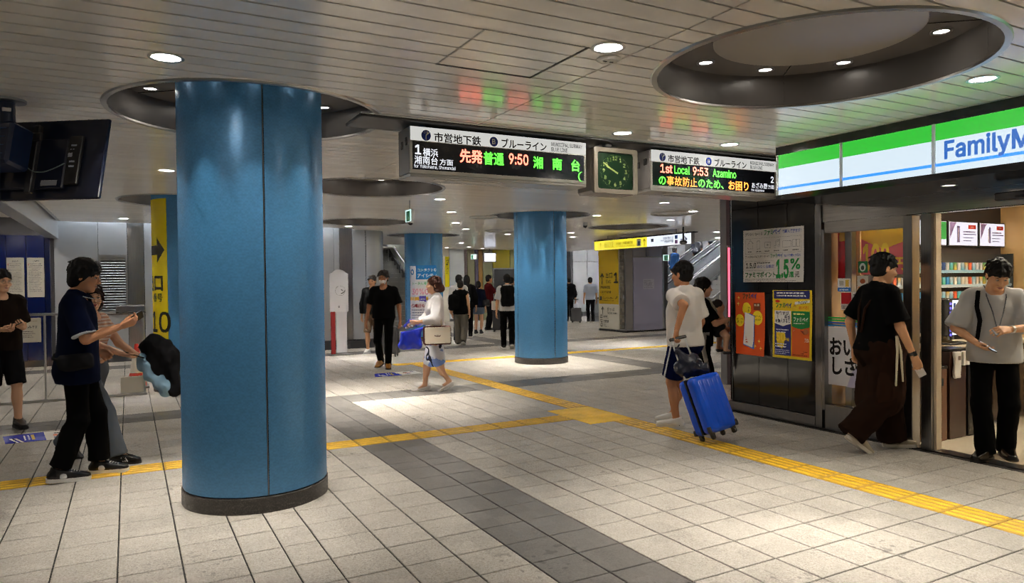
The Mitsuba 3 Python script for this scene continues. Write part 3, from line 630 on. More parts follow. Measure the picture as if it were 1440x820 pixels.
exit_sign(3.86, 10.35, 2.53, "small lit exit sign hung from the ceiling in front of the poster column")
exit_sign(11.5, 24.0, 2.42, "distant green exit sign hung over the waiting group of travellers", .5)
exit_sign(14.5, 16.7, 2.15, "small teal exit sign at the upper right corner of the grey pillar box")
def dome(x, y, label, drop=0):
    k = thing("security_camera", label, "security camera")
    put(k + "__body", cat(cyl(x, y, ZC - .08 - drop, ZC - .0005, .05, 20)), "satin", (.75, .74, .72), smooth=35)
    put(k + "__dome", ell((x, y, ZC - .085 - drop), (.045, .045, .045)), "gloss", (.01, .01, .01), smooth=True)
dome(4.62, 12.45, "white ceiling camera with a black dome below the small lit exit sign", .1); dome(8.9, 13.0, "black ceiling camera just right of the middle blue column")
k = thing("security_camera", "dark camera on a drop pole from the ceiling above the guide sign", "security camera")
put(k + "__pole", rod((12.0, 13.3, ZC), (12.0, 13.3, ZC - .34), .022, 10), "satin", (.05, .05, .05)); put(k + "__body", ell((12.0, 13.3, ZC - .38), (.08, .11, .06)), "satin", (.06, .06, .06), smooth=True)
for (x, y, lab) in ((2.46, 3.34, "small round white ceiling sensor beside the dark round cove at the upper right"), (2.9, 5.0, None)):
    if lab is None: continue
    k = thing("smoke_detector", lab, "smoke detector")
    put(k + "__base", lathe([(.07, ZC), (.07, ZC - .008), (.055, ZC - .018), (0, ZC - .018)], 28, (x, y, 0)), "satin", (.62, .60, .56), smooth=30); put(k + "__vent", cat([box(x + dx - .012, x + dx + .012, y - .006, y + .006, ZC - .021, ZC - .018) for dx in (-.025, .02)]), "paint", (.08, .08, .08))
def air_vent(x, y, r, label):
    k = thing("air_vent", label, "air vent")
    for i, (a, b) in enumerate(((1, .86), (.74, .6), (.46, .3))):
        put(k + "__ring", lathe([(r * a, ZC - .001), (r * a, ZC - .02), (r * b, ZC - .035), (r * b, ZC - .001)], 40, (x, y, 0)), "satin", (.66, .64, .6), smooth=30)
air_vent(9.3, 10.6, .42, "round ringed air vent in the ceiling left of the shop wall"); air_vent(5.05, 7.72, .2, "small round air vent in the ceiling left of the middle blue column"); air_vent(8.3, 15.9, .4, "distant round air vent in the ceiling left of the middle column")
air_vent(6.2, 12.6, .28, "round air vent in the ceiling beside the yellow ceiling glow")
# ------------------------------------------------------------------ convenience store on the right
XS = X_STORE
w = struct("wall_store_front", box(XS + .03, 7.0, 5.1, 6.2, 0, ZC), "paint", (.01, .01, .01))
for a, b in ((5.105, 5.47), (5.475, 5.885), (5.89, 6.3)):
    for z0, z1 in ((.12, 1.42), (1.424, 2.42), (2.424, ZC - .004)):
        put(w + "__panel", rbox(XS, XS + .03, a, b, z0, z1, .002), "black_stone")
put(w + "__panel", rbox(XS, 7.0, 6.3, 6.33, .12, ZC - .004, .002), "black_stone")
put(w + "__kick_plate", rbox(XS - .03, XS + .05, 5.1, 6.33, 0, .115, .004), "steel")
put(w + "__corner_strip", box(XS - .004, XS + .004, 6.296, 6.304, .115, 2.6), "metal", (.5, .5, .5))
# soffit, header, frames
struct("soffit_store", box(5.56, XS, -3.9, 4.86, 2.345, 2.365), "black_stone")
w = struct("wall_store_header", box(XS - .0, XS + .14, -3.9, 5.1, 2.175, ZC), "steel_header")
put(w + "__seam", box(XS - .0015, XS, -3.9, 5.05, 2.173, 2.179), "paint", (.02, .02, .02))
dsn = thing("door_sensor", "slim black door sensor on the steel header above the shop door", "sensor")
put(dsn + "__body", rbox(XS - .045, XS, 2.75, 3.31, 2.225, 2.29, .008), "satin", (.05, .05, .055)); put(dsn + "__lens", box(XS - .047, XS - .045, 2.9, 3.15, 2.235, 2.255), "gloss", (.01, .01, .01))
fr = struct("window_1", cat(rbox(XS - .02, XS + .10, 5.02, 5.1, 0, 2.36, .004), rbox(XS - .02, XS + .10, 4.985, 5.02, .2, 2.10, .003)), "steel")
put(fr + "__top_rail", rbox(XS - .01, XS + .09, 4.10, 4.99, 2.06, 2.178, .003), "steel_header")
put(fr + "__bottom_rail", rbox(XS - .01, XS + .09, 4.10, 4.99, 0, .26, .003), "steel")
put(fr + "__mullion", rbox(XS - .02, XS + .10, 4.035, 4.125, 0, 2.17, .004), "steel")
put(fr + "__pane", box(XS + .045, XS + .047, 4.12, 4.99, .25, 2.07), "glass")
db = struct("door_2", rbox(XS - .02, XS + .10, 3.855, 3.955, 0, 2.17, .004), "steel")
put(db + "__edge_trim", box(XS + .02, XS + .1, 3.835, 3.856, 0, 2.17), "satin", hexa("c9b79c"))
put(db + "__pane", box(XS + .07, XS + .072, 3.955, 4.036, .02, 2.16), "glass")
put(db + "__track", box(XS - .02, XS + .12, -3.9, 5.1, .0, .006), "steel")
# fascia sign
k = thing("shop_sign", "lit green, white and blue shop fascia sign reading FamilyMart above the shop front", "sign")
put(k + "__casing", cat(box(5.60, XS - .001, -3.9, 4.86, 2.366, 2.80), box(5.575, 5.62, -3.9, 4.86, 2.79, ZC - .001), box(5.575, 5.62, -3.9, 4.86, 2.366, 2.40)), "gloss", (.006, .006, .007))
put(k + "__top_strip", box(5.57, 5.575, -3.9, 4.86, 2.866, ZC - .001), "metal", (.6, .6, .62))
DIV = [4.84, 4.14, 3.32, 2.30, 1.28, .26, -.76, -1.78, -2.8, -3.82]
for a, b in zip(DIV[1:], DIV[:-1]):
    p = k + "__panel"
    p = put(p, box(5.575, 5.60, a + .012, b - .012, 2.40, 2.787), "satin", (.6, .62, .64))
    put(p + "__white_field", box(5.571, 5.575, a + .014, b - .014, 2.402, 2.655), emit=np.array(hexa("d6e8f4")) * .36, weight=.25 if b > 1 else .1)
    put(p + "__green_band", box(5.571, 5.575, a + .014, b - .014, 2.657, 2.785), emit=np.array((.006, .19, .010)), weight=.25 if b > 1 else .1)
    put(p + "__blue_stripe", box(5.569, 5.571, a + .014, b - .014, 2.452, 2.475), emit=np.array((.01, .12, .75)), weight=.03)
    put(k + "__divider", lathe([(.018, 2.40), (.018, 2.787)], 12, (5.578, b, 0)), "satin", hexa("dfeaf0"), smooth=True)
m, _ = Print().text("FamilyMart", 0, 0, .178, "ffffff", 1, kind="inter", bold=2, w=.80).mesh()
m.apply_transform(frame((5.569, 3.245, 2.505), (0, -1, 0), (0, 0, 1))); put(k + "__lettering", m, emit=(.002, .045, .185), weight=.03)
sd = thing("soffit_lamp", "small downlight in the black soffit under the shop sign", "ceiling light")
put(sd + "__trim", lathe([(.06, 2.345), (.06, 2.340), (.045, 2.340), (.043, 2.345)], 24, (5.05 + .9, 3.42, 0)), "metal", (.5, .5, .48), smooth=35)
m = lathe([(0, 2.342), (.044, 2.342)], 20, (5.95, 3.42, 0))
if m.face_normals[0][2] > 0: m.invert()
put(sd + "__lens", m, emit=(5, 4.2, 3.2), weight=.1)

# posters on the black pillar
FS = lambda y, z, x=XS - .003: frame((x, y, z), (0, -1, 0), (0, 0, 1))
def poster(name, label, y, z, w_, h_, base, pr, curl=0.0, skew=0.0):
    k = thing(name, label, "poster")
    nx, nz = 9, 11
    X, Z = np.meshgrid(np.linspace(0, w_, nx), np.linspace(0, h_, nz), indexing="xy")
    def bend(v):
        xx = v[:, 0] + skew * (1 - v[:, 1] / h_); lift = curl * (np.clip(1 - v[:, 1] / h_, 0, 1) ** 2) * (.4 + .6 * v[:, 0] / w_) + .003 * np.sin(v[:, 0] * 14) * np.sin(v[:, 1] * 9) * (curl > 0) + .003 * (curl > 0)
        return np.c_[xx, v[:, 1], v[:, 2] + lift]
    v = bend(np.c_[X.ravel(), Z.ravel(), np.zeros(nx * nz)]); f = []
    for j in range(nz - 1):
        for i in range(nx - 1):
            a = j * nx + i; f += [[a, a + 1, a + nx + 1], [a, a + nx + 1, a + nx]]
    put(k + "__sheet", move(trimesh.Trimesh(v, np.array(f), process=False), FS(y, z)), "paint", hexa(base), smooth=True)
    m, c = fine(pr, .05).mesh(step=.0005, bend=lambda v: bend(v) + [0, 0, .0015]); m.apply_transform(FS(y, z)); put(k + "__print", m, "paint", c)
    return k
G_, B_ = "167a38", "1f3d98"
pr = Print()
pr.text("プリペイドカードが", .03, .545, .040, "333333", 2, w=.26).text("ファミ", .31, .545, .068, "176d35", 2, w=.13, bold=2).text("ペイ", .44, .545, .068, B_, 2, w=.11, bold=2).text("で購入できます!", .565, .55, .044, "3a4aa0", 2, w=.26)
fr_ = sbox(.03, .33, .83, .51); pr.add(fr_.difference(fr_.buffer(-.003)), "8a8a8a", 1)
for i in range(6):
    x = .07 + i * .128; s = .07
    if i == 0: g = sbox(x, .39, x + .08, .46).union(Point(x + .04, .465).buffer(.022))
    elif i == 1: g = sbox(x + .01, .38, x + .055, .48)
    elif i == 2: g = sbox(x, .39, x + .085, .46)
    elif i == 3: g = union_all([Point(x + .015, .40).buffer(.015), Point(x + .07, .41).buffer(.015), sbox(x + .024, .40, x + .03, .47), sbox(x + .079, .41, x + .085, .48), Polygon([(x + .024, .47), (x + .085, .485), (x + .085, .465), (x + .024, .45)])])
    elif i == 4: g = sbox(x, .40, x + .1, .45).buffer(.012)
    else: g = sbox(x, .39, x + .05, .47).union(sbox(x + .052, .39, x + .1, .47))
    pr.add(g.difference(g.buffer(-.004)), "777777", 1); pr.lines(x, .35, x + .085, 1, .03, .016, "555555", 2, seed=i)
    if i == 2: pr.poly([(x + .03, .41), (x + .06, .425), (x + .03, .44)], "777777", 2)
    if i == 1: pr.rect(x + .02, .386, x + .045, .39, "777777", 2)
pr.text("プリペイドカードをファミリーマートで", .03, .285, .032, "333333", 2, w=.36).text("ファミ", .40, .28, .052, "176d35", 2, w=.10, bold=2).text("ペイ", .50, .28, .052, B_, 2, w=.08, bold=2).text("払いで購入すると", .60, .285, .034, "3a4aa0", 2, w=.22)
fr_ = sbox(.025, .135, .46, .245); pr.add(fr_.difference(fr_.buffer(-.003)), "8a8a8a", 1)
pr.text("1.5.0", .04, .165, .082, "222222", 2, kind="inter", w=.15).text("のつく日限定", .21, .165, .04, "3a4aa0", 2, w=.24).lines(.21, .215, .44, 1, .03, .018, "555555", 2)
pr.text("ファミマポイント", .025, .06, .07, "155a2c", 2, w=.45, bold=2)
pr.text("1.5", .48, .055, .255, G_, 2, kind="inter", w=.175, bold=3).text("%", .67, .145, .15, G_, 2, kind="inter", w=.13, bold=2).text("還", .665, .06, .068, G_, 2).text("元", .74, .06, .068, "333333", 2)
pr.lines(.03, .03, .82, 2, .018, .009, "666666", 2)
poster("poster", "white poster on the black pillar reading 1.5% in large green figures", 6.105, 1.55, .86, .61, "c9c6c2", pr, .012)
O_ = "d8531f"
pr = Print()
pr.text("ファミ", .12, .665, .072, "1c4a30", 2, w=.12, bold=2).text("ペイ", .245, .665, .072, B_, 2, w=.09, bold=2)
for x, y, r, t1, t2 in ((.18, .54, .068, "クーポンが", "もらえる!"), (.345, .44, .075, "無料クーポン", "もらえる"), (.07, .40, .066, "ポイントも", "貯まる!")):
    pr.oval(x, y, r, r * 1.12, "f2d52a", 1).text(t1, x, y + .006, .028, "5a4208", 2, anchor="c", w=r * 1.55).text(t2, x, y - .03, .028, "5a4208", 2, anchor="c", w=r * 1.3)
pr.rect(.29, .53, .39, .61, "7a3a1c", 2).rect(.30, .575, .33, .60, "c9b59a", 3).rect(.345, .575, .375, .60, "c9b59a", 3)
pr.poly([(.13, .125), (.285, .085), (.295, .455), (.155, .50)], "f0ece8", 2).poly([(.125, .115), (.295, .07), (.305, .46), (.15, .515)], "4a6ab8", 1)
pr.lines(.165, .20, .275, 3, .028, .018, "c04a28", 3)
for x, y in ((.37, .17), (.05, .60), (.40, .09), (.31, .11), (.06, .67)): pr.poly([(x, y + .028), (x + .006, y + .006), (x + .024, y), (x + .006, y - .006), (x, y - .028), (x - .006, y - .006), (x - .024, y), (x - .006, y + .006)], "f4d060", 2)
poster("poster", "orange poster with yellow balloons and a white phone screen on the black pillar", 6.245, .695, .455, .735, O_, pr, .05, .03)
pr = Print()
pr.rect(.02, .665, .50, .755, "232a68", 1).lines(.06, .72, .48, 2, .03, .022, "e8e8f0", 2)
pr.oval(.07, .635, .032, .016, "c8281e", 2).text("ファミ", .04, .568, .062, "1c6a35", 2, w=.13, bold=2).text("ペイ", .175, .568, .062, B_, 2, w=.09, bold=2).text("×", .29, .575, .04, "804020", 2)
pr.poly([(.31, .60), (.50, .625), (.50, .655), (.31, .63)], "f2f0e4", 2).text("POINT", .355, .607, .036, "333333", 3, kind="inter", w=.12, rot=6).text("あげる!", .36, .555, .04, "d06a20", 2, w=.12)
pr.poly([(.03, .39), (.255, .39), (.255, .53), (.03, .53)], "eceae6", 1).poly([(.03, .39), (.1425, .355), (.255, .39)], "eceae6", 1)
pr.text("おむすび、", .04, .485, .045, "20203c", 2, w=.2, bold=2).text("寿司、弁当", .04, .442, .045, "20203c", 2, w=.2, bold=2).text("を購入すると", .04, .40, .045, "20203c", 2, w=.2, bold=2)
pr.rect(.265, .36, .50, .53, "1d7a3c", 1).poly([(.265, .36), (.38, .33), (.50, .36)], "1d7a3c", 1).lines(.29, .49, .48, 1, .04, .026, "f0e890", 2).text("ファミペイ", .285, .42, .055, "f4f4f0", 2, w=.19, bold=2).lines(.29, .39, .48, 1, .03, .015, "e8f0e0", 2)
pr.rect(.03, .03, .255, .385, "262c70", 0).rect(.265, .03, .50, .355, "d9622a", 0)
pr.text("50", .045, .19, .125, "f6cf3a", 2, kind="inter", w=.13, bold=2).text("円相当", .178, .195, .04, "f6cf3a", 2, w=.07).lines(.05, .31, .24, 2, .028, .018, "e8e8f4", 2).lines(.04, .15, .25, 2, .03, .02, "e8e8f4", 2, seed=2).lines(.04, .085, .25, 3, .02, .012, "c8c8e0", 2, seed=4)
pr.oval(.30, .285, .026, .032, "f4f0e8", 2).oval(.39, .29, .045, .03, "7a2a1a", 2).oval(.45, .31, .035, .03, "a8603a", 2)
pr.text("無料", .285, .19, .085, "fff2d8", 2, w=.13, bold=2).text("引換", .43, .20, .045, "fff2d8", 2, w=.06).lines(.28, .15, .48, 2, .03, .02, "fff2d8", 2, seed=3).lines(.28, .085, .49, 3, .02, .012, "7a2a10", 2, seed=5)
poster("poster", "yellow framed poster with 50 in yellow figures on the black pillar", 5.675, .70, .53, .76, "e2c229", pr, .012, .0)

# stickers and posters on the shop window
FW = lambda y, z: frame((XS + .043, y, z), (0, -1, 0), (0, 0, 1))
pr = Print().rect(0, 0, .72, .61, "d6d4d6", 0)
pr.text("おい", .02, .33, .20, "161214", 2, w=.30, bold=2).text("しさ", .03, .13, .20, "161214", 2, w=.27, bold=2).text("に", .32, .19, .10, "161214", 2)
pr.add(Point(.52, .40).buffer(.1).union(sbox(.46, .28, .58, .42)), "9a6a4c", 1).add(affinity.scale(Point(.53, .46).buffer(.11), 1, .9).intersection(sbox(0, .40, 1, 1)), "1c1718", 2).add(Polygon([(.24, 0), (.30, .16), (.40, .25), (.48, .27), (.58, .27), (.70, .2), (.72, 0)]).buffer(.005), "b8b4cc", 1)
k = thing("window_poster", "white poster with black brush lettering low on the shop window", "poster"); put_print(k, pr, FW(5.0, .47) @ np.diag([1, 1, 1, 1.0]), step=.0008)
pr = Print()
for i, c in enumerate(("1f9a44", "1f9a44", "2a5aa8", "2a7ab8")): pr.rect(0, .075 - i * .026, .86, .092 - i * .026, c, 1)
k = thing("window_stripe", "green and blue stripes taped across the shop window", "window stripes"); put_print(k, pr, FW(4.985, 1.09))
def sticker(label, y, z, pr): put_print(thing("window_sticker", label, "sticker"), pr, FW(y, z))
sticker("red and white security sticker reading SECOM on the shop window", 4.835, 1.26, Print().rect(0, 0, .13, .185, "c9c4c2", 0).rect(.006, .06, .124, .178, "a51420", 1).text("SECOM", .008, .013, .045, "14142a", 2, kind="inter", w=.115, bold=2))
sticker("narrow white notice with small black print right of the red security sticker", 4.70, 1.26, Print().rect(0, 0, .07, .185, "c9c4c2", 0).lines(.008, .15, .064, 5, .03, .018, "2a2a2a", 1))
sticker("white card with a blue bottom strip above the red security sticker", 4.87, 1.45, Print().rect(0, 0, .15, .135, "d2d0ce", 0).rect(0, 0, .15, .04, "2f6ab2", 1).lines(.02, .012, .13, 1, .02, .016, "e6eef8", 2).rect(.02, .06, .07, .11, "a8a49a", 1).rect(.09, .05, .13, .12, "c8a848", 1))
sticker("white card with an orange bottom strip beside the man's head on the shop window", 4.645, 1.455, Print().rect(0, 0, .12, .155, "d8d2c6", 0).rect(.01, .02, .11, .045, "d8742c", 1).oval(.06, .10, .03, .025, "a8583a", 1))
sticker("green square sticker on the shop window above the cards", 4.635, 1.64, Print().rect(0, 0, .105, .115, "1b6b3a", 0).oval(.05, .055, .035, .042, "cfdccf", 1).oval(.05, .05, .018, .024, "3c4a40", 2))
sticker("round red and white prohibition sticker on the shop window at the man's shoulder", 4.335, 1.42, Print().add(Point(.04, .04).buffer(.036), "c02a30", 0).add(Point(.04, .04).buffer(.027), "e4dedc", 1).rect(.02, .034, .06, .046, "3a3030", 2))

# ------------------------------------------------------------------ inside the store
struct("floor_store", box(XS + .1, 12.0, -3.9, 6.2, -.05, .004), "satin", hexa("a89c88"))
struct("ceiling_store", box(XS + .14, 12.0, -3.9, 6.2, 2.62, 2.68), "paint", hexa("d8d0c0"))
struct("wall_store_end", box(11.9, 12.0, -3.9, 6.2, 0, 2.7), "paint", hexa("c9a878"))
struct("wall_store_near", box(XS + .1, 12.0, -4.0, -3.9, 0, 2.7), "paint", hexa("b0a48e"))
struct("wall_store_counter", box(6.95, 10.4, 4.86, 4.92, 0, 2.6), "paint", hexa("3b3432"))
struct("wall_store_panel", box(9.55, 9.62, 2.0, 4.86, 0, 2.45), "paint", hexa("c69f6a"))
for i, (x, y) in enumerate(((7.3, 3.3), (8.6, 3.0), (7.6, 1.6), (9.2, 1.4), (7.2, 4.5))):
    k = thing("shop_lamp", "flat white lamp panel in the ceiling inside the shop", "ceiling light", "lamp panels in the shop ceiling")
    put(k + "__diffuser", box(x - .12, x + .12, y - .5, y + .5, 2.595, 2.60) if i < 4 else box(x - .08, x + .08, y - .3, y + .3, 2.595, 2.60), emit=(17, 15.5, 12.5), weight=.9)
    put(k + "__frame", box(x - .14, x + .14, y - .52, y + .52, 2.60, 2.62), "paint", (.7, .7, .7))
# menu screens
for i, (x0, x1, c) in enumerate(((7.78, 8.31, "e6e4ea"), (8.34, 8.94, "e6e4ea"), (8.97, 9.53, "e6e4ea"))):
    k = thing("menu_screen", ["green and white menu screen above the cigarette rack, partly behind the door post", "left of two white and lilac menu screens above the cigarette rack", "right of two white and lilac menu screens above the cigarette rack"][i], "screen")
    z0, z1 = 1.94, 2.24
    put(k + "__bezel", rbox(x0, x1, 4.80, 4.85, z0, z1, .006), "satin", (.03, .03, .03))
    put(k + "__display", box(x0 + .015, x1 - .015, 4.797, 4.80, z0 + .015, z1 - .015), emit=np.array(hexa("dcd8e4")) * .42, weight=.1)
    pr = Print(); w_ = x1 - x0
    if i == 0: pr.rect(.02, .08, w_ - .02, z1 - z0 - .02, "3fa050", 1).oval(w_ * .4, .16, .07, .06, "c8d84a", 2).rect(w_ * .2, .1, w_ * .34, .24, "5a5a8a", 2)
    else:
        pr.poly([(.02, .09), (.12, .25), (.16, .28), (.02, .28)], "a48cc0", 1).rect(.16 if i == 1 else .2, .05, .22 if i == 1 else .235, .24, "8a80b8", 2).rect(.18, .06, .2, .22, "e0dcf0", 3)
        pr.add(sbox(w_ * .66, .215, w_ * .9, .25).buffer(.006), "d8483a", 2).text("NEW", w_ * .78, .222, .026, "ffffff", 3, kind="inter", anchor="c").lines(w_ * .48, .165, w_ * .92, 1, .03, .026, "9088a8", 2).rect(w_ * .48, .14, w_ * .92, .15, "50486a", 2).lines(w_ * .48, .10, w_ * .85, 2, .035, .014, "605878", 2)
    put_print(k + "__picture", pr, frame((x0, 4.795, z0), (1, 0, 0), (0, 0, 1)))
# cigarette rack with packs
k = thing("cigarette_rack", "black back wall rack for cigarettes behind the shop counter", "rack")
put(k + "__frame", cat(box(7.1, 9.5, 4.84, 4.86, .95, 1.86), box(7.08, 7.1, 4.70, 4.86, .95, 1.86), box(9.5, 9.52, 4.70, 4.86, .95, 1.86)), "satin", (.03, .03, .03))
cols = ["e8ecee", "d8e6f0", "3a86b8", "5ab0c8", "e0d8c8", "4a9a6a", "c85a3a", "d8b048", "2a4a80", "b0c8d8", "e4e4e4", "70b8c8"]
pk = {}
for i, c in enumerate(cols):
    nm = f"pack_shape_{i}"
    m, cc = cat(box(-.026, .026, -.011, .011, 0, .088)), hexa(c)
    v = m.vertices; col = np.where((v[:, 2:3] > .04), np.array(cc), np.array(hexa(cols[(i + 2) % 12]))) if i % 2 else np.broadcast_to(cc, (len(v), 3))
    pk[i] = put("tmp_pack", m, "satin", col)
for r_ in range(5):
    z = 1.0 + r_ * .165
    put(k + "__shelf", box(7.1, 9.5, 4.72, 4.85, z - .02, z), "satin", (.02, .02, .02)); put(k + "__price_rail", box(7.1, 9.5, 4.712, 4.72, z - .03, z + .005), "satin", hexa(("c8dce4", "9ac4d4", "e4e4e0")[r_ % 3]))
    for c in range(32):
        x = 7.16 + c * .0745
        kk = tag(numbered("cigarette_pack"), "small cigarette pack standing in the rack behind the shop counter", "cigarette pack", "cigarette packs in the rack")
        copy_of(kk, pk[int(rng.integers(0, 12))], T().translate([x, 4.738, z + .0015]))
for i in pk: del scene[pk[i]]
# counter with trash boxes, coffee machine
k = thing("shop_counter", "dark shop counter with a pale top behind the trash boxes", "counter")
put(k + "__body", box(7.0, 9.0, 4.24, 4.62, .03, .84), "satin", hexa("2a221e")); put(k + "__top", rbox(6.98, 9.05, 4.215, 4.66, .84, .88, .006), "satin", hexa("b8a890"))
def bin_(x0, x1, y0, y1, h, c, lab, top="141210"):
    k = thing("trash_box", lab, "trash box")
    put(k + "__body", rbox(x0, x1, y0, y1, .005, h, .006), "satin", hexa(c)); put(k + "__lid", rbox(x0 - .005, x1 + .005, y0 - .005, y1 + .005, h, h + .03, .006), "satin", hexa(top)); put(k + "__slot", box(x0 + .06, x1 - .06, y0 - .002, y0, h - .16, h - .09), "paint", (.01, .01, .01)); return k
bin_(6.68, 6.96, 4.02, 4.20, .70, "5d3d2a", "brown wooden trash box nearest the shop door post"); bin_(7.0, 7.28, 4.02, 4.20, .86, "35231c", "taller dark brown trash box beside the shop door with paper bags hung on it"); bin_(7.32, 7.56, 4.02, 4.20, .74, "15110f", "black trash box behind the man in the grey T-shirt")
for x, lab in ((7.03, "white paper bag hanging on the taller dark brown trash box, left one"), (7.17, "white paper bag hanging on the taller dark brown trash box, right one")):
    k = thing("paper_bag", lab, "bag")
    m = rbox(x, x + .11, 3.985, 4.012, .60 if x < 7.1 else .72, .86, .006); m = m.subdivide().subdivide(); m.vertices[:, 1] += (meshkit.noise(m.vertices * 25) - .5) * .02; m.vertices[:, 0] += (meshkit.noise(m.vertices * 18, 3) - .5) * .02
    put(k + "__sheet", m, "paint", hexa("d4cfc6"), smooth=30); put(k + "__print", box(x + .03, x + .07, 3.968, 3.972, .78, .82), "paint", hexa("6a5a50"))
for i in range(2):
    k = thing("lid_stack", ["stack of white plastic cup lids on the shop counter, left stack", "stack of white plastic cup lids on the shop counter, right stack"][i], "cup lids")
    for q in range(5): put(k + "__lid", lathe([(0, .885 + q * .022), (.05, .885 + q * .022), (.046, .90 + q * .022), (.03, .905 + q * .022), (0, .905 + q * .022)], 20, (7.07 + i * .1, 4.28, 0)), "satin", hexa("d8d6d2"), smooth=30)
k = thing("coffee_machine", "black coffee machine with a bright lit display on the shop counter", "coffee machine")
put(k + "__body", cat(rbox(7.44, 7.78, 4.28, 4.60, .97, 1.36, .01), rbox(7.44, 7.78, 4.44, 4.60, .882, .98, .006), rbox(7.44, 7.78, 4.26, 4.46, .882, .90, .004)), "gloss", (.02, .02, .022))
put(k + "__display", box(7.50, 7.72, 4.277, 4.28, .985, 1.345), emit=(.4, .46, .52), weight=.1)
pr = Print()
for a in range(4):
    for b in range(4): pr.rect(.012 + a * .052, .02 + b * .082, .052 + a * .052, .085 + b * .082, ["4a5ad0", "2a3a6a", "c8d0e8", "7a5038"][(a + b * 3) % 4], 1)
put_print(k + "__picture", pr, frame((7.50, 4.275, .985), (1, 0, 0), (0, 0, 1))); [put(k + "__nozzle", rod((xx, 4.36, .93), (xx, 4.36, .98), .012), "metal", (.6, .6, .6)) for xx in (7.57, 7.65)]; put(k + "__side_light", cat([box(7.455, 7.485, 4.276, 4.28, .975 + q * .046, 1.0 + q * .046) for q in range(8)] + [box(7.735, 7.765, 4.276, 4.28, .975 + q * .046, 1.0 + q * .046) for q in range(8)]), emit=(.06, .05, .5), weight=.03)
k = thing("coffee_poster", "tall pale poster with a red picture beside the lit coffee machine", "poster")
put(k + "__board", rbox(7.19, 7.40, 4.34, 4.36, .882, 1.48, .004), "paint", hexa("d4cabc")); put_print(k + "__print", Print().rect(.02, .42, .19, .58, "3c7a4c", 1).lines(.04, .53, .17, 3, .04, .02, "e8e8d8", 2).oval(.105, .22, .07, .08, "c8483a", 1).oval(.105, .22, .04, .05, "e8c8b0", 2).lines(.03, .09, .18, 2, .03, .018, "5a4438", 1), frame((7.19, 4.338, .88), (1, 0, 0), (0, 0, 1)))
k = thing("wall_box", "white rounded box fixed to the tan wall right of the cigarette rack", "box")
put(k + "__cover", rbox(9.40, 9.54, 4.2, 4.5, 1.52, 1.86, .02), "satin", hexa("dcd4c4")); put(k + "__base", rbox(9.42, 9.54, 4.18, 4.5, 1.30, 1.48, .01), "satin", hexa("6a625a"))
# shelf unit with goods at the right edge
k = thing("goods_shelf", "white shelf unit with packaged goods inside the shop doorway", "shelf")
put(k + "__back", box(8.1, 9.2, 3.45, 3.48, .05, 1.25), "satin", hexa("4a6ea8"))
for z in (.08, .38, .68, .98): put(k + "__shelf", rbox(8.1, 9.2, 3.1, 3.46, z, z + .025, .004), "satin", hexa("d0ccc4"))
put(k + "__base", box(8.1, 9.2, 3.12, 3.46, .005, .08), "satin", hexa("c4bfb4"))
for z in (.405, .705, 1.005):
    for q in range(8):
        kk = thing("goods_packet", "small packet of goods on the white shelf unit at the shop doorway", "packet", "packets on the white shelf unit")
        x = 8.13 + q * .132; put(kk, rbox(x, x + .115, 3.14, 3.3, z + .002, z + .12 + .05 * rng.random(), .01), "satin", hexa(["d8c84a", "c8503a", "e4e0d4", "5a9a5a", "4a7ab0", "d88a4a"][int(rng.integers(0, 6))]))
# things right behind the shop window
k = thing("sale_poster", "yellow and pink poster with a large 100 hanging inside the shop window", "poster")
pr = Print().rect(0, 0, .50, .62, "e6b83e", 0).poly([(0, 0), (.5, 0), (.5, .34), (.25, .26), (0, .38)], "d4606a", 1).text("100", .01, .06, .34, "f2d23a", 2, kind="inter", w=.30, bold=3).text("円", .36, .06, .14, "f2d23a", 2, bold=2).text("70,000", .02, .52, .07, "8a6a30", 2, kind="inter").text("合格", .28, .48, .14, "5a5040", 2, w=.2)
put_print(k + "__print", pr, frame((6.86, 4.86, 1.62), (0, -1, 0), (0, 0, 1)), step=.0008); put(k + "__board", box(6.863, 6.87, 4.36, 4.86, 1.62, 2.24), "paint", hexa("c8b888"))
for y in (4.42, 4.8): put(k + "__cord", rod((6.866, y, 2.24), (6.866, y, 2.62), .003, 6), "paint", (.5, .5, .5))
k = thing("red_banner", "red hanging banner with a yellow tip inside the left end of the shop window", "banner")
put(k + "__cloth", box(6.70, 6.705, 4.92, 5.02, 1.55, 2.62), "paint", hexa("b01e2a")); put(k + "__tip", box(6.698, 6.70, 4.93, 5.0, 1.98, 2.09), "paint", hexa("d8a838"))
k = thing("window_post", "brushed steel post standing just inside the shop window", "post")
put(k + "__shaft", rbox(6.62, 6.70, 4.80, 4.88, .005, 2.61, .006), "steel"); put(k + "__base", rbox(6.60, 6.72, 4.78, 4.90, .005, .03, .004), "steel")
k = thing("display_counter", "grey display counter standing inside the shop window behind the brush lettering poster", "counter")
put(k + "__body", rbox(6.66, 6.9, 4.26, 4.78, .005, 1.0, .006), "satin", hexa("8a857c")); put(k + "__top", rbox(6.64, 6.92, 4.24, 4.8, 1.0, 1.03, .004), "satin", hexa("a8a296"))
struct("wall_store_wood", cat(box(6.9, 6.95, 4.9, 6.2, 0, 2.6), box(6.6, 6.95, 5.05, 5.1, 0, 2.6)), "paint", hexa("b08a5c"))
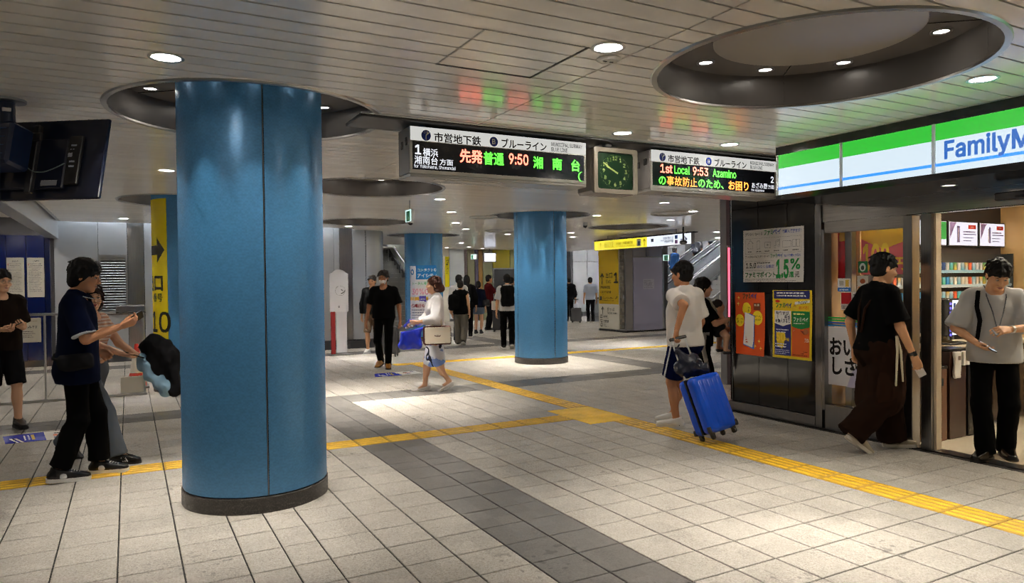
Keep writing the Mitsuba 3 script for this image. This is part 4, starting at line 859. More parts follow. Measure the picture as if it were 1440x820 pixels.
# ------------------------------------------------------------------ stairs at the far left, behind the poster column
SX0, SX1, SY0 = 6.66, 9.0, 21.9
st = thing("staircase", "grey staircase rising away from the hall behind the poster column", "stairs", kind="thing")
for i in range(20):
    put(st + "__step", box(SX0, SX1, SY0 + i * .30, SY0 + 6.3, i * .16, (i + 1) * .16), "satin", (.20, .195, .185)); put(st + "__nosing", box(SX0, SX1, SY0 + i * .30 - .004, SY0 + i * .30 + .05, (i + 1) * .16, (i + 1) * .16 + .004), "satin", (.42, .41, .38))
for s, x in ((0, SX0), (1, SX1)):
    g = Polygon([(SY0 - .2, .0), (SY0, .0), (SY0 + 6.3, 3.36), (SY0 + 6.3, 3.62), (SY0 - .2, .16 + .1)])
    m = extrude(g, .06); m.apply_transform(frame((x + (.0 if s else -.0), 0, 0), (0, 1, 0), (0, 0, 1))); m.apply_translation((-.06 if s == 0 else 0, 0, 0)); put(st + "__stringer", m, "satin", (.025, .025, .027))
    xr = x + (-.12 if s else .12)
    put(st + "__handrail", tube([(xr, SY0 - .1, .95), (xr, SY0 + .2, .95), (xr, SY0 + 6.2, 4.15)], .022, 8), "metal", (.45, .45, .45), smooth=True)
    for q in range(5): put(st + "__rail_post", rod((xr, SY0 + .3 + q * 1.4, .16 + q * 1.4 * .533), (xr, SY0 + .3 + q * 1.4, 1.0 + q * 1.4 * .533), .015, 8), "metal", (.4, .4, .4))
wl = struct("wall_stair", cat(box(SX0 - .16, SX0 - .06, SY0, 28.4, 0, 6.2), box(SX0 - .2, SX1 + .2, 28.2, 28.4, 0, 6.2), box(SX0 - .2, SX1 + .3, 23.2, 28.4, 6.1, 6.2), box(SX0 - .2, SX1 + .3, 23.1, 23.2, ZC - .0, 6.2), box(SX1 + .08, SX1 + .2, SY0, 28.3, 0, 6.2)), "paint", (.16, .155, .15))
for j in range(8):
    for i in range(5): put(wl + "__panel", rbox(SX1 + .062, SX1 + .08, SY0 + .0 + i * 1.26, SY0 + 1.25 + i * 1.26, .3 + j * .72, .3 + j * .72 + .71, .004), "satin", hexa("d4d4cf"))
sl2 = thing("stair_lamp", "strip lamp added over the upper flight of the staircase", "strip lamp"); put(sl2 + "__diffuser", box(8.2, 8.5, 24.5, 27.0, 6.04, 6.06), emit=(30, 30, 29), weight=.8); put(sl2 + "__housing", box(8.15, 8.55, 24.4, 27.1, 6.06, 6.095), "paint", (.6, .6, .6))  # lamp added inside the stair shaft to brighten its pale wall

# ------------------------------------------------------------------ stairs and escalators at the far right
st = thing("staircase", "broad staircase rising to the right beside the escalators", "stairs", kind="thing")
for i in range(26):
    put(st + "__step", box(16.9 + i * .29, 25.0, 15.5, 19.75, i * .17, (i + 1) * .17), "satin", hexa("b0afab")); put(st + "__nosing", box(16.896 + i * .29, 16.94 + i * .29, 15.5, 19.75, (i + 1) * .17, (i + 1) * .17 + .004), "satin", (.05, .05, .05))
for yy in (17.4, 19.55): put(st + "__handrail", tube([(16.8, yy, .95), (16.95, yy, .95), (24.0, yy, .95 + 7.05 * .586)], .024, 8), "metal", (.6, .6, .62), smooth=True)
for q in range(6): put(st + "__rail_post", rod((17.2 + q * 1.1, 17.4, .17 + q * 1.1 * .586), (17.2 + q * 1.1, 17.4, 1.08 + q * 1.1 * .586), .016, 8), "metal", (.5, .5, .52))
def escalator(y0, y1, label):
    k = thing("escalator", label, "escalator", kind="thing")
    xa, xb, t = 17.1, 24.6, .565
    def side(y, lo, hi, th, nm, mt, c, ex=.0):
        g = Polygon([(xa - 1.6, max(0, lo)), (xa, max(0.0, lo)), (xb, (xb - xa) * t + lo), (xb, (xb - xa) * t + hi), (xa, hi), (xa - 1.6, hi)])
        m = extrude(g, th); m.apply_transform(frame((0, y, 0), (1, 0, 0), (0, 0, 1))); put(k + "__" + nm, m, mt, c)
    for yy in (y0 + .16, y1): side(yy, -.5, .22, .16, "side_panel", "satin", hexa("a4a6aa")); 
    for yy in (y0 + .1, y1 - .08):
        side(yy, .22, .30, .08, "deck", "metal", (.75, .76, .78)); side(yy - .03, .30, .86, .012, "balustrade", "satin", hexa("b4b8bc"))
        put(k + "__handrail", tube([(xa - 1.6, yy - .036, .90), (xa, yy - .036, .90), (xb, yy - .036, (xb - xa) * t + .90)], .04, 8), "satin", (.03, .03, .032), smooth=True)
        put(k + "__light_rail", tube([(xa - 1.6, yy - .06, .84), (xa, yy - .06, .84), (xb, yy - .06, (xb - xa) * t + .84)], .018, 6), "metal", (.85, .86, .88), smooth=True)
    for i in range(19): put(k + "__step", box(xa + i * .4, xa + i * .4 + .4, y0 + .17, y1 - .17, max(0, i * .226 - .25), i * .226 + .02), "satin", (.10, .10, .105))
escalator(19.9, 21.0, "nearer escalator rising to the right behind the man in the white T-shirt")
escalator(21.3, 22.4, "farther escalator rising to the right with passengers riding up")

# ------------------------------------------------------------------ pillar box with the exit 1 sign
k = thing("pillar_box", "grey steel pillar box with a locked door panel at the far right of the hall", "pillar", kind="thing")
put(k + "__core", box(13.13, 14.75, 17.08, 18.42, 0.0, ZC - .002), "satin", (.30, .30, .32))
put(k + "__panel", rbox(13.10, 13.13, 17.06, 17.10, .1, ZC - .004, .003), "steel"); put(k + "__panel", rbox(13.12, 13.38, 17.05, 17.08, .1, ZC - .004, .004), "satin", hexa("8a8684"))
d = put(k + "__door", rbox(13.40, 14.52, 17.035, 17.08, .04, 2.26, .006), "satin", hexa("a5a3ba"))
put(d + "__notice", box(13.76, 14.18, 17.030, 17.034, 1.30, 1.60), "paint", hexa("b9b8c6")); put_print(d + "__print", Print().lines(.03, .24, .38, 5, .05, .026, "6c6c80", 1), frame((13.76, 17.029, 1.30), (1, 0, 0), (0, 0, 1)))
put(k + "__panel", rbox(13.40, 13.86, 17.045, 17.08, 2.29, ZC - .004, .004), "satin", hexa("8e8d98")); put(k + "__panel", rbox(13.9, 14.52, 17.045, 17.08, 2.29, ZC - .004, .004), "satin", hexa("76768a"))
put(k + "__corner_post", rbox(14.54, 14.76, 17.03, 17.2, .05, ZC - .004, .03), "steel"); put(k + "__kick", box(13.1, 14.76, 17.03, 18.43, 0, .05), "paint", (.02, .02, .02))
for i in range(2):
    for q in range(26): put(k + "__mosaic_tile", rbox(13.095, 13.13, 17.12 + i * .105, 17.22 + i * .105, .10 + q * .106, .20 + q * .106, .006), "satin", hexa(["5f5a50", "6e685c", "534e46"][(i + q * 2) % 3]))
put(k + "__handle", rod((13.09, 17.13, 1.0), (13.09, 17.13, 1.12), .012, 8), "metal", (.6, .6, .6))
FP = frame((13.095, 18.42, 0), (0, -1, 0), (0, 0, 1))
k = thing("direction_sign", "tall yellow and white exit 1 direction panel on the left side of the pillar box", "sign")
put(k + "__board", box(13.095, 13.128, 17.36, 18.41, .075, ZC - .01), "paint", hexa("c2beb2"))
pr = Print().rect(.02, .84, 1.05, 2.86, "a8890f", 0).rect(.02, .07, 1.05, .83, "b9b5a9", 0)
arrow_up(pr, .20, 1.45, .36, "1c1808", 2); pr.text("出口", .38, 1.66, .19, "1c1808", 2, w=.34, bold=1).text("Exit", .40, 1.49, .13, "1c1808", 2, kind="inter", w=.24).text("1", .78, 1.50, .40, "1c1808", 2, kind="inter", bold=2)
pr.text("市民病院方面", .1, 1.33, .09, "1c1808", 2, w=.5).text("バスのりば方面", .1, 1.18, .09, "1c1808", 2, w=.55).text("タクシー", .2, 1.10, .05, "1c1808", 2)
pr.rect(.06, .95, .18, 1.08, "1c1808", 2).text("エレベーター", .22, .99, .10, "1c1808", 2, w=.55).text("↗", .86, .99, .13, "1c1808", 2).lines(.22, .94, .9, 1, .03, .022, "1c1808", 2)
arrow_up(pr, .22, .50, .26, "2a2a26", 2); pr.text("きっぷ", .44, .64, .12, "2a2a26", 2, w=.36).text("Ticket area", .44, .54, .08, "2a2a26", 2, kind="inter", w=.5)
for z, t_ in ((.40, "新幹線"), (.26, "JR横浜線"), (.13, "バス")): pr.add(sbox(.1, z, .2, z + .1).difference(sbox(.12, z + .02, .18, z + .08)), "2a2a26", 2).text(t_, .26, z + .03, .065, "2a2a26", 2, bold=1).lines(.26, z, .6, 1, .02, .014, "4a4a46", 2)
put_print(k + "__lettering", pr, FP @ np.array([[1, 0, 0, 0], [0, 1, 0, 0], [0, 0, 1, .002], [0, 0, 0, 1.0]]), step=.0015)

# ------------------------------------------------------------------ lit advertising pillar behind the shop
k = thing("advert_pillar", "grey post with a narrow lit pink advertising panel behind the black shop pillar", "advertising post", kind="thing")
put(k + "__body", rbox(7.88, 8.5, 7.8, 7.93, 0, ZC - .002, .004), "satin", hexa("77787c")); put(k + "__lit_panel", box(7.91, 8.45, 7.792, 7.8, 1.02, 2.06), emit=(.95, .09, .15), weight=.1); put(k + "__frame", cat(box(7.885, 8.48, 7.785, 7.80, 2.06, 2.09), box(7.885, 8.48, 7.785, 7.8, .99, 1.02)), "metal", (.5, .5, .5))
# ------------------------------------------------------------------ standing panel at the left wall
k = thing("standing_panel", "white and red standing advertising panel beside the far steel wall", "standing sign")
g = sbox(3.92, .98, 4.27, 1.78).buffer(.0).union(Point(4.10, 1.70).buffer(.16)).buffer(.03)
m = extrude(g, .03); m.apply_transform(frame((0, 15.6, 0), (1, 0, 0), (0, 0, 1))); put(k + "__upper_board", m, "paint", hexa("dddde2"))
put(k + "__lower_board", rbox(4.02, 4.26, 15.57, 15.60, .05, .96, .01), "paint", hexa("cfcfd6")); put(k + "__red_board", rbox(3.90, 4.0, 15.555, 15.585, .0, .96, .01), "paint", hexa("6c1016")); put(k + "__foot", rbox(3.86, 4.3, 15.45, 15.75, 0, .03, .008), "satin", (.1, .1, .1))
pr = Print().add(Point(4.12, 1.42).buffer(.11).difference(Point(4.12, 1.42).buffer(.105)), "33333a", 1).text("ン", 4.12, 1.36, .12, "22222a", 2, bold=2).text("会", 4.06, 1.05, .05, "55555c", 2)
put_print(k + "__print", pr, frame((0, 15.568, 0), (1, 0, 0), (0, 0, 1)))
# ------------------------------------------------------------------ glass barrier, notice, cone
k = thing("glass_barrier", "glass barrier with a flat steel top rail in front of the far left wall", "barrier")
YR = 11.65
put(k + "__top_rail", rbox(-2.3, -.16, YR - .03, YR + .03, 1.19, 1.225, .006), "metal", (.62, .63, .65))
for x in (-2.2, -1.02, .19): put(k + "__post", rod((x, YR, .0), (x, YR, 1.20), .014, 10), "metal", (.55, .55, .55))
put(k + "__pane", box(-2.19, -1.035, YR - .004, YR - .001, .04, 1.19), "glass"); put(k + "__pane", box(-1.005, .175, YR - .004, YR - .001, .04, 1.19), "glass")
put(k + "__sill", rbox(-2.3, .22, YR - .03, YR + .03, 0, .035, .005), "metal", (.5, .5, .5))
k = thing("barrier_counter", "polished steel shelf with a pale kick board at the end of the glass barrier", "counter")
put(k + "__shelf", rbox(-.16, .22, YR + .04, YR + .48, 1.20, 1.30, .01), "steel"); put(k + "__rim", box(-.16, .22, YR + .036, YR + .04, 1.19, 1.21), "satin", (.05, .05, .05)); put(k + "__kick_board", rbox(-.12, .185, YR + .03, YR + .06, .03, .27, .006), "satin", hexa("c4beb0")); put(k + "__bracket", box(.17, .2, YR + .35, YR + .4, 0, 1.2), "metal", (.5, .5, .5))
k = thing("barrier_notice", "white printed notice fixed to the glass barrier beside the man in the dark T-shirt", "notice")
put(k + "__sheet", box(-1.36, -1.06, YR - .010, YR - .006, .83, 1.165), "paint", hexa("cfc9b8"))
pr = Print().lines(.04, .285, .26, 1, .03, .014, "b09a70", 1).text("切符のみです", .05, .195, .042, "2a2a2a", 1, w=.21, bold=1).lines(.03, .145, .27, 2, .028, .012, "5a4a50", 1).lines(.03, .09, .25, 2, .022, .010, "5a4a50", 1, seed=4)
put_print(k + "__print", pr, frame((-1.36, YR - .0105, .83), (1, 0, 0), (0, 0, 1)))
k = thing("traffic_cone", "red traffic cone with a white band behind the glass barrier", "traffic cone")
cx_, cy_ = .10, 12.5
put(k + "__base", rbox(cx_ - .17, cx_ + .17, cy_ - .17, cy_ + .17, 0, .03, .01), "paint", (.04, .04, .04))
put(k + "__body", lathe([(.135, .03), (.025, .68), (0, .68)], 32, (cx_, cy_, 0)), "satin", hexa("b8281c"), smooth=35)
put(k + "__white_band", lathe([(.1015, .235), (.0575, .50), (.0560, .50)], 32, (cx_, cy_, 0)), "satin", hexa("d8d4c8"), smooth=35); 
for i in range(2):
    k = thing("wall_notice", ["left of two white printed notices on the navy wall", "right of two white printed notices on the navy wall"][i], "notice")
    x = (-2.07, -1.74)[i]
    put(k + "__sheet", box(x, x + .285, 16.792, 16.799, 1.38, 2.16), "paint", hexa("cfcbbd")); put_print(k + "__print", Print().text("お知らせ" if i == 0 else "ご案内", .09, .70, .032, "333333", 1, w=.1).lines(.025, .655, .26, 17, .034, .013, "6a6a6a", 1, seed=i).rect(.02, .63, .032, .66, "b03030", 1), frame((x, 16.7915, 1.38), (1, 0, 0), (0, 0, 1)))
# yellow tag on the far pilaster and lit sign
k = thing("wall_tag", "narrow yellow direction tag on the pale far pilaster right of the poster column", "sign")
put(k + "__board", box(11.03, 11.21, 25.90, 25.915, 1.38, 2.58), "paint", hexa("e6d61a")); pr = Print(); pr.text("2", .07, .95, .16, "1a1a10", 1, kind="inter", bold=1).rect(.05, .86, .12, .92, "1a1a10", 1).text("出", .03, 1.0, .07, "1a1a10", 1).lines(.04, .78, .15, 6, .05, .025, "6a6418", 1); put_print(k + "__print", pr, frame((11.03, 25.899, 1.38), (1, 0, 0), (0, 0, 1)))
k = thing("lit_sign", "small white lit sign hung from the ceiling far behind the crowd of travellers", "sign")
put(k + "__box", rbox(12.4, 12.95, 25.2, 25.3, 2.35, 2.72, .01), "satin", (.3, .3, .35)); put(k + "__face", box(12.43, 12.92, 25.195, 25.2, 2.38, 2.69), emit=(.55, .6, .75), weight=.1); put(k + "__hanger", rod((12.68, 25.25, 2.72), (12.68, 25.25, ZC), .02, 8), "satin", (.1, .1, .1))
# floor stickers
def sticker_floor(label, quad_blue, quad_white, y_txt):
    k = thing("floor_sticker", label, "floor sticker")
    z = .0012
    def flat(nm, pts, c, dz=0):
        g = Polygon(pts); m = extrude(g if g.exterior.is_ccw else Polygon(pts[::-1]), .0008, z + dz); put(k + "__" + nm, m, "satin", hexa(c))
    flat("blue_part", quad_blue, "24309a"); flat("white_part", quad_white, "d4d2cc")
    b0, b1, b2, b3 = [np.array(q) for q in quad_blue]
    L = lambda s, t: tuple((b0 * (1 - s) + b3 * s) * (1 - t) + (b1 * (1 - s) + b2 * s) * t)
    for s0, s1, c in ((.17, .23, "e4e4e8"), (.29, .35, "e4e4e8")): flat("stripe", [L(s0 + .1, 0), L(s0 - .05, .55), L(s1 - .05, .55), L(s1 + .1, 0)], c, .0009)
    flat("stripe", [L(.235, 0.02), L(.185, .55), L(.24, .55), L(.285, .02)], "14141c", .0009)
    for s0, s1, c in ((.48, .52, "dcdcec"), (.58, .62, "b8b8e0"), (.66, .74, "c8a850")): flat("mark", [L(s0, .2), L(s0, .8), L(s1, .8), L(s1, .2)], c, .0009)
    w0, w1, w2, w3 = [np.array(q) for q in quad_white]
    M = lambda s, t: tuple((w0 * (1 - s) + w3 * s) * (1 - t) + (w1 * (1 - s) + w2 * s) * t)
    for s0, s1, t0, t1, c in ((.3, .6, .45, .6, "d06030"), (.35, .55, .7, .8, "3a3a3a"), (.3, .5, .2, .32, "5a6a9a"), (.7, .85, .7, .85, "6a4a6a")): flat("mark", [M(s0, t0), M(s0, t1), M(s1, t1), M(s1, t0)], c, .0009)
sticker_floor("blue and white arrow sticker on the floor beside the man in dark shorts", [(-1.12, 8.75), (-1.2, 9.2), (-.84, 9.25), (-.77, 8.75)], [(-.77, 8.75), (-.84, 9.25), (-.58, 9.24), (-.53, 8.71)], 0)
sticker_floor("blue and white arrow sticker on the floor in front of the masked man", [(3.64, 11.6), (3.75, 12.0), (4.15, 12.0), (4.1, 11.55)], [(4.1, 11.6), (4.1, 12.05), (4.5, 12.0), (4.5, 11.6)], 0)
# ------------------------------------------------------------------ figures: distance fields meshed with surface nets
class Field:
    def __init__(s, lo, hi, h):
        s.lo, s.h = np.array(lo, float), h
        s.n = np.ceil((np.array(hi, float) - s.lo) / h).astype(int) + 1
        s.d = np.full(s.n, 0.25)
    def _sub(s, lo, hi):
        a = np.clip(np.floor((np.asarray(lo) - s.lo) / s.h).astype(int), 0, s.n); b = np.clip(np.ceil((np.asarray(hi) - s.lo) / s.h).astype(int) + 1, 0, s.n)
        if np.any(b <= a): return None, None
        sl = tuple(slice(x, y) for x, y in zip(a, b))
        g = np.meshgrid(*[s.lo[i] + s.h * np.arange(a[i], b[i]) for i in range(3)], indexing="ij", sparse=True)
        return sl, g
    def _join(s, sl, q, k, sub=False):
        a = s.d[sl]
        if sub: a, q = -a, q
        m = np.maximum(k - np.abs(a - q), 0) / max(k, 1e-9)
        r = np.minimum(a, q) - m * m * k * .25
        s.d[sl] = -r if sub else r
    def cone(s, a, b, ra, rb, k=.02, flat=(1, 1, 1), sub=False, capped=False):
        """Rounded cone from a to b; flat scales the axes (2 = half as thick that way)."""
        a, b = np.asarray(a, float), np.asarray(b, float); R = max(ra, rb) + k + 3 * s.h
        sl, g = s._sub(np.minimum(a, b) - R, np.maximum(a, b) + R)
        if sl is None: return s
        F = np.asarray(flat, float); ab = (b - a) * F; L = max(ab @ ab, 1e-12)
        p = [(g[i] - a[i]) * F[i] for i in range(3)]
        t = np.clip((p[0] * ab[0] + p[1] * ab[1] + p[2] * ab[2]) / L, 0, 1)
        q = np.sqrt((p[0] - t * ab[0]) ** 2 + (p[1] - t * ab[1]) ** 2 + (p[2] - t * ab[2]) ** 2) - (ra + (rb - ra) * t)
        if capped:
            n = (b - a) / (np.linalg.norm(b - a) + 1e-9); q = np.maximum(q, (g[0] - b[0]) * n[0] + (g[1] - b[1]) * n[1] + (g[2] - b[2]) * n[2])
        s._join(sl, q, k, sub); return s
    def ell(s, c, r, k=.02, M=None, sub=False):
        c, r = np.asarray(c, float), np.asarray(r, float); R = r.max() + k + 3 * s.h
        sl, g = s._sub(c - R, c + R)
        if sl is None: return s
        p = [g[i] - c[i] for i in range(3)]
        if M is not None: p = [M[0, i] * p[0] + M[1, i] * p[1] + M[2, i] * p[2] for i in range(3)]
        k0 = np.sqrt((p[0] / r[0]) ** 2 + (p[1] / r[1]) ** 2 + (p[2] / r[2]) ** 2); k1 = np.sqrt((p[0] / r[0] ** 2) ** 2 + (p[1] / r[1] ** 2) ** 2 + (p[2] / r[2] ** 2) ** 2)
        s._join(sl, k0 * (k0 - 1) / np.maximum(k1, 1e-6), k, sub); return s
    def rbox(s, c, hs, r, M=None, k=.01, sub=False):
        c, hs = np.asarray(c, float), np.asarray(hs, float); R = np.linalg.norm(hs) + k + 3 * s.h
        sl, g = s._sub(c - R, c + R)
        if sl is None: return s
        p = [g[i] - c[i] for i in range(3)]
        if M is not None: p = [M[0, i] * p[0] + M[1, i] * p[1] + M[2, i] * p[2] for i in range(3)]
        q = [np.abs(p[i]) - hs[i] + r for i in range(3)]
        d = np.sqrt(np.maximum(q[0], 0) ** 2 + np.maximum(q[1], 0) ** 2 + np.maximum(q[2], 0) ** 2) + np.minimum(np.maximum(q[0], np.maximum(q[1], q[2])), 0) - r
        s._join(sl, d, k, sub); return s
    def cut(s, p, n):
        p, n = np.asarray(p, float), np.asarray(n, float) / np.linalg.norm(n)
        g = np.meshgrid(*[s.lo[i] + s.h * np.arange(s.n[i]) for i in range(3)], indexing="ij", sparse=True)
        s.d = np.maximum(s.d, (g[0] - p[0]) * n[0] + (g[1] - p[1]) * n[1] + (g[2] - p[2]) * n[2]); return s
    def folds(s, amp, freq=(14, 14, 7), seed=0):
        i = np.argwhere(np.abs(s.d) < .09)
        p = s.lo + i * s.h
        s.d[tuple(i.T)] += amp * 2 * (meshkit.fbm(p * np.asarray(freq), 2, seed) - .5); return s
    def mesh(s):
        d = np.pad(s.d, 1, constant_values=.25); lo = s.lo - s.h; inside = d < 0
        n = np.array(d.shape)
        c = np.zeros(n - 1, int)
        for o in np.ndindex(2, 2, 2): c += inside[o[0]:n[0] - 1 + o[0], o[1]:n[1] - 1 + o[1], o[2]:n[2] - 1 + o[2]]
        act = np.argwhere((c > 0) & (c < 8))
        if not len(act): return None
        idx = np.full(n - 1, -1); idx[tuple(act.T)] = np.arange(len(act))
        acc, cnt = np.zeros((len(act), 3)), np.zeros(len(act))
        for ax in range(3):
            o1, o2 = [q for q in range(3) if q != ax]
            for u in (0, 1):
                for w in (0, 1):
                    A = act.copy(); A[:, o1] += u; A[:, o2] += w; B = A.copy(); B[:, ax] += 1
                    da, db = d[tuple(A.T)], d[tuple(B.T)]; m = (da < 0) != (db < 0)
                    t = np.where(m, da / np.where(m, da - db, 1), 0); P = A.astype(float); P[:, ax] += t
                    acc += np.where(m[:, None], P, 0); cnt += m
        v = lo + s.h * acc / cnt[:, None]
        faces = []
        for ax in range(3):
            o1, o2 = (ax + 1) % 3, (ax + 2) % 3
            sl0 = [slice(None)] * 3; sl1 = [slice(None)] * 3; sl0[ax] = slice(0, -1); sl1[ax] = slice(1, None)
            e = np.argwhere(inside[tuple(sl0)] != inside[tuple(sl1)])
            e = e[(e[:, o1] > 0) & (e[:, o2] > 0) & (e[:, o1] < n[o1] - 1) & (e[:, o2] < n[o2] - 1)]
            q = []
            for u, w in ((-1, -1), (0, -1), (0, 0), (-1, 0)):
                E = e.copy(); E[:, o1] += u; E[:, o2] += w; q.append(idx[tuple(E.T)])
            q = np.stack(q, 1); flip = ~inside[tuple(e.T)]
            q[flip] = q[flip][:, ::-1]
            faces.append(q)
        f = np.vstack(faces)
        m = trimesh.Trimesh(v, np.vstack([f[:, [0, 1, 2]], f[:, [0, 2, 3]]]), process=False)
        return m
def smooth_mesh(m, it=4):
    if m is None: return None
    from scipy.sparse import coo_matrix
    v, f = np.array(m.vertices), np.array(m.faces)
    i = np.concatenate([f[:, 0], f[:, 1], f[:, 2], f[:, 1], f[:, 2], f[:, 0]]); j = np.concatenate([f[:, 1], f[:, 2], f[:, 0], f[:, 0], f[:, 1], f[:, 2]])
    A = coo_matrix((np.ones(len(i)), (i, j)), shape=(len(v), len(v))).tocsr(); deg = np.maximum(np.asarray(A.sum(1)).ravel(), 1)[:, None]
    for _ in range(it):
        v = v + .5 * (A @ v / deg - v); v = v - .45 * (A @ v / deg - v)
    return trimesh.Trimesh(v, f, process=False)
def rotz(a): return np.array([[math.cos(a), -math.sin(a), 0], [math.sin(a), math.cos(a), 0], [0, 0, 1.0]])
def rotx(a): return np.array([[1, 0, 0], [0, math.cos(a), -math.sin(a)], [0, math.sin(a), math.cos(a)]])
def roty(a): return np.array([[math.cos(a), 0, math.sin(a)], [0, 1, 0], [-math.sin(a), 0, math.cos(a)]])
def unit(v): v = np.asarray(v, float); return v / (np.linalg.norm(v) + 1e-12)
def ik(A, t, l1, l2, pole):
    A, t = np.asarray(A, float), np.asarray(t, float); D = t - A; L = np.linalg.norm(D)
    if L > (l1 + l2) * .995: t = A + D / L * (l1 + l2) * .995; D = t - A; L = np.linalg.norm(D)
    u = D / L; a = (l1 * l1 - l2 * l2 + L * L) / (2 * L); hh = math.sqrt(max(l1 * l1 - a * a, 0))
    p = np.asarray(pole, float); p = unit(p - u * (p @ u))
    return A + u * a + p * hh, t
RIGHT, FWD = np.array([_r[0], _r[1], 0]), np.array([math.sin(YAW), math.cos(YAW), 0])
def heading(r, f): v = unit(RIGHT * r + FWD * f); return math.atan2(v[1], v[0]) - PI / 2

def hand_mesh(side, s, curl, spread=0.06, thumb=.5, res=.004):
    """Right hand (side +1) or left (-1): wrist at 0, fingers +y, palm facing -z."""
    F = Field((-.075 * s, -.04 * s, -.10 * s), (.075 * s, .21 * s, .045 * s), res)
    th = -side
    xs = [th * .030, th * .010, th * -.010, th * -.029]; ln = [.072, .080, .074, .058]
    F.cone((0, -.035 * s, 0), (0, .015 * s, 0), .021 * s, .024 * s, .01, flat=(1, 1, 1.35))
    for i, x in enumerate(xs):
        y = (.086, .090, .087, .080)[i]
        F.cone((x * .55 * s, .008 * s, 0), (x * s, y * s, 0), .0145 * s, .0115 * s, .016 * s)
    for i, x in enumerate(xs):
        p = np.array([x, (.086, .090, .087, .080)[i], 0]) * s; a = 0.0; dx = x * spread / .03
        for q, (fr, bend) in enumerate(((.45, 62), (.31, 78), (.24, 45))):
            a += math.radians(bend) * (curl[i] if np.ndim(curl) else curl)
            dvec = unit((dx, math.cos(a), -math.sin(a))); e = p + dvec * ln[i] * fr * s
            F.cone(p, e, (.0098 - .0009 * q) * s, (.0090 - .0010 * q) * s, .004 * s); p = e
    p0 = np.array([th * .018, .022, -.006]) * s; p1 = np.array([th * (.044 - .012 * thumb), .058, -.012 - .018 * thumb]) * s; p2 = np.array([th * (.052 - .030 * thumb), .088, -.018 - .028 * thumb]) * s; p3 = np.array([th * (.054 - .042 * thumb), .108, -.020 - .034 * thumb]) * s
    F.cone(p0, p1, .0165 * s, .0125 * s, .012 * s).cone(p1, p2, .0115 * s, .0100 * s, .005 * s).cone(p2, p3, .0098 * s, .0080 * s, .004 * s)
    return smooth_mesh(F.mesh(), 3)

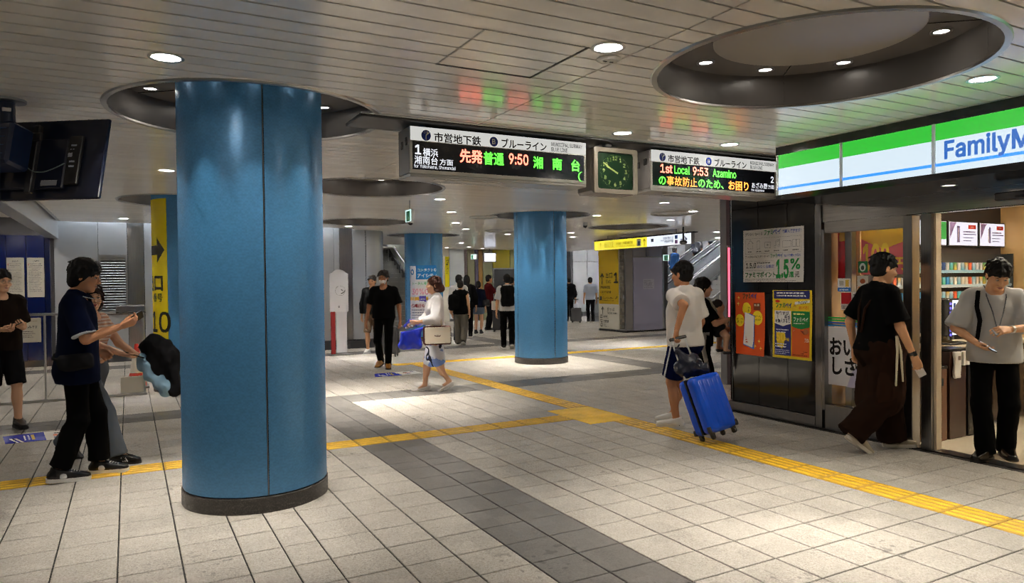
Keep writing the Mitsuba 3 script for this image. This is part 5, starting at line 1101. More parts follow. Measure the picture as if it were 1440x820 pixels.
SKIN = {"tan": hexa("b9825f"), "fair": hexa("d3a383"), "mid": hexa("c4936f"), "deep": hexa("9c6a4a")}
def person(label, x, y, yaw, h=1.72, skin="mid", female=False, res=.012, group=None, pelvis=(0, 0, 0), lean=0.0, side_lean=0.0, twist=0.0, head=(0, 0), feet=None, toes=(0, 0), heel=(0, 0), hands=None, palms=None, curls=(.35, .35), poles=None, thumbs=(.5, .5),
           build=1.0, top=None, legs=None, shoes=None, hair=None, face=True, cap=None, glasses=False, mask=False, name="person", z0=0.0, extra=None, belly=0.0, key=None):
    s = h / 1.72
    k = thing(name, label, "person", group) if key is None else key
    W = np.eye(4); W[:3, :3] = rotz(yaw); W[:3, 3] = (x, y, z0)
    add = lambda part, m, mt, c, **kw: put(k + "__" + part, move(m, W), mt, c, smooth=True, **kw) if m is not None else None
    sc_ = lambda v: np.asarray(v, float) * s
    P = np.array([0, 0, .905]) * s + sc_(pelvis)
    R = rotx(-lean) @ roty(side_lean); RT = R @ rotz(twist)
    sw = (.168 if female else .188) * build; hipw = .088
    T3 = lambda v: P + R @ sc_(v)
    S = {q: P + RT @ sc_((q * sw, -.012, .492)) for q in (-1, 1)}
    N = T3((0, -.012, .565)); HB = N + R @ sc_((0, .012, .035))
    HR = R @ rotz(math.radians(head[0])) @ rotx(-math.radians(head[1]))
    HC = HB + HR @ sc_((0, .022, .115))
    feet = feet or ((-.09, .0), (.09, .0)); hands = hands or (None, None); palms = palms or (None, None); poles = poles or (None, None)
    leg, arm = {}, {}
    for i, q in enumerate((-1, 1)):
        hz = .078 + math.sin(heel[i]) * .17; ft = sc_((feet[i][0], feet[i][1] - .05 * 0, 0)); fd = np.array([math.sin(toes[i]), math.cos(toes[i]), 0])
        fz = feet[i][2] * s if len(feet[i]) > 2 else 0
        ank = np.array([ft[0], ft[1], hz * s + fz]) - fd * sc_(.045) + fd * (1 - math.cos(heel[i])) * .13 * s
        hp = P + R @ sc_((q * hipw, 0, -.0))
        kn, an = ik(hp, ank, .430 * s, .412 * s, fd + np.array([q * .1, .3, 0]))
        leg[q] = (hp, kn, an, fd, heel[i], np.array([ft[0], ft[1], fz]))
        tg = hands[i] if hands[i] is not None else (q * (sw + .07), .03, .845)
        el, wr = ik(S[q], sc_(tg), .297 * s, .255 * s, poles[i] if poles[i] is not None else (q * .45, -1, -.25))
        arm[q] = (S[q], el, wr)
    lo, hi = np.array([-.62, -.75, -.02]) * s, np.array([.62, .75, 1.62]) * s
    pts = np.array([p for a in list(arm.values()) + [l[:3] for l in leg.values()] for p in a] + [P, N])
    lo, hi = pts.min(0) - .26 * s, pts.max(0) + .26 * s; lo[2] = min(leg[1][2][2], leg[-1][2][2]) - .11 * s; hi[2] = max(N[2] + .12 * s, pts[:, 2].max() + .1 * s)
    b = build
    def torso(F, o=0.0, kk=.05):
        F.ell(T3((0, -.01, .02)), sc_((.160 * (1.06 if female else 1) * b, .112, .125)) + o, .06); F.ell(T3((0, .0 + belly * .5, .17)), sc_((.132 * b * (.9 if female else 1), .098 + belly, .15)) + o, .07)
        F.ell(T3((0, -.005, .37)) + (RT - R) @ sc_((0, 0, .1)), sc_((.155 * b * (.92 if female else 1), .105, .17)) + o, .07)
        if female:
            for q in (-1, 1): F.ell(P + RT @ sc_((q * .065, .075, .36)), sc_((.055, .05, .055)) + o, .04)
        F.cone(S[-1] + RT @ sc_((.03, 0, 0)), S[1] - RT @ sc_((.03, 0, 0)), .052 * s + o, .052 * s + o, .05)
        for q in (-1, 1): F.cone(T3((q * .03, -.018, .53)), S[q], .040 * s + o * .8, .036 * s + o * .8, .04)
        F.cone(T3((0, -.02, .48)), N, .080 * s + o, .05 * s + o * .7, .05)
        for q in (-1, 1): F.ell(P + R @ sc_((q * .075, -.055, -.03)), sc_((.085, .085, .095)) + o, .05)
    # body
    F = Field(lo, hi, res)
    torso(F); F.cone(N - R @ sc_((0, 0, .03)), HB + HR @ sc_((0, .01, .03)), .052 * s, .050 * s, .03)
    for q in (-1, 1):
        a, e, w = arm[q]; F.cone(a, e, .050 * s * b, .040 * s, .03).cone(e, w, .042 * s, .026 * s, .015)
        hp, kn, an, fd, hl, ft = leg[q]
        F.cone(hp, kn, .082 * s * b, .054 * s, .04).cone(kn, an, .052 * s, .036 * s, .02); F.ell(kn * .62 + an * .38 - fd * .016 * s, sc_((.05, .052, .11)), .03)
        F.cone(an, np.array([ft[0], ft[1], an[2] - .05 * s]) + fd * .05 * s, .033 * s, .022 * s, .015)
    parts = [smooth_mesh(F.mesh(), 3)]
    # head
    hr = max(.0045, res * .42) if face else max(.009, res * .6)
    H = Field(sc_((-.115, -.14, -.20)), sc_((.115, .15, .15)), hr)
    H.ell(sc_((0, -.018, .035)), sc_((.076, .095, .088)), .02).ell(sc_((0, .022, -.03)), sc_((.064, .072, .088)), .035).ell(sc_((0, .062, -.098)), sc_((.030, .026, .022)), .035)
    H.cone(sc_((0, -.02, -.06)), sc_((0, -.035, -.18)), .054 * s, .053 * s, .03)
    if face:
        H.cone(sc_((0, .088, .012)), sc_((0, .108, -.028)), .008 * s, .014 * s, .010).ell(sc_((0, .098, -.034)), sc_((.019, .012, .010)), .008)
        for q in (-1, 1):
            H.ell(sc_((q * .030, .090, .004)), sc_((.018, .012, .010)), .012, sub=True); H.ell(sc_((q * .040, .068, -.03)), sc_((.024, .022, .022)), .02)
            H.cone(sc_((q * .012, .088, .026)), sc_((q * .045, .078, .027)), .008 * s, .007 * s, .010)
        H.ell(sc_((0, .088, -.066)), sc_((.022, .012, .008)), .010); H.ell(sc_((0, .096, -.0655)), sc_((.026, .008, .0018)), .003, sub=True)
    for q in (-1, 1): H.ell(sc_((q * .080, -.012, -.008)), sc_((.010, .020, .031)), .006).ell(sc_((q * .088, -.006, -.006)), sc_((.006, .010, .018)), .004, sub=True)
    HM = np.eye(4); HM[:3, :3] = HR; HM[:3, 3] = HC
    parts.append(move(smooth_mesh(H.mesh(), 2), HM))
    # hands
    hm = {}
    for i, q in enumerate((-1, 1)):
        a, e, w = arm[q]; f = unit(w - e); pn = palms[i] if palms[i] is not None else (-q * 1.0, 0, 0)
        f = unit(f + (np.asarray(pn, float) * 0)); zz = -unit(np.asarray(pn, float) - f * (np.asarray(pn, float) @ f)); xx = np.cross(f, zz)
        M = np.eye(4); M[:3, 0], M[:3, 1], M[:3, 2], M[:3, 3] = xx, f, zz, w + f * .012 * s
        parts.append(move(hand_mesh(q, s * (.93 if female else 1.0), curls[i], thumb=thumbs[i], res=.0042 if res < .014 else .0065), M)); hm[q] = M
    body = cat(parts)
    add("body", body, "skin", SKIN[skin])
    info = dict(key=k, W=W, P=P, R=R, RT=RT, N=N, S=S, HC=HC, HR=HR, HM=HM, arm=arm, leg=leg, hand=hm, s=s, T3=T3, lo=lo, hi=hi, res=res, add=add, torso=torso)
    # clothes
    if top:
        o = top.get("loose", .02); F = Field(lo, hi, res); torso(F, o * .9)
        hem = top.get("hem", -.06); wd = top.get("width", .155) * b
        F.cone(T3((0, .0 + belly * .6, .30)), T3((0, .005, hem - .02)), (wd + .01) * s + o * .6, (wd + top.get("flare", .0)) * s + o, .05, flat=(1, 1.38, 1))
        for q in (-1, 1):
            a, e, w = arm[q]; L = top.get("sleeve", .75)
            if L <= 0: continue
            r0, r1 = .050 * s + o * .75, top.get("cuff", .052) * s + o * .9
            if L <= 1: F.cone(a - RT @ sc_((q * .02, 0, 0)), a + (e - a) * L, r0, r1, .03, capped=True)
            else:
                F.cone(a - RT @ sc_((q * .02, 0, 0)), e, r0, r1, .03); F.cone(e, e + (w - e) * (L - 1), r1, top.get("wrist", .034) * s + o * .7, .03, capped=True)
        if top.get("fold", .006): F.folds(top.get("fold", .006), top.get("ffreq", (13, 13, 8)), 3)
        F.cut(T3((0, 0, hem)), R @ np.array([0, 0, -1.0])); F.cone(T3((0, .035, top.get("neck", .548))), T3((0, -.01, .72)), .066 * s, .10 * s, .006, sub=True); F.cut(T3((0, 0, .60)), R @ unit((0, .3, 1)))
        if top.get("vneck"): F.ell(T3((0, .10, .52)), sc_((.05, .09, .12)), .01, sub=True)
        if L <= 0: pass
        add(top.get("part", "shirt"), smooth_mesh(F.mesh(), 5), top.get("mat", "cloth"), top["color"](info) if callable(top["color"]) else hexa(top["color"]))
        if top.get("collar"):
            a_ = np.linspace(.30, 2 * PI - .30, 40) + PI / 2; vv = []
            for t in a_:
                fr_ = max(0.0, math.sin(t)); 
                for rad, z in ((.061, .575 - .030 * fr_), (.064, .602 - .036 * fr_), (.069, .603 - .036 * fr_), (.098 + .012 * fr_, .556 - .032 * fr_), (.093 + .012 * fr_, .552 - .030 * fr_)): vv.append(T3((rad * math.cos(t), .004 + rad * math.sin(t), z)))
            ff = [[i * 5 + j, i * 5 + (j + 1) % 5, (i + 1) * 5 + (j + 1) % 5, (i + 1) * 5 + j] for i in range(39) for j in range(5)]; ff = np.array(ff)
            ck = add("collar", trimesh.Trimesh(np.array(vv), np.vstack([ff[:, [0, 1, 2]], ff[:, [0, 2, 3]]]), process=False), "cloth", hexa(top["collar"]))
            if top.get("trim"):
                put(ck + "__trim", move(tube(np.array([T3(((.097 + .012 * max(0, math.sin(t))) * math.cos(t), .004 + (.097 + .012 * max(0, math.sin(t))) * math.sin(t), .560 - .032 * max(0, math.sin(t)))) for t in a_]), .0036, 6), W), "cloth", hexa(top["trim"]), smooth=True)
        if top.get("trim"):
            for q in (-1, 1):
                a, e, w = arm[q]; L = top.get("sleeve", .75); c = a + (e - a) * L; d = unit(e - a); rr = top.get("cuff", .052) * s + o * .9 + .003
                C = Field(c - .13, c + .13, min(res, .008)); C.cone(c - d * .016, c + d * .002, rr, rr, .002, capped=True); C.cut(c - d * .012, -d); add("cuff", smooth_mesh(C.mesh(), 1), "cloth", hexa(top["trim"]))
    if legs:
        o = legs.get("loose", .018); F = Field(lo, hi, res); kind = legs["kind"]
        F.ell(T3((0, -.01, .02)), sc_((.163 * b, .115, .125)) + o, .06)
        for q in (-1, 1): F.ell(P + R @ sc_((q * .075, -.05, -.03)), sc_((.085, .085, .095)) + o * .8, .05)
        if kind == "skirt":
            F.cone(T3((0, 0, .02)), P + sc_((0, .02, -legs["len"])), .125 * s, legs.get("hem", .18) * s, .05, flat=(1, 1.15, 1)); F.folds(legs.get("fold", .012), (16, 16, 3), 9)
            F.cut(P + sc_((0, 0, -legs["len"])), legs.get("cut", (0, 0, -1)))
        else:
            for q in (-1, 1):
                hp, kn, an, fd, hl, ft = leg[q]; r = legs.get("r", (.092, .068, .06))
                if kind == "shorts":
                    L = legs.get("len", .8); e = hp + (kn - hp) * L; F.cone(hp, e, r[0] * s * b, r[1] * s * b, .03, capped=True)
                else:
                    F.cone(hp, kn, r[0] * s * b, r[1] * s * b, .03); e = an + (an - kn) / np.linalg.norm(an - kn) * legs.get("drop", .035) * s
                    F.cone(kn, e, r[1] * s, r[2] * s, .025, capped=True); F.ell(kn * .62 + an * .38 - fd * .020 * s, sc_((.056, .060, .13)) + .004, .03)
            F.folds(legs.get("fold", .006), legs.get("ffreq", (12, 12, 9)), 5)
        F.cut(T3((0, 0, legs.get("waist", .13))), R @ np.array([0, 0, 1.0]))
        add({"shorts": "shorts", "skirt": "skirt"}.get(kind, "trousers"), smooth_mesh(F.mesh(), 2), legs.get("mat", "cloth"), legs["color"](info) if callable(legs["color"]) else hexa(legs["color"]))
    if shoes:
        for i, q in enumerate((-1, 1)):
            hp, kn, an, fd, hl, ft = leg[q]
            yv = fd; xv = np.cross(yv, (0, 0, 1.0)); M = np.eye(4); M[:3, 0], M[:3, 1], M[:3, 2] = xv, yv, (0, 0, 1); M[:3, 3] = ft
            Rh = np.eye(4); Rh[:3, :3] = rotx(-hl); piv = np.eye(4); piv[1, 3] = .10 * s; pin = np.eye(4); pin[1, 3] = -.10 * s
            M = M @ piv @ Rh @ pin
            st = shoes.get("sole", .024) * s; hgt = shoes.get("height", .075)
            U = Field(sc_((-.07, -.16, -.005)), sc_((.07, .20, .16)), .006 if res < .014 else .01)
            U.cone(sc_((0, -.088, .048)), sc_((0, .03, .048)), .041 * s, .043 * s, .02).cone(sc_((0, .03, .046)), sc_((0, .135, .034)), .043 * s, .036 * s, .03, flat=(.92, 1, 1))
            U.cone(sc_((0, -.055, .05)), sc_((0, -.062, hgt + .03)), .043 * s, .042 * s, .03); U.cone(sc_((0, -.04, hgt + .012)), sc_((0, .065, .052)), .036 * s, .034 * s, .03)
            U.cut((0, 0, st * .8), (0, 0, -1)); U.cut(sc_((0, -.05, hgt + .03)), unit((0, .25, 1)))
            sh = add("shoe", move(smooth_mesh(U.mesh(), 2), M), shoes.get("mat", "satin"), hexa(shoes["color"]))
            g = union_all([Point(0, -.085 * s).buffer(.043 * s), Point(0, .127 * s).buffer(.044 * s), Polygon(sc_([(-.043, -.085), (.043, -.085), (.047, .112), (-.047, .112)]))]).buffer(.004 * s)
            put(sh + "__sole", move(move(extrude(g, st), M), W), "satin", hexa(shoes.get("sole_color", "d8d4cc")))
            if shoes.get("stripes"):
                for sd in (-1, 1):
                    for t in range(3):
                        m = box(-.005, .005, -.0045, .0045, 0, .042); m.apply_transform(trimesh.transformations.rotation_matrix(.5, (1, 0, 0))); m.apply_translation(sc_((sd * .0465, .03 + t * .02, .026))); put(sh + "__stripe", move(move(m, M), W), "satin", hexa(shoes["stripes"]))
            if shoes.get("laces"):
                for t in range(4): put(sh + "__lace", move(move(tube(sc_([(-.028, .035 + t * .018, .083 - t * .007), (0, .037 + t * .018, .091 - t * .007), (.028, .035 + t * .018, .083 - t * .007)]), .0035 * s, 6), M), W), "cloth", hexa(shoes["laces"]), smooth=True)
            if shoes.get("panels"):
                PF = Field(sc_((-.07, -.16, -.005)), sc_((.07, .20, .16)), .006)
                PF.cone(sc_((0, -.03, .050)), sc_((0, .08, .046)), .0475 * s, .046 * s, .01, flat=(.94, 1, 1)); PF.cut(sc_((0, 0, .03)), (0, 0, -1)).cut(sc_((0, 0, .072)), (0, 0, 1)).cut(sc_((0, .075, 0)), unit((0, 1, .6))).cut(sc_((0, -.03, 0)), unit((0, -1, -.7)))
                put(sh + "__side_panel", move(move(smooth_mesh(PF.mesh(), 1), M), W), "satin", hexa(shoes["panels"]), smooth=True)
    # hair, eyes, brows, mouth, cap, glasses, mask
    hadd = lambda part, m, mt, c, **kw: add(part, move(m, HM), mt, c, **kw) if m is not None else None
    if hair:
        st, c = hair["style"], hexa(hair.get("color", "14110f"))
        A = Field(sc_((-.15, -.21, -.30)), sc_((.15, .16, .17)), max(.006, res * .55))
        A.ell(sc_((0, -.022, .042)), sc_((.085, .104, .096)), .01)
        if st in ("short", "fringe", "bald"): A.ell(sc_((0, -.045, -.02)), sc_((.083, .075, .07)), .02)
        if st == "fringe":
            A.ell(sc_((0, .004, .068)), sc_((.088, .098, .078)), .02); A.ell(sc_((0, -.035, .01)), sc_((.093, .088, .09)), .02); A.ell(sc_((0, -.055, -.06)), sc_((.072, .062, .055)), .02); A.ell(sc_((0, -.03, .10)), sc_((.07, .07, .045)), .03)
        if st in ("bob", "bun", "long", "pony"): A.ell(sc_((0, -.04, -.02)), sc_((.090, .085, .095)), .02)
        if st == "bob": A.ell(sc_((0, -.04, -.07)), sc_((.098, .085, .09)), .03)
        if st == "bun": A.ell(sc_((0, -.125, -.05)), sc_((.075, .055, .055)), .015); A.ell(sc_((0, -.07, -.03)), sc_((.09, .085, .08)), .03)
        if st == "long": A.cone(sc_((0, -.055, -.03)), sc_((0, -.075, -.24)), .09 * s, .085 * s, .03, flat=(1, 1.4, 1))
        if st == "pony": A.cone(sc_((0, -.11, .03)), sc_((0, -.15, -.12)), .032 * s, .018 * s, .02); A.ell(sc_((0, -.10, .04)), sc_((.03, .03, .03)), .01)
        if face and st != "bald":
            rg = np.random.default_rng(int(abs(x) * 100) + 5)
            for i in range(90):
                az, elv = rg.uniform(0, 2 * PI), rg.uniform(-.25, 1.45); u = np.array([math.cos(elv) * math.cos(az), math.cos(elv) * math.sin(az), math.sin(elv)])
                p0 = np.array([0, -.022, .042]) + u * np.array([.083, .102, .094]); tg = np.array([-u[0] * u[2], -u[1] * u[2], 1 - u[2] ** 2]); tg = -tg / (np.linalg.norm(tg) + 1e-6) + np.array([rg.normal() * .35, rg.normal() * .35, 0])
                A.cone(sc_(p0), sc_(p0 + unit(tg) * rg.uniform(.035, .06) + u * .004), .015 * s, .005 * s, .007)
        # clear the face
        fz = hair.get("line", .028 if st == "fringe" else .058)
        A.ell(sc_((0, .105, -.10)), sc_((.085, .10, .10 + fz)), .012, sub=True)
        if st in ("short", "bald"): A.ell(sc_((0, .09, -.09)), sc_((.13, .115, .115)), .015, sub=True)
        elif st == "fringe": A.ell(sc_((0, .10, -.11)), sc_((.105, .085, .11)), .012, sub=True)
        if st in ("short", "fringe", "bun", "pony", "bald"): A.cut(sc_((0, 0, -.085 if st != "bun" else -.12)), unit((0, .5, -1)))
        A.folds(.005 if st != "bald" else .002, (40, 40, 16), 11)
        hadd("hair", smooth_mesh(A.mesh(), 2), "hairy", c)
    if cap:
        C = Field(sc_((-.13, -.16, -.05)), sc_((.13, .24, .17)), .007); C.ell(sc_((0, -.016, .045)), sc_((.093, .112, .098)), .01); C.cut(sc_((0, 0, .035)), unit((0, .06, -1)))
        V = Field(sc_((-.13, -.16, -.05)), sc_((.13, .24, .17)), .006); V.ell(sc_((0, .09, .045)), sc_((.082, .105, .012)), .005); V.cut(sc_((0, .06, 0)), (0, -1, 0))
        ck = hadd("cap", smooth_mesh(C.mesh(), 2), "cloth", hexa(cap)); put(ck + "__brim", move(move(smooth_mesh(V.mesh(), 2), HM), W), "cloth", hexa(cap), smooth=True)
    if face:
        for q in (-1, 1):
            e = hadd("eye", ell(sc_((q * .031, .0795, .004)), sc_((.0120, .0080, .0050))), "gloss", (.50, .46, .43))
            put(e + "__iris", move(move(ell(sc_((q * .031, .0865, .004)), sc_((.0056, .0026, .0047))), HM), W), "gloss", (.015, .01, .008), smooth=True)
            put(e + "__lid", move(move(tube(sc_([(q * .0185, .0865, .0035), (q * .030, .0895, .0088), (q * .043, .0835, .0058)]), .0016 * s, 5), HM), W), "hairy", (.03, .02, .016), smooth=True)
            hadd("eyebrow", tube(sc_([(q * .016, .091, .0235), (q * .032, .0885, .0285), (q * .049, .078, .024)]), [.0025 * s, .0035 * s, .002 * s], 6), "hairy", (.02, .015, .012))
        if not mask: hadd("mouth", cat(tube(sc_([(-.023, .0875, -.0655), (-.01, .0975, -.062), (0, .0985, -.0635), (.01, .0975, -.062), (.023, .0875, -.0655)]), sc_([.0015, .004, .0035, .004, .0015]), 6), tube(sc_([(-.022, .087, -.067), (0, .0975, -.0715), (.022, .087, -.067)]), sc_([.0015, .005, .0015]), 6)), "skin", hair.get("lips", (.30, .11, .09)) if hair else (.3, .11, .09))
    if mask:
        Q = Field(sc_((-.1, -.04, -.14)), sc_((.1, .14, .03)), .006); Q.ell(sc_((0, .022, -.03)), sc_((.070, .080, .096)), .01).ell(sc_((0, .07, -.045)), sc_((.045, .05, .05)), .03); Q.cut(sc_((0, 0, .006)), unit((0, .45, 1))).cut(sc_((0, .012, 0)), (0, -1, 0)).cut(sc_((0, 0, -.115)), (0, 0, -1))
        mk = hadd("face_mask", smooth_mesh(Q.mesh(), 2), "cloth", hexa("e8e4e2"))
        for q in (-1, 1): put(mk + "__ear_loop", move(move(tube(sc_([(q * .066, .03, -.035), (q * .080, -.0, -.015), (q * .084, -.02, -.02)]), .0018, 5), HM), W), "cloth", (.7, .7, .7))
    if glasses:
        for q in (-1, 1):
            a = np.linspace(0, 2 * PI, 17); ring = np.c_[q * .033 + .022 * np.cos(a), .101 + 0 * a - .12 * (np.abs(q * .033 + .022 * np.cos(a)) - .02) ** 1 * .3, .003 + .017 * np.sin(a)]
            g_ = hadd("glasses", tube(sc_(ring), .0016 * s, 6), "satin", (.03, .025, .025)); put(g_ + "__temple", move(move(tube(sc_([(q * .056, .095, .006), (q * .076, .05, .008), (q * .082, -.02, .004)]), .0016 * s, 6), HM), W), "satin", (.03, .025, .025))
    return info
def world(info, p): return (info["W"] @ np.array([*p, 1.0]))[:3]
def phone_thing(label, info, q, color="141416", screen=(.25, .28, .34), off=(0, .085, -.022), rot=None, size=(.036, .075, .0045)):
    """A phone in the hand q, its screen away from the palm."""
    k = thing("phone", label, "phone"); M = info["W"] @ info["hand"][q]; s = info["s"]
    L = np.eye(4); L[:3, 3] = np.array(off) * s
    if rot is not None: L[:3, :3] = rot
    M = M @ L; a, b_, c = size
    put(k + "__body", move(rbox(-a, a, -b_, b_, -c, c, .004), M), "satin", hexa(color))
    if screen is not None: put(k + "__screen", move(box(-a + .003, a - .003, -b_ + .003, b_ - .003, -c - .0012, -c - .0004), M), emit=screen, weight=.03)
    else: put(k + "__camera", move(box(-a + .006, -a + .024, b_ - .03, b_ - .008, -c - .002, -c), M), "gloss", (.02, .02, .02))
    return k
# ------------------------------------------------------------------ the people
# 1 man in the navy polo
A = person("man in a navy polo with white trim and black flared trousers holding a phone", -.38, 6.90, heading(.86, .34), h=1.79, skin="tan", res=.010, lean=.03, head=(-4, 12),
    feet=((-.09, .17), (.10, -.08)), toes=(.15, -.2), heel=(0, .06), hands=((-.27, .10, 1.0), (.17, .33, 1.21)), poles=((-.6, -1, 0), (.35, -.7, -.8)), palms=((1, 0, .2), (-.75, -.1, .65)), curls=(.5, .5),
    top=dict(color="0a1226", loose=.026, hem=-.14, sleeve=.88, cuff=.064, collar="0a1226", trim="c8cdd2", width=.158, flare=.03, fold=.007), legs=dict(kind="trousers", color="060607", r=(.090, .076, .080), loose=.012, drop=-.035), shoes=dict(color="0c0c0e", sole_color="d4d2cc", panels="e4e4e2", sole=.03, laces="d8d8d6"), hair=dict(style="fringe", color="0b090a"))
phone_thing("black phone held up by the man in the navy polo shirt, screen lit", A, 1, off=(.0, .10, -.028), rot=rotx(-.25), size=(.04, .085, .005))
def waist_bag():
    k = thing("waist_bag", "black pouch bag worn at the hip of the man in the navy polo shirt", "bag")
    F = Field((-.05, -.25, .85), (.5, .30, 1.15), .01); F.rbox((.225, .03, .985), (.045, .13, .065), .04); F.folds(.022, (12, 12, 12), 2)
    put(k + "__body", move(smooth_mesh(F.mesh(), 2), A["W"]), "cloth", (.009, .009, .010), smooth=True)
    put(k + "__strap", move(tube([(.20, -.06, 1.0), (.13, -.15, 1.01), (-.05, -.17, 1.03)], .012, 6), A["W"]), "cloth", (.012, .012, .013), smooth=True)
waist_bag()
# 2 woman beside him
Bp = person("woman in a peach striped top and grey jeans beside the man in the navy polo", -.30, 7.50, heading(.97, -.1), h=1.60, skin="fair", female=True, res=.010, head=(-42, 2), lean=.02,
    pelvis=(0, 0, -.02), feet=((-.08, -.36), (.08, .36)), toes=(0, -.1), heel=(.5, 0), hands=((-.10, .40, 1.03), (.13, .42, 1.06)), poles=((-.4, -.8, -.6), (.4, -.8, -.6)), palms=((.3, 0, 1), (-.2, .0, 1)), curls=(.45, .55),
    top=dict(color="c98f72", mat="stripe_top", loose=.012, hem=.10, sleeve=.45, cuff=.054, width=.118, fold=.004), legs=dict(kind="trousers", color="565d66", r=(.088, .078, .085), loose=.012, drop=.03, waist=.17), shoes=dict(color="0b0b0d", sole_color="1a1a1c", stripes="d8d8d8", laces="101012"), hair=dict(style="bob", color="2a1610", lips="" and None or (.42, .05, .05)))
phone_thing("phone held low by the woman in the peach striped top", Bp, 1, screen=None, off=(.0, .09, -.024), size=(.036, .074, .0045))
k = thing("jacket", "black jacket with pale blue lining over the forearm of the striped top woman", "jacket")
c = world(Bp, (-.02, .62, .93))
F = Field(c - .42, c + .42, .012); ex, ey = RIGHT, np.array([0, 0, 1.0])
for dx, dz, r, L in ((-.12, .10, .06, .10), (-.05, .13, .075, .18), (.03, .10, .085, .27), (.10, .04, .08, .30), (.15, -.02, .06, .26)):
    p = c + RIGHT * dx + [0, 0, dz]; F.cone(p, p + [0, 0, -L] + RIGHT * .02, r, r * .85, .04)
F.folds(.045, (10, 10, 5), 4); F.folds(.02, (24, 24, 9), 8)
put(k + "__shell", smooth_mesh(F.mesh(), 2), "cloth", (.008, .008, .009), smooth=True)
F = Field(c - .42, c + .42, .012)
for dx, dz, r, L in ((-.13, .02, .035, .10), (-.06, -.06, .05, .09), (.03, -.17, .06, .05), (.09, -.25, .055, .04)):
    p = c + RIGHT * dx + [0, 0, dz] - FWD * .03; F.cone(p, p + [0, 0, -L], r, r, .04)
F.folds(.02, (14, 14, 10), 4); put(k + "__lining", smooth_mesh(F.mesh(), 2), "cloth", hexa("7d9bb0"), smooth=True)
# 3 man at the left edge
C_ = person("man with glasses in a dark brown T-shirt and black shorts holding a phone", -1.27, 9.80, heading(.80, -.55), h=1.76, skin="fair", res=.012, head=(8, 4), glasses=True,
    feet=((-.10, .16), (.10, -.12)), toes=(.1, 0), heel=(0, .1), hands=((-.08, .30, 1.13), (.10, .29, 1.10)), palms=((.5, 0, .8), (-.5, 0, .8)), curls=(.6, .6),
    top=dict(color="1c1613", loose=.028, hem=-.05, sleeve=.85, cuff=.066, width=.165, fold=.008), legs=dict(kind="shorts", color="17171a", len=1.02, r=(.10, .095, .095), loose=.02), shoes=dict(color="0d0d10", sole_color="0d0d10", sole=.03), hair=dict(style="short", color="120f0e"), belly=.03)
phone_thing("dark phone held by the man in the dark brown T-shirt", C_, -1, screen=None)
# 4 masked man walking up
D = person("man in all black with glasses and a white face mask walking towards the camera", 4.21, 12.82, heading(-.02, -1), h=1.78, skin="deep", res=.012, mask=True, glasses=True, head=(-6, 0),
    feet=((-.10, .18), (.11, -.12)), toes=(-.2, .2), heel=(0, .2), hands=((-.30, .03, .86), (.31, .06, .84)), curls=(.4, .4), build=1.08, belly=.02,
    top=dict(color="070708", loose=.022, hem=-.02, sleeve=.85, cuff=.066, width=.165, fold=.007), legs=dict(kind="trousers", color="060607", r=(.088, .066, .058), loose=.012), shoes=dict(color="8a5a26", sole_color="1c1712", sole=.02), hair=dict(style="short", color="181413"))
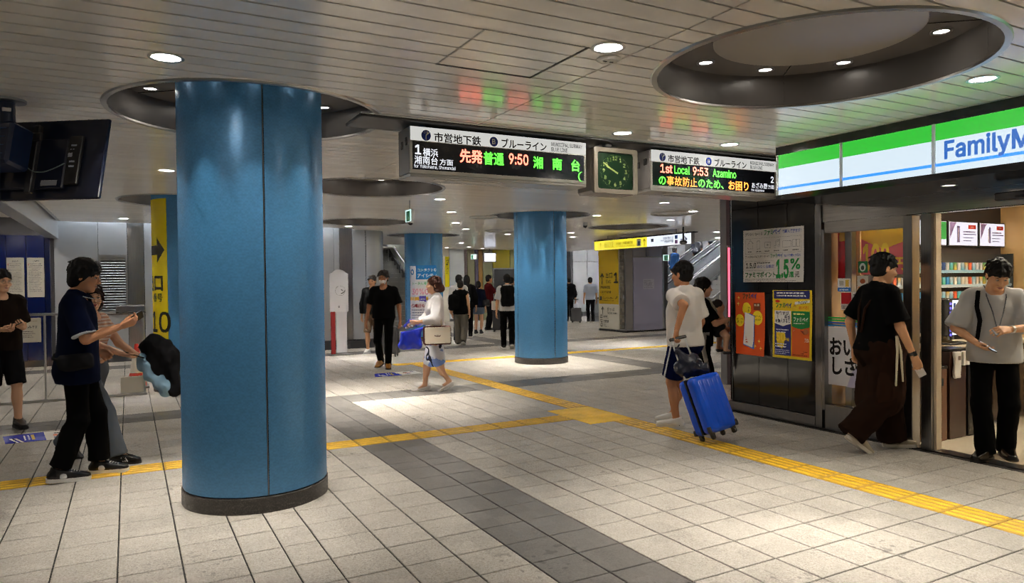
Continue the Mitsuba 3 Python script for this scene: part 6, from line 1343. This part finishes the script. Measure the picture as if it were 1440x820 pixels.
# 5 person behind him
E_ = person("person in a black jacket and brown shorts half hidden behind the masked man", 4.86, 15.6, heading(-.1, -1), h=1.72, skin="mid", res=.015, feet=((-.09, -.18), (.10, .12)), heel=(.5, 0),
    hands=((-.26, .05, .85), (.27, -.05, .86)), top=dict(color="101112", loose=.03, hem=-.02, sleeve=1.9, width=.165), legs=dict(kind="shorts", color="4a3c30", len=1.05, r=(.098, .085, .08)), shoes=dict(color="dcdcda", sole_color="e0e0de"), hair=dict(style="short", color="14110f"))
def suitcase(name, label, c, yaw, size, tilt, color, handle=.35, trim="101012", grooves=6, lean_to=None):
    k = thing(name, label, "suitcase"); w_, d_, h_ = np.array(size) / 2
    M = np.eye(4); M[:3, :3] = rotz(yaw); M[:3, 3] = c
    if lean_to is not None:
        M[:3, :3] = trimesh.transformations.rotation_matrix(tilt, np.cross((0, 0, 1), unit(lean_to)))[:3, :3] @ M[:3, :3]
        M[2, 3] = max(-(M[:3, :3] @ np.array([sx * (w_ - .05), sy * (d_ - .04), .026]))[2] for sx in (-1, 1) for sy in (-1, 1)) + .026
    mv = lambda m: move(m, M)
    z0 = .055
    F = Field((-w_ - .03, -d_ - .03, z0 - .03), (w_ + .03, d_ + .03, z0 + 2 * h_ + .03), .01)
    F.rbox((0, -d_ * .5 - .003, z0 + h_), (w_, d_ * .5 - .003, h_), .05, k=.001); F.rbox((0, d_ * .5 + .003, z0 + h_), (w_, d_ * .5 - .003, h_), .05, k=.001)
    for i in range(grooves):
        x = -w_ * .78 + i * (1.56 * w_ / max(grooves - 1, 1))
        for sy in (-1, 1): F.rbox((x, sy * (d_ + .004), z0 + h_), (.008, .009, h_ * .86), .004, k=.004, sub=True)
    body = smooth_mesh(F.mesh(), 2)
    put(k + "__shell", mv(body), "gloss" if color == "blue" else "satin", (.012, .085, .62) if color == "blue" else hexa(color), smooth=True)
    put(k + "__zip_band", mv(rbox(-w_ + .002, w_ - .002, -.012, .012, z0 + .004, z0 + 2 * h_ - .002, .045)), "satin", hexa(trim))
    for sx in (-1, 1):
        for sy in (-1, 1):
            wk = put(k + "__wheel", mv(move(cyl(0, 0, -.012, .012, .026, 18), frame((sx * (w_ - .05), sy * (d_ - .04), .026), (0, 1, 0), (0, 0, 1)))), "satin", (.02, .02, .02), smooth=35)
            put(wk + "__fork", mv(rbox(sx * (w_ - .05) - .02, sx * (w_ - .05) + .02, sy * (d_ - .04) - .022, sy * (d_ - .04) + .022, .035, .075, .006)), "satin", (.03, .03, .03))
            put(k + "__corner_guard", mv(rbox(sx * w_ - .035 * (sx > 0) - .002 * (sx < 0) - .03 * 0, sx * w_ + .002 * (sx > 0) + .035 * (sx < 0), sy * d_ - .035 * (sy > 0) - .002 * (sy < 0), sy * d_ + .002 * (sy > 0) + .035 * (sy < 0), z0 + .01, z0 + .07, .012)), "satin", (.03, .03, .033))
    if handle:
        for sx in (-1, 1): put(k + "__handle_tube", mv(rod((sx * .085, d_ * .75, z0 + 2 * h_ - .03), (sx * .085, d_ * .75, z0 + 2 * h_ + handle), .009, 10)), "metal", (.75, .75, .76), smooth=True)
        put(k + "__handle_grip", mv(rbox(-.105, .105, d_ * .75 - .016, d_ * .75 + .016, z0 + 2 * h_ + handle, z0 + 2 * h_ + handle + .032, .01)), "satin", (.02, .02, .02))
    put(k + "__side_handle", mv(tube([(w_ + .002, 0, z0 + h_ - .1), (w_ + .022, 0, z0 + h_ - .08), (w_ + .022, 0, z0 + h_ + .08), (w_ + .002, 0, z0 + h_ + .1)], .010, 8)), "satin", (.04, .04, .045), smooth=True)
    for q in (-.3, .3): put(k + "__latch", mv(rbox(w_ * .0 - .02 + q * w_, w_ * .0 + .02 + q * w_, -.03, .03, z0 + 2 * h_ - .004, z0 + 2 * h_ + .006, .004)), "metal", (.4, .4, .42))
    return k, M
suitcase("suitcase", "dark grey suitcase standing behind the legs of the masked man", (4.93, 14.7, 0), heading(-.1, -1), (.42, .26, .60), 0, "2a2a2c", .0, grooves=5)
# 6 woman in white with the blue tote
def scarf(info):
    v = None
    return np.array(hexa("c8d0de"))
Fp = person("woman in a white shirt and blue scarf print skirt carrying a blue tote", 3.95, 9.67, heading(-.92, -.28), h=1.64, skin="fair", female=True, res=.010, head=(4, -2),
    feet=((-.07, -.16), (.08, .20)), toes=(.1, -.1), heel=(.35, 0), hands=((-.16, .28, 1.07), (.10, .30, 1.02)), poles=((-.6, -.6, -.7), (.5, -.6, -.7)), palms=((.7, 0, .6), (-.5, 0, .8)), curls=(.5, .55),
    top=dict(color="e2dddc", loose=.026, hem=-.02, sleeve=1.72, cuff=.056, wrist=.045, collar="e6e1de", width=.135, flare=.02, fold=.009), legs=dict(kind="skirt", mat="scarf_skirt", color="c8d0de", len=.46, hem=.19, waist=.12, fold=.018, cut=(.35, -.15, -1)), shoes=dict(color="e6e2de", sole_color="e2ded8", height=.03, sole=.015), hair=dict(style="bun", color="33180f", lips=(.45, .06, .06)))
phone_thing("dark phone in the hands of the woman in the white shirt", Fp, 1, screen=None)
def tote():
    k = thing("tote_bag", "bright blue cloth tote bag carried in front by the woman in the white shirt", "bag")
    W = Fp["W"]; F = Field((-.25, .05, .55), (.30, .60, 1.1), .010)
    F.rbox((.06, .36, .80), (.075, .15, .15), .05); F.cone((.06, .22, .92), (.06, .50, .92), .055, .055, .04); F.cone((.06, .26, .68), (.06, .46, .68), .06, .06, .04); F.folds(.038, (13, 13, 6), 6); F.folds(.012, (30, 30, 14), 2); F.cut((0, 0, .965), (0, .2, 1))
    put(k + "__body", move(smooth_mesh(F.mesh(), 2), W), "satin", hexa("1a2a9c"), smooth=True)
    for dx in (-.05, .06): put(k + "__strap", move(tube([(.06 + dx, .27, .94), (.05 + dx, .30, 1.04), (.05 + dx, .36, 1.05), (.06 + dx, .45, .94)], .009, 8), W), "satin", hexa("18257e"), smooth=True)
tote()
def box_bag():
    k = thing("handbag", "flat brown handbag with a cream panel on the arm of the woman in white", "bag")
    W = Fp["W"]; M = W @ frame((-.245, .02, .83), (0, 1, 0), (0, 0, 1))
    w_, h_ = .20, .135
    put(k + "__body", move(rbox(-w_, w_, -h_, h_, -.045, .045, .02), M), "satin", hexa("3f2018"))
    for sg in (-1, 1):
        g = sbox(-w_ + .035, -h_ + .04, w_ - .035, h_ - .035).buffer(.02); m = extrude(g, .004, .045 if sg > 0 else -.049); put(k + "__panel", move(m, M), "paint", hexa("dcd2c0"))
    fl = Print().add(affinity.scale(Point(0, 0).buffer(.045), 1, .45).difference(affinity.scale(Point(0, .012).buffer(.04), 1, .45)), "6a5248", 1).rect(-.02, .0, .02, .008, "8a7868", 1)
    mm, cc = fl.mesh(); 
    put(k + "__emblem", move(move(mm, frame((0, 0, -.050), (-1, 0, 0), (0, 1, 0))), M), "paint", cc)
    for sz in (-.02, .02): put(k + "__handle", move(tube([(-.07, h_ - .005, sz), (-.055, h_ + .09, sz), (0, h_ + .135, sz), (.055, h_ + .09, sz), (.07, h_ - .005, sz)], .008, 8), M), "satin", hexa("cdbfa8"), smooth=True)
box_bag()
# 7 man with the blue suitcase
k, SM = suitcase("suitcase", "large bright blue hard shell suitcase rolling behind the man in the white T-shirt", (5.04, 5.10, 0.0), heading(-.395, .911), (.36, .26, .56), .369, "blue", .414, lean_to=-RIGHT * .8 + FWD * .7)
_g = (SM @ np.array([.0, .0975, 1.05, 1]))[:3]; _a = heading(-.58, .80); _l = rotz(-_a) @ (_g - np.array([5.25, 5.80, 0])) + np.array([-.01, .0, .085])
Gp = person("man in a white T-shirt and navy shorts pulling the blue suitcase, seen from behind", 5.25, 5.80, heading(-.58, .80), h=1.75, skin="tan", res=.010, head=(8, 2), lean=.02,
    feet=((-.10, .10), (.09, .30)), toes=(-.45, -.3), heel=(0, .1), hands=(tuple(_l / (1.75 / 1.72)), (.27, .12, .88)), palms=((.3, -.6, -.6), (-1, 0, 0)), curls=(.8, .4), build=1.06, belly=.03,
    top=dict(color="d6d0cb", loose=.030, hem=-.04, sleeve=.80, cuff=.070, width=.172, fold=.008), legs=dict(kind="shorts", color="0b1436", len=.90, r=(.105, .105, .1), loose=.02), shoes=dict(color="dcdad6", sole_color="c8c6c0", sole=.03, laces="c4c2bc"), hair=dict(style="short", color="0c0a0a"))
for q in (-1,):
    hp, kn = Gp["leg"][q][0], Gp["leg"][q][1]
    put(Gp["key"] + "__shorts_stripe", move(tube([hp + (kn - hp) * t + np.array([q * .128, 0, 0]) for t in np.linspace(-.1, .85, 6)], .009, 6), Gp["W"]), "cloth", (.75, .75, .78), smooth=True)
def sack():
    k = thing("drawstring_bag", "dark navy nylon bag resting on top of the blue suitcase", "bag")
    c = (SM @ np.array([.02, .06, .745, 1]))[:3]
    F = Field(c - .33, c + .33, .011); F.cone(c + [0, 0, -.03] - RIGHT * .09, c + [0, 0, -.05] + RIGHT * .11, .085, .08, .05); F.ell(c + [0, 0, .02], (.11, .10, .10), .05); F.cone(c + [0, 0, .06] - RIGHT * .05, c + [0, 0, .14] - RIGHT * .13, .05, .028, .04); F.folds(.035, (14, 14, 10), 3)
    put(k + "__body", smooth_mesh(F.mesh(), 2), "satin", (.006, .008, .022), smooth=True)
    put(k + "__strap", tube([c + [0, 0, .10] - RIGHT * .1, c + [0, 0, .12] - RIGHT * .17, (SM @ np.array([.0, .11, .98, 1]))[:3]], .008, 6), "cloth", (.012, .014, .03), smooth=True)
sack()
# 8 woman with a baby
Hp = person("woman in a black T-shirt carrying a baby and reaching towards the black pillar", 6.30, 6.66, heading(.93, .0), h=1.58, skin="fair", female=True, res=.012, head=(-4, 4),
    feet=((-.08, .12), (.09, -.10)), heel=(0, .1), hands=((-.14, .30, 1.05), (.14, .36, 1.20)), palms=((1, 0, .3), (-.3, .9, 0)), curls=(.5, .2), poles=((-.5, -.6, -.6), (.4, -.6, -.8)),
    top=dict(color="0a0a0b", loose=.026, hem=-.08, sleeve=.85, cuff=.064, width=.145, flare=.02), legs=dict(kind="trousers", color="08080a", r=(.092, .08, .075)), shoes=dict(color="d8d4d0", sole_color="d8d6d2"), hair=dict(style="bun", color="100d0c"))
def carrier():
    k = thing("baby_carrier", "pale grey cloth baby carrier strapped around the woman in the black T-shirt", "baby carrier"); W = Hp["W"]
    F = Field((-.3, -.2, .75), (.3, .45, 1.4), .011); F.ell((0, .20, 1.02), (.13, .09, .16), .03); F.cut((0, 0, 1.12), (0, .3, 1)); F.folds(.01, (14, 14, 9), 2)
    put(k + "__pouch", move(smooth_mesh(F.mesh(), 2), W), "cloth", hexa("2a2a2c"), smooth=True)
    for q in (-1, 1): put(k + "__strap", move(tube([(q * .10, .15, 1.05), (q * .15, .13, 1.2), (q * .14, .05, 1.345), (q * .12, -.09, 1.30), (q * .06, -.14, 1.1), (q * .15, -.08, .92), (q * .165, .05, .92)], .024, 8), W), "cloth", hexa("8f8c84"), smooth=True)
    put(k + "__tail", move(tube([(.19, -.02, .92), (.205, -.04, .75), (.20, .0, .58), (.21, .03, .46)], [.03, .03, .026, .01], 8), W), "cloth", hexa("8f8c84"), smooth=True)
carrier()
def baby():
    W = Hp["W"]; k = thing("person", "baby with dark hair sitting in the grey carrier against the woman's chest", "person")
    F = Field((-.3, .0, .6), (.3, .5, 1.5), .010)
    F.ell((0, .205, 1.25), (.062, .070, .074), .01).ell((.0, .245, 1.235), (.045, .04, .05), .02).cone((0, .19, 1.19), (0, .20, 1.0), .07, .085, .04)
    for q in (-1, 1): F.cone((q * .06, .22, .95), (q * .14, .27, .88), .050, .042, .03).cone((q * .14, .27, .88), (q * .145, .25, .72), .040, .028, .02).cone((q * .145, .25, .72), (q * .145, .31, .69), .026, .022, .01); F.cone((q * .07, .22, 1.13), (q * .12, .28, 1.03), .032, .024, .02); F.ell((q * .062, .20, 1.245), (.009, .014, .018), .004)
    put(k + "__body", move(smooth_mesh(F.mesh(), 3), W), "skin", SKIN["fair"], smooth=True)
    F = Field((-.3, .0, 1.1), (.3, .5, 1.5), .009); F.ell((0, .195, 1.262), (.069, .076, .078), .01); F.ell((0, .29, 1.22), (.08, .07, .075), .01, sub=True); F.cut((0, .2, 1.215), (0, .5, -1)); F.folds(.006, (30, 30, 20), 1); put(k + "__hair", move(smooth_mesh(F.mesh(), 2), W), "hairy", (.02, .014, .012), smooth=True)
    for q in (-1, 1): put(k + "__eye", move(ell((q * .022, .277, 1.245), (.007, .005, .006)), W), "gloss", (.02, .015, .012), smooth=True)
    put(k + "__mouth", move(tube([(-.012, .283, 1.208), (0, .287, 1.207), (.012, .283, 1.208)], .003, 6), W), "skin", (.35, .12, .1), smooth=True)
    for q in (-1, 1): put(k + "__shoe", move(rbox(q * .145 - .026, q * .145 + .026, .22, .34, .665, .705, .012), W), "satin", (.05, .05, .055))
baby()
# 9 man in the apron walking past the shop
Ip = person("man in a black T-shirt and dark brown apron walking past the shop window", 6.06, 4.14, heading(1, .04), h=1.78, skin="mid", res=.010, head=(-2, 8), lean=.05, build=1.08, belly=.03,
    feet=((-.09, .24), (.10, -.26)), toes=(.1, -.1), heel=(0, .65), hands=((-.27, -.06, .88), (.28, .16, .87)), palms=((1, 0, 0), (-1, 0, .1)), curls=(.5, .55), poles=((-.3, -1, -.3), (.3, -1, -.3)),
    top=dict(color="08080a", loose=.028, hem=-.02, sleeve=.86, cuff=.068, width=.168), legs=dict(kind="trousers", color="241812", r=(.118, .12, .125), loose=.03, drop=.03, fold=.012), shoes=dict(color="a59a84", sole_color="cfc8b8", sole=.03), hair=dict(style="short", color="0c0b0b"))
def apron():
    W, s = Ip["W"], Ip["s"]; F = Field(Ip["lo"], Ip["hi"], .010); T3 = Ip["T3"]
    F.ell(T3((0, .062, .34)), np.array((.135, .105, .22)) * s + .028, .05); F.cone(T3((0, .02, .16)), T3((0, .02, -.0)), .203 * s, .212 * s, .05, flat=(1, 1.12, 1)); F.cone(T3((0, .03, .0)), T3((.0, .02, -.40)), .208 * s, .225 * s, .05, flat=(1, 1.0, 1))
    F.cut(T3((0, -.06, 0)), (.0, -1, .12)); F.cut(T3((0, 0, .44)), (0, 0, 1)); F.folds(.012, (12, 12, 5), 7)
    k2 = put(Ip["key"] + "__apron", move(smooth_mesh(F.mesh(), 2), W), "cloth", hexa("2a1c15"), smooth=True)
    for q in (-1, 1): put(k2 + "__strap", move(tube([T3((q * .08, .155, .42)), T3((q * .13, .09, .54)), T3((q * .13, -.04, .57)), T3((q * .05, -.15, .35)), T3((q * .02, -.16, .14))], .013, 6), W), "cloth", hexa("2a1c16"), smooth=True)
    for a, b in ((-.30, -.01), (-.26, .05)): put(k2 + "__tie", move(tube([T3((.21, .05, .13)), T3((.225, .06 + b * .5, .0)), T3((.235, .06 + b, a))], [.012, .012, .008], 6), W), "cloth", hexa("cfc6ae"), smooth=True)
    a, e, w_ = Ip["arm"][1]; d = unit(w_ - e); p = w_ - d * .015
    put(Ip["key"] + "__watch", move(cat(rod(p - d * .013, p + d * .013, .034, 18), move(rbox(-.018, .018, -.02, .02, -.005, .006, .004), frame(p + np.array([.034, 0, 0]), unit(np.cross((1, 0, 0), d)), d))), W), "satin", (.015, .015, .016), smooth=35)
apron()
phone_thing("white phone held low by the man in the apron", Ip, 1, color="d8d4d0", screen=None, off=(-.005, .12, -.02), rot=rotz(.1), size=(.036, .07, .005))
# 10 man at the shop door
Jp = person("man in a grey T-shirt looking down at his phone in the shop doorway", 6.66, 3.44, heading(-.42, -.9), h=1.73, skin="mid", res=.010, head=(10, 34), lean=.0,
    feet=((-.10, -.04), (.10, .12)), toes=(-.1, .55), heel=(0, 0), hands=((-.06, .30, 1.14), (.17, .25, 1.02)), palms=((.5, .0, -.3), (-.3, -.2, 1)), curls=(.45, .35), poles=((-1, -.4, -.5), (.9, -.5, -.6)),
    top=dict(color="a3a2a0", loose=.030, hem=-.07, sleeve=.98, cuff=.074, width=.166, flare=.008, fold=.010), legs=dict(kind="trousers", color="09090a", r=(.092, .078, .075), loose=.016, drop=.03, fold=.010), shoes=dict(color="0a0909", sole_color="0a0a0a", mat="gloss", sole=.02, laces="050505"), hair=dict(style="short", color="0c0a09", line=.045))
phone_thing("phone held in the lowered hand of the man in the grey T-shirt", Jp, 1, off=(.0, .10, -.026), screen=(.2, .25, .3))
phone_thing("small silver device held up on a lanyard by the man in the grey T-shirt", Jp, -1, color="8a8c90", screen=None, off=(.0, .085, -.025), size=(.03, .055, .008))
def lanyard():
    k = Jp["key"]; W, T3 = Jp["W"], Jp["T3"]; hL = Jp["hand"][-1] @ np.array([0, .09, -.03, 1])
    for q in (-1, 1): put(k + "__lanyard", move(tube([T3((q * .075, -.02, .60)), T3((q * .07, .10, .50)), T3((q * .035, .17, .36)), hL[:3] + [q * .004, 0, .02]], .0045, 6), W), "cloth", hexa("55565a"), smooth=True)
    put(k + "__bag_strap", move(tube([T3((.13, .08, .55)), T3((.15, .14, .42)), T3((.13, .165, .3)), T3((.145, .15, .16)), T3((.16, .05, .05))], [.016, .018, .018, .016, .012], 8), W), "cloth", hexa("0d0d0f"), smooth=True)
    a, e, w_ = Jp["arm"][-1]; d = unit(w_ - e); p = w_ - d * .02
    put(k + "__watch", move(cat(rod(p - d * .010, p + d * .010, .033, 18)), W), "metal", (.55, .55, .55), smooth=35)
lanyard()
# ------------------------------------------------------------------ travellers in the middle distance, seen from behind
def far(label, x, y, yaw, **k):
    k.setdefault("res", .018); k.setdefault("face", False); return person(label, x, y, yaw, **k)
walk = dict(feet=((-.09, .12), (.09, -.14)), heel=(0, .4))
a1 = far("person in a white shirt and dark cap within the waiting group", 7.78, 17.35, heading(.3, 1), h=1.74, skin="mid", cap="2a2a2c", top=dict(color="cfcdca", loose=.03, hem=-.05, sleeve=1.5), legs=dict(kind="trousers", color="3a3a3c"), shoes=dict(color="1a1a1a"), hair=dict(style="short"))
a2 = far("person in a black sleeveless top and grey trousers with a big black shoulder bag", 7.33, 16.25, heading(.1, 1), h=1.60, skin="mid", female=True, top=dict(color="0a0a0b", loose=.02, hem=-.08, sleeve=.0, width=.15, flare=.03), legs=dict(kind="trousers", color="5c5850", r=(.10, .095, .085), loose=.02), shoes=dict(color="141414"), hair=dict(style="short"), **walk)
a3 = far("tall person with long black hair in black clothes in the waiting group", 8.5, 18.4, heading(0, 1), h=1.74, skin="mid", top=dict(color="0b0b0c", loose=.03, hem=-.12, sleeve=1.8), legs=dict(kind="trousers", color="08080a"), shoes=dict(color="101010"), hair=dict(style="long"))
a4 = far("girl in a navy top and denim shorts with dark shoes in the waiting group", 9.25, 19.2, heading(.2, 1), h=1.57, skin="fair", female=True, top=dict(color="101422", loose=.028, hem=-.02, sleeve=1.3), legs=dict(kind="shorts", color="5f6a78", len=.55, r=(.10, .10, .1)), shoes=dict(color="0e0e10", height=.12), hair=dict(style="pony"))
a5 = far("man in a maroon shirt facing right behind the waiting group", 10.25, 20.5, heading(.8, .3), h=1.76, skin="tan", top=dict(color="4a1618", loose=.028, hem=-.05, sleeve=.85), legs=dict(kind="trousers", color="1c1c20"), shoes=dict(color="101010"), hair=dict(style="short"), hands=(None, (.2, .4, .95)))
a6 = far("man with a white shirt and black backpack beside the suitcase stacked with cream boxes", 11.02, 20.35, heading(.6, .8), h=1.68, skin="tan", top=dict(color="c9c7c2", loose=.028, hem=-.05, sleeve=.85), legs=dict(kind="trousers", color="35322e"), shoes=dict(color="141414"), hair=dict(style="short"))
a7 = far("man with white sleeves, a black vest and backpack walking away beside the middle column", 7.86, 14.75, heading(-.05, 1), h=1.73, skin="mid", res=.015, top=dict(color="c6c4c0", loose=.028, hem=-.02, sleeve=.85, cuff=.066), legs=dict(kind="trousers", color="08080a", r=(.09, .072, .065)), shoes=dict(color="0c0c0c"), hair=dict(style="short"), **walk)
def pack(label, info, size, color, off=(0, -.20, .33)):
    k = thing("backpack", label, "backpack"); c = world(info, info["T3"](off)); F = Field(c - .4, c + .4, .014)
    M = np.eye(3); F.rbox(c, np.array(size), .06, M=(info["W"][:3, :3]).T); F.folds(.02, (10, 10, 8), 2)
    put(k + "__body", smooth_mesh(F.mesh(), 2), "cloth", hexa(color), smooth=True)
    for q in (-1, 1): put(k + "__strap", move(tube([info["T3"]((q * .10, -.17, .45)), info["T3"]((q * .12, -.05, .585)), info["T3"]((q * .11, .10, .50)), info["T3"]((q * .13, .08, .28)), info["T3"]((q * .12, -.14, .18))], .018, 6), info["W"]), "cloth", hexa(color), smooth=True)
pack("large black shoulder bag carried by the person in the sleeveless top", a2, (.17, .09, .20), "0b0b0c", (-.14, -.17, .26)); pack("black backpack worn by the tall long haired person", a3, (.15, .09, .21), "0d0d0f"); pack("black backpack on the man beside the cream boxes", a6, (.15, .10, .2), "0c0c0e"); pack("black backpack worn by the man beside the middle column", a7, (.17, .10, .24), "0a0a0b")
kk = thing("handbag", "small black bag at the hip of the girl in the denim shorts", "bag"); c = world(a4, (.24, -.02, .95)); F = Field(c - .25, c + .25, .014); F.rbox(c, (.11, .07, .10), .05); F.folds(.02, (12, 12, 12), 3); put(kk + "__body", smooth_mesh(F.mesh(), 2), "satin", (.012, .012, .014), smooth=True)
put(kk + "__strap", move(tube([(.24, -.02, 1.03), (.16, -.09, 1.25), (.05, -.06, 1.33)], .010, 6), a4["W"]), "cloth", (.012, .012, .014), smooth=True)
suitcase("suitcase", "dark grey suitcase topped with cream boxes in the waiting group", (10.25, 19.75, 0), heading(.1, 1), (.44, .28, .62), 0, "3a3a3d", .0, grooves=5)
for i in range(2):
    kb = thing("gift_box", ["cream box with a black band on the far grey suitcase, left one", "cream box with a black band on the far grey suitcase, right one"][i], "box"); x = 10.10 + i * .225; put(kb + "__body", rbox(x - .1, x + .1, 19.66, 19.84, .69, .97, .01), "paint", hexa("ddd6c4")); put(kb + "__band", box(x - .02, x + .02, 19.655, 19.845, .688, .972), "paint", (.02, .02, .02))
far("man in a pale blue shirt and cap standing left of the exit 1 panel", 15.4, 22.2, heading(-.1, 1), h=1.66, skin="mid", cap="1c1c20", top=dict(color="b4bccc", loose=.03, hem=-.03, sleeve=.85), legs=dict(kind="trousers", color="0c0c10"), shoes=dict(color="0a0a0a"), hair=dict(style="short"))
far("person in dark clothes with a grey case beside the man in pale blue", 14.9, 22.9, heading(0, 1), h=1.68, skin="mid", top=dict(color="1a1a1e", loose=.03, hem=-.05, sleeve=1.6), legs=dict(kind="trousers", color="1a1a1c"), shoes=dict(color="0a0a0a"), hair=dict(style="short"))
suitcase("suitcase", "small grey suitcase beside the person in dark clothes left of the exit 1 panel", (14.75, 22.2, 0), heading(0, 1), (.38, .24, .5), 0, "4a4a4c", .3, grooves=4)
# riders on the escalators
for lab, xx, yy, c, sk in (("rider in dark clothes low on the farther escalator", 18.3, 21.85, "131316", "mid"), ("rider with a pale blue backpack on the farther escalator", 19.25, 21.85, "2c4a78", "mid"), ("rider in grey high on the farther escalator", 20.45, 21.85, "55565c", "mid"), ("topmost rider in a pale shirt on the farther escalator", 21.3, 21.85, "8f959c", "tan")):
    i_ = int((xx - 17.1) // .4); far(lab, xx, yy, -PI / 2, h=1.7, skin=sk, res=.022, z0=i_ * .226 + .022, top=dict(color=c, loose=.03, hem=-.05, sleeve=1.4), legs=dict(kind="trousers", color="16161a"), shoes=dict(color="0a0a0a"), hair=dict(style="short"))
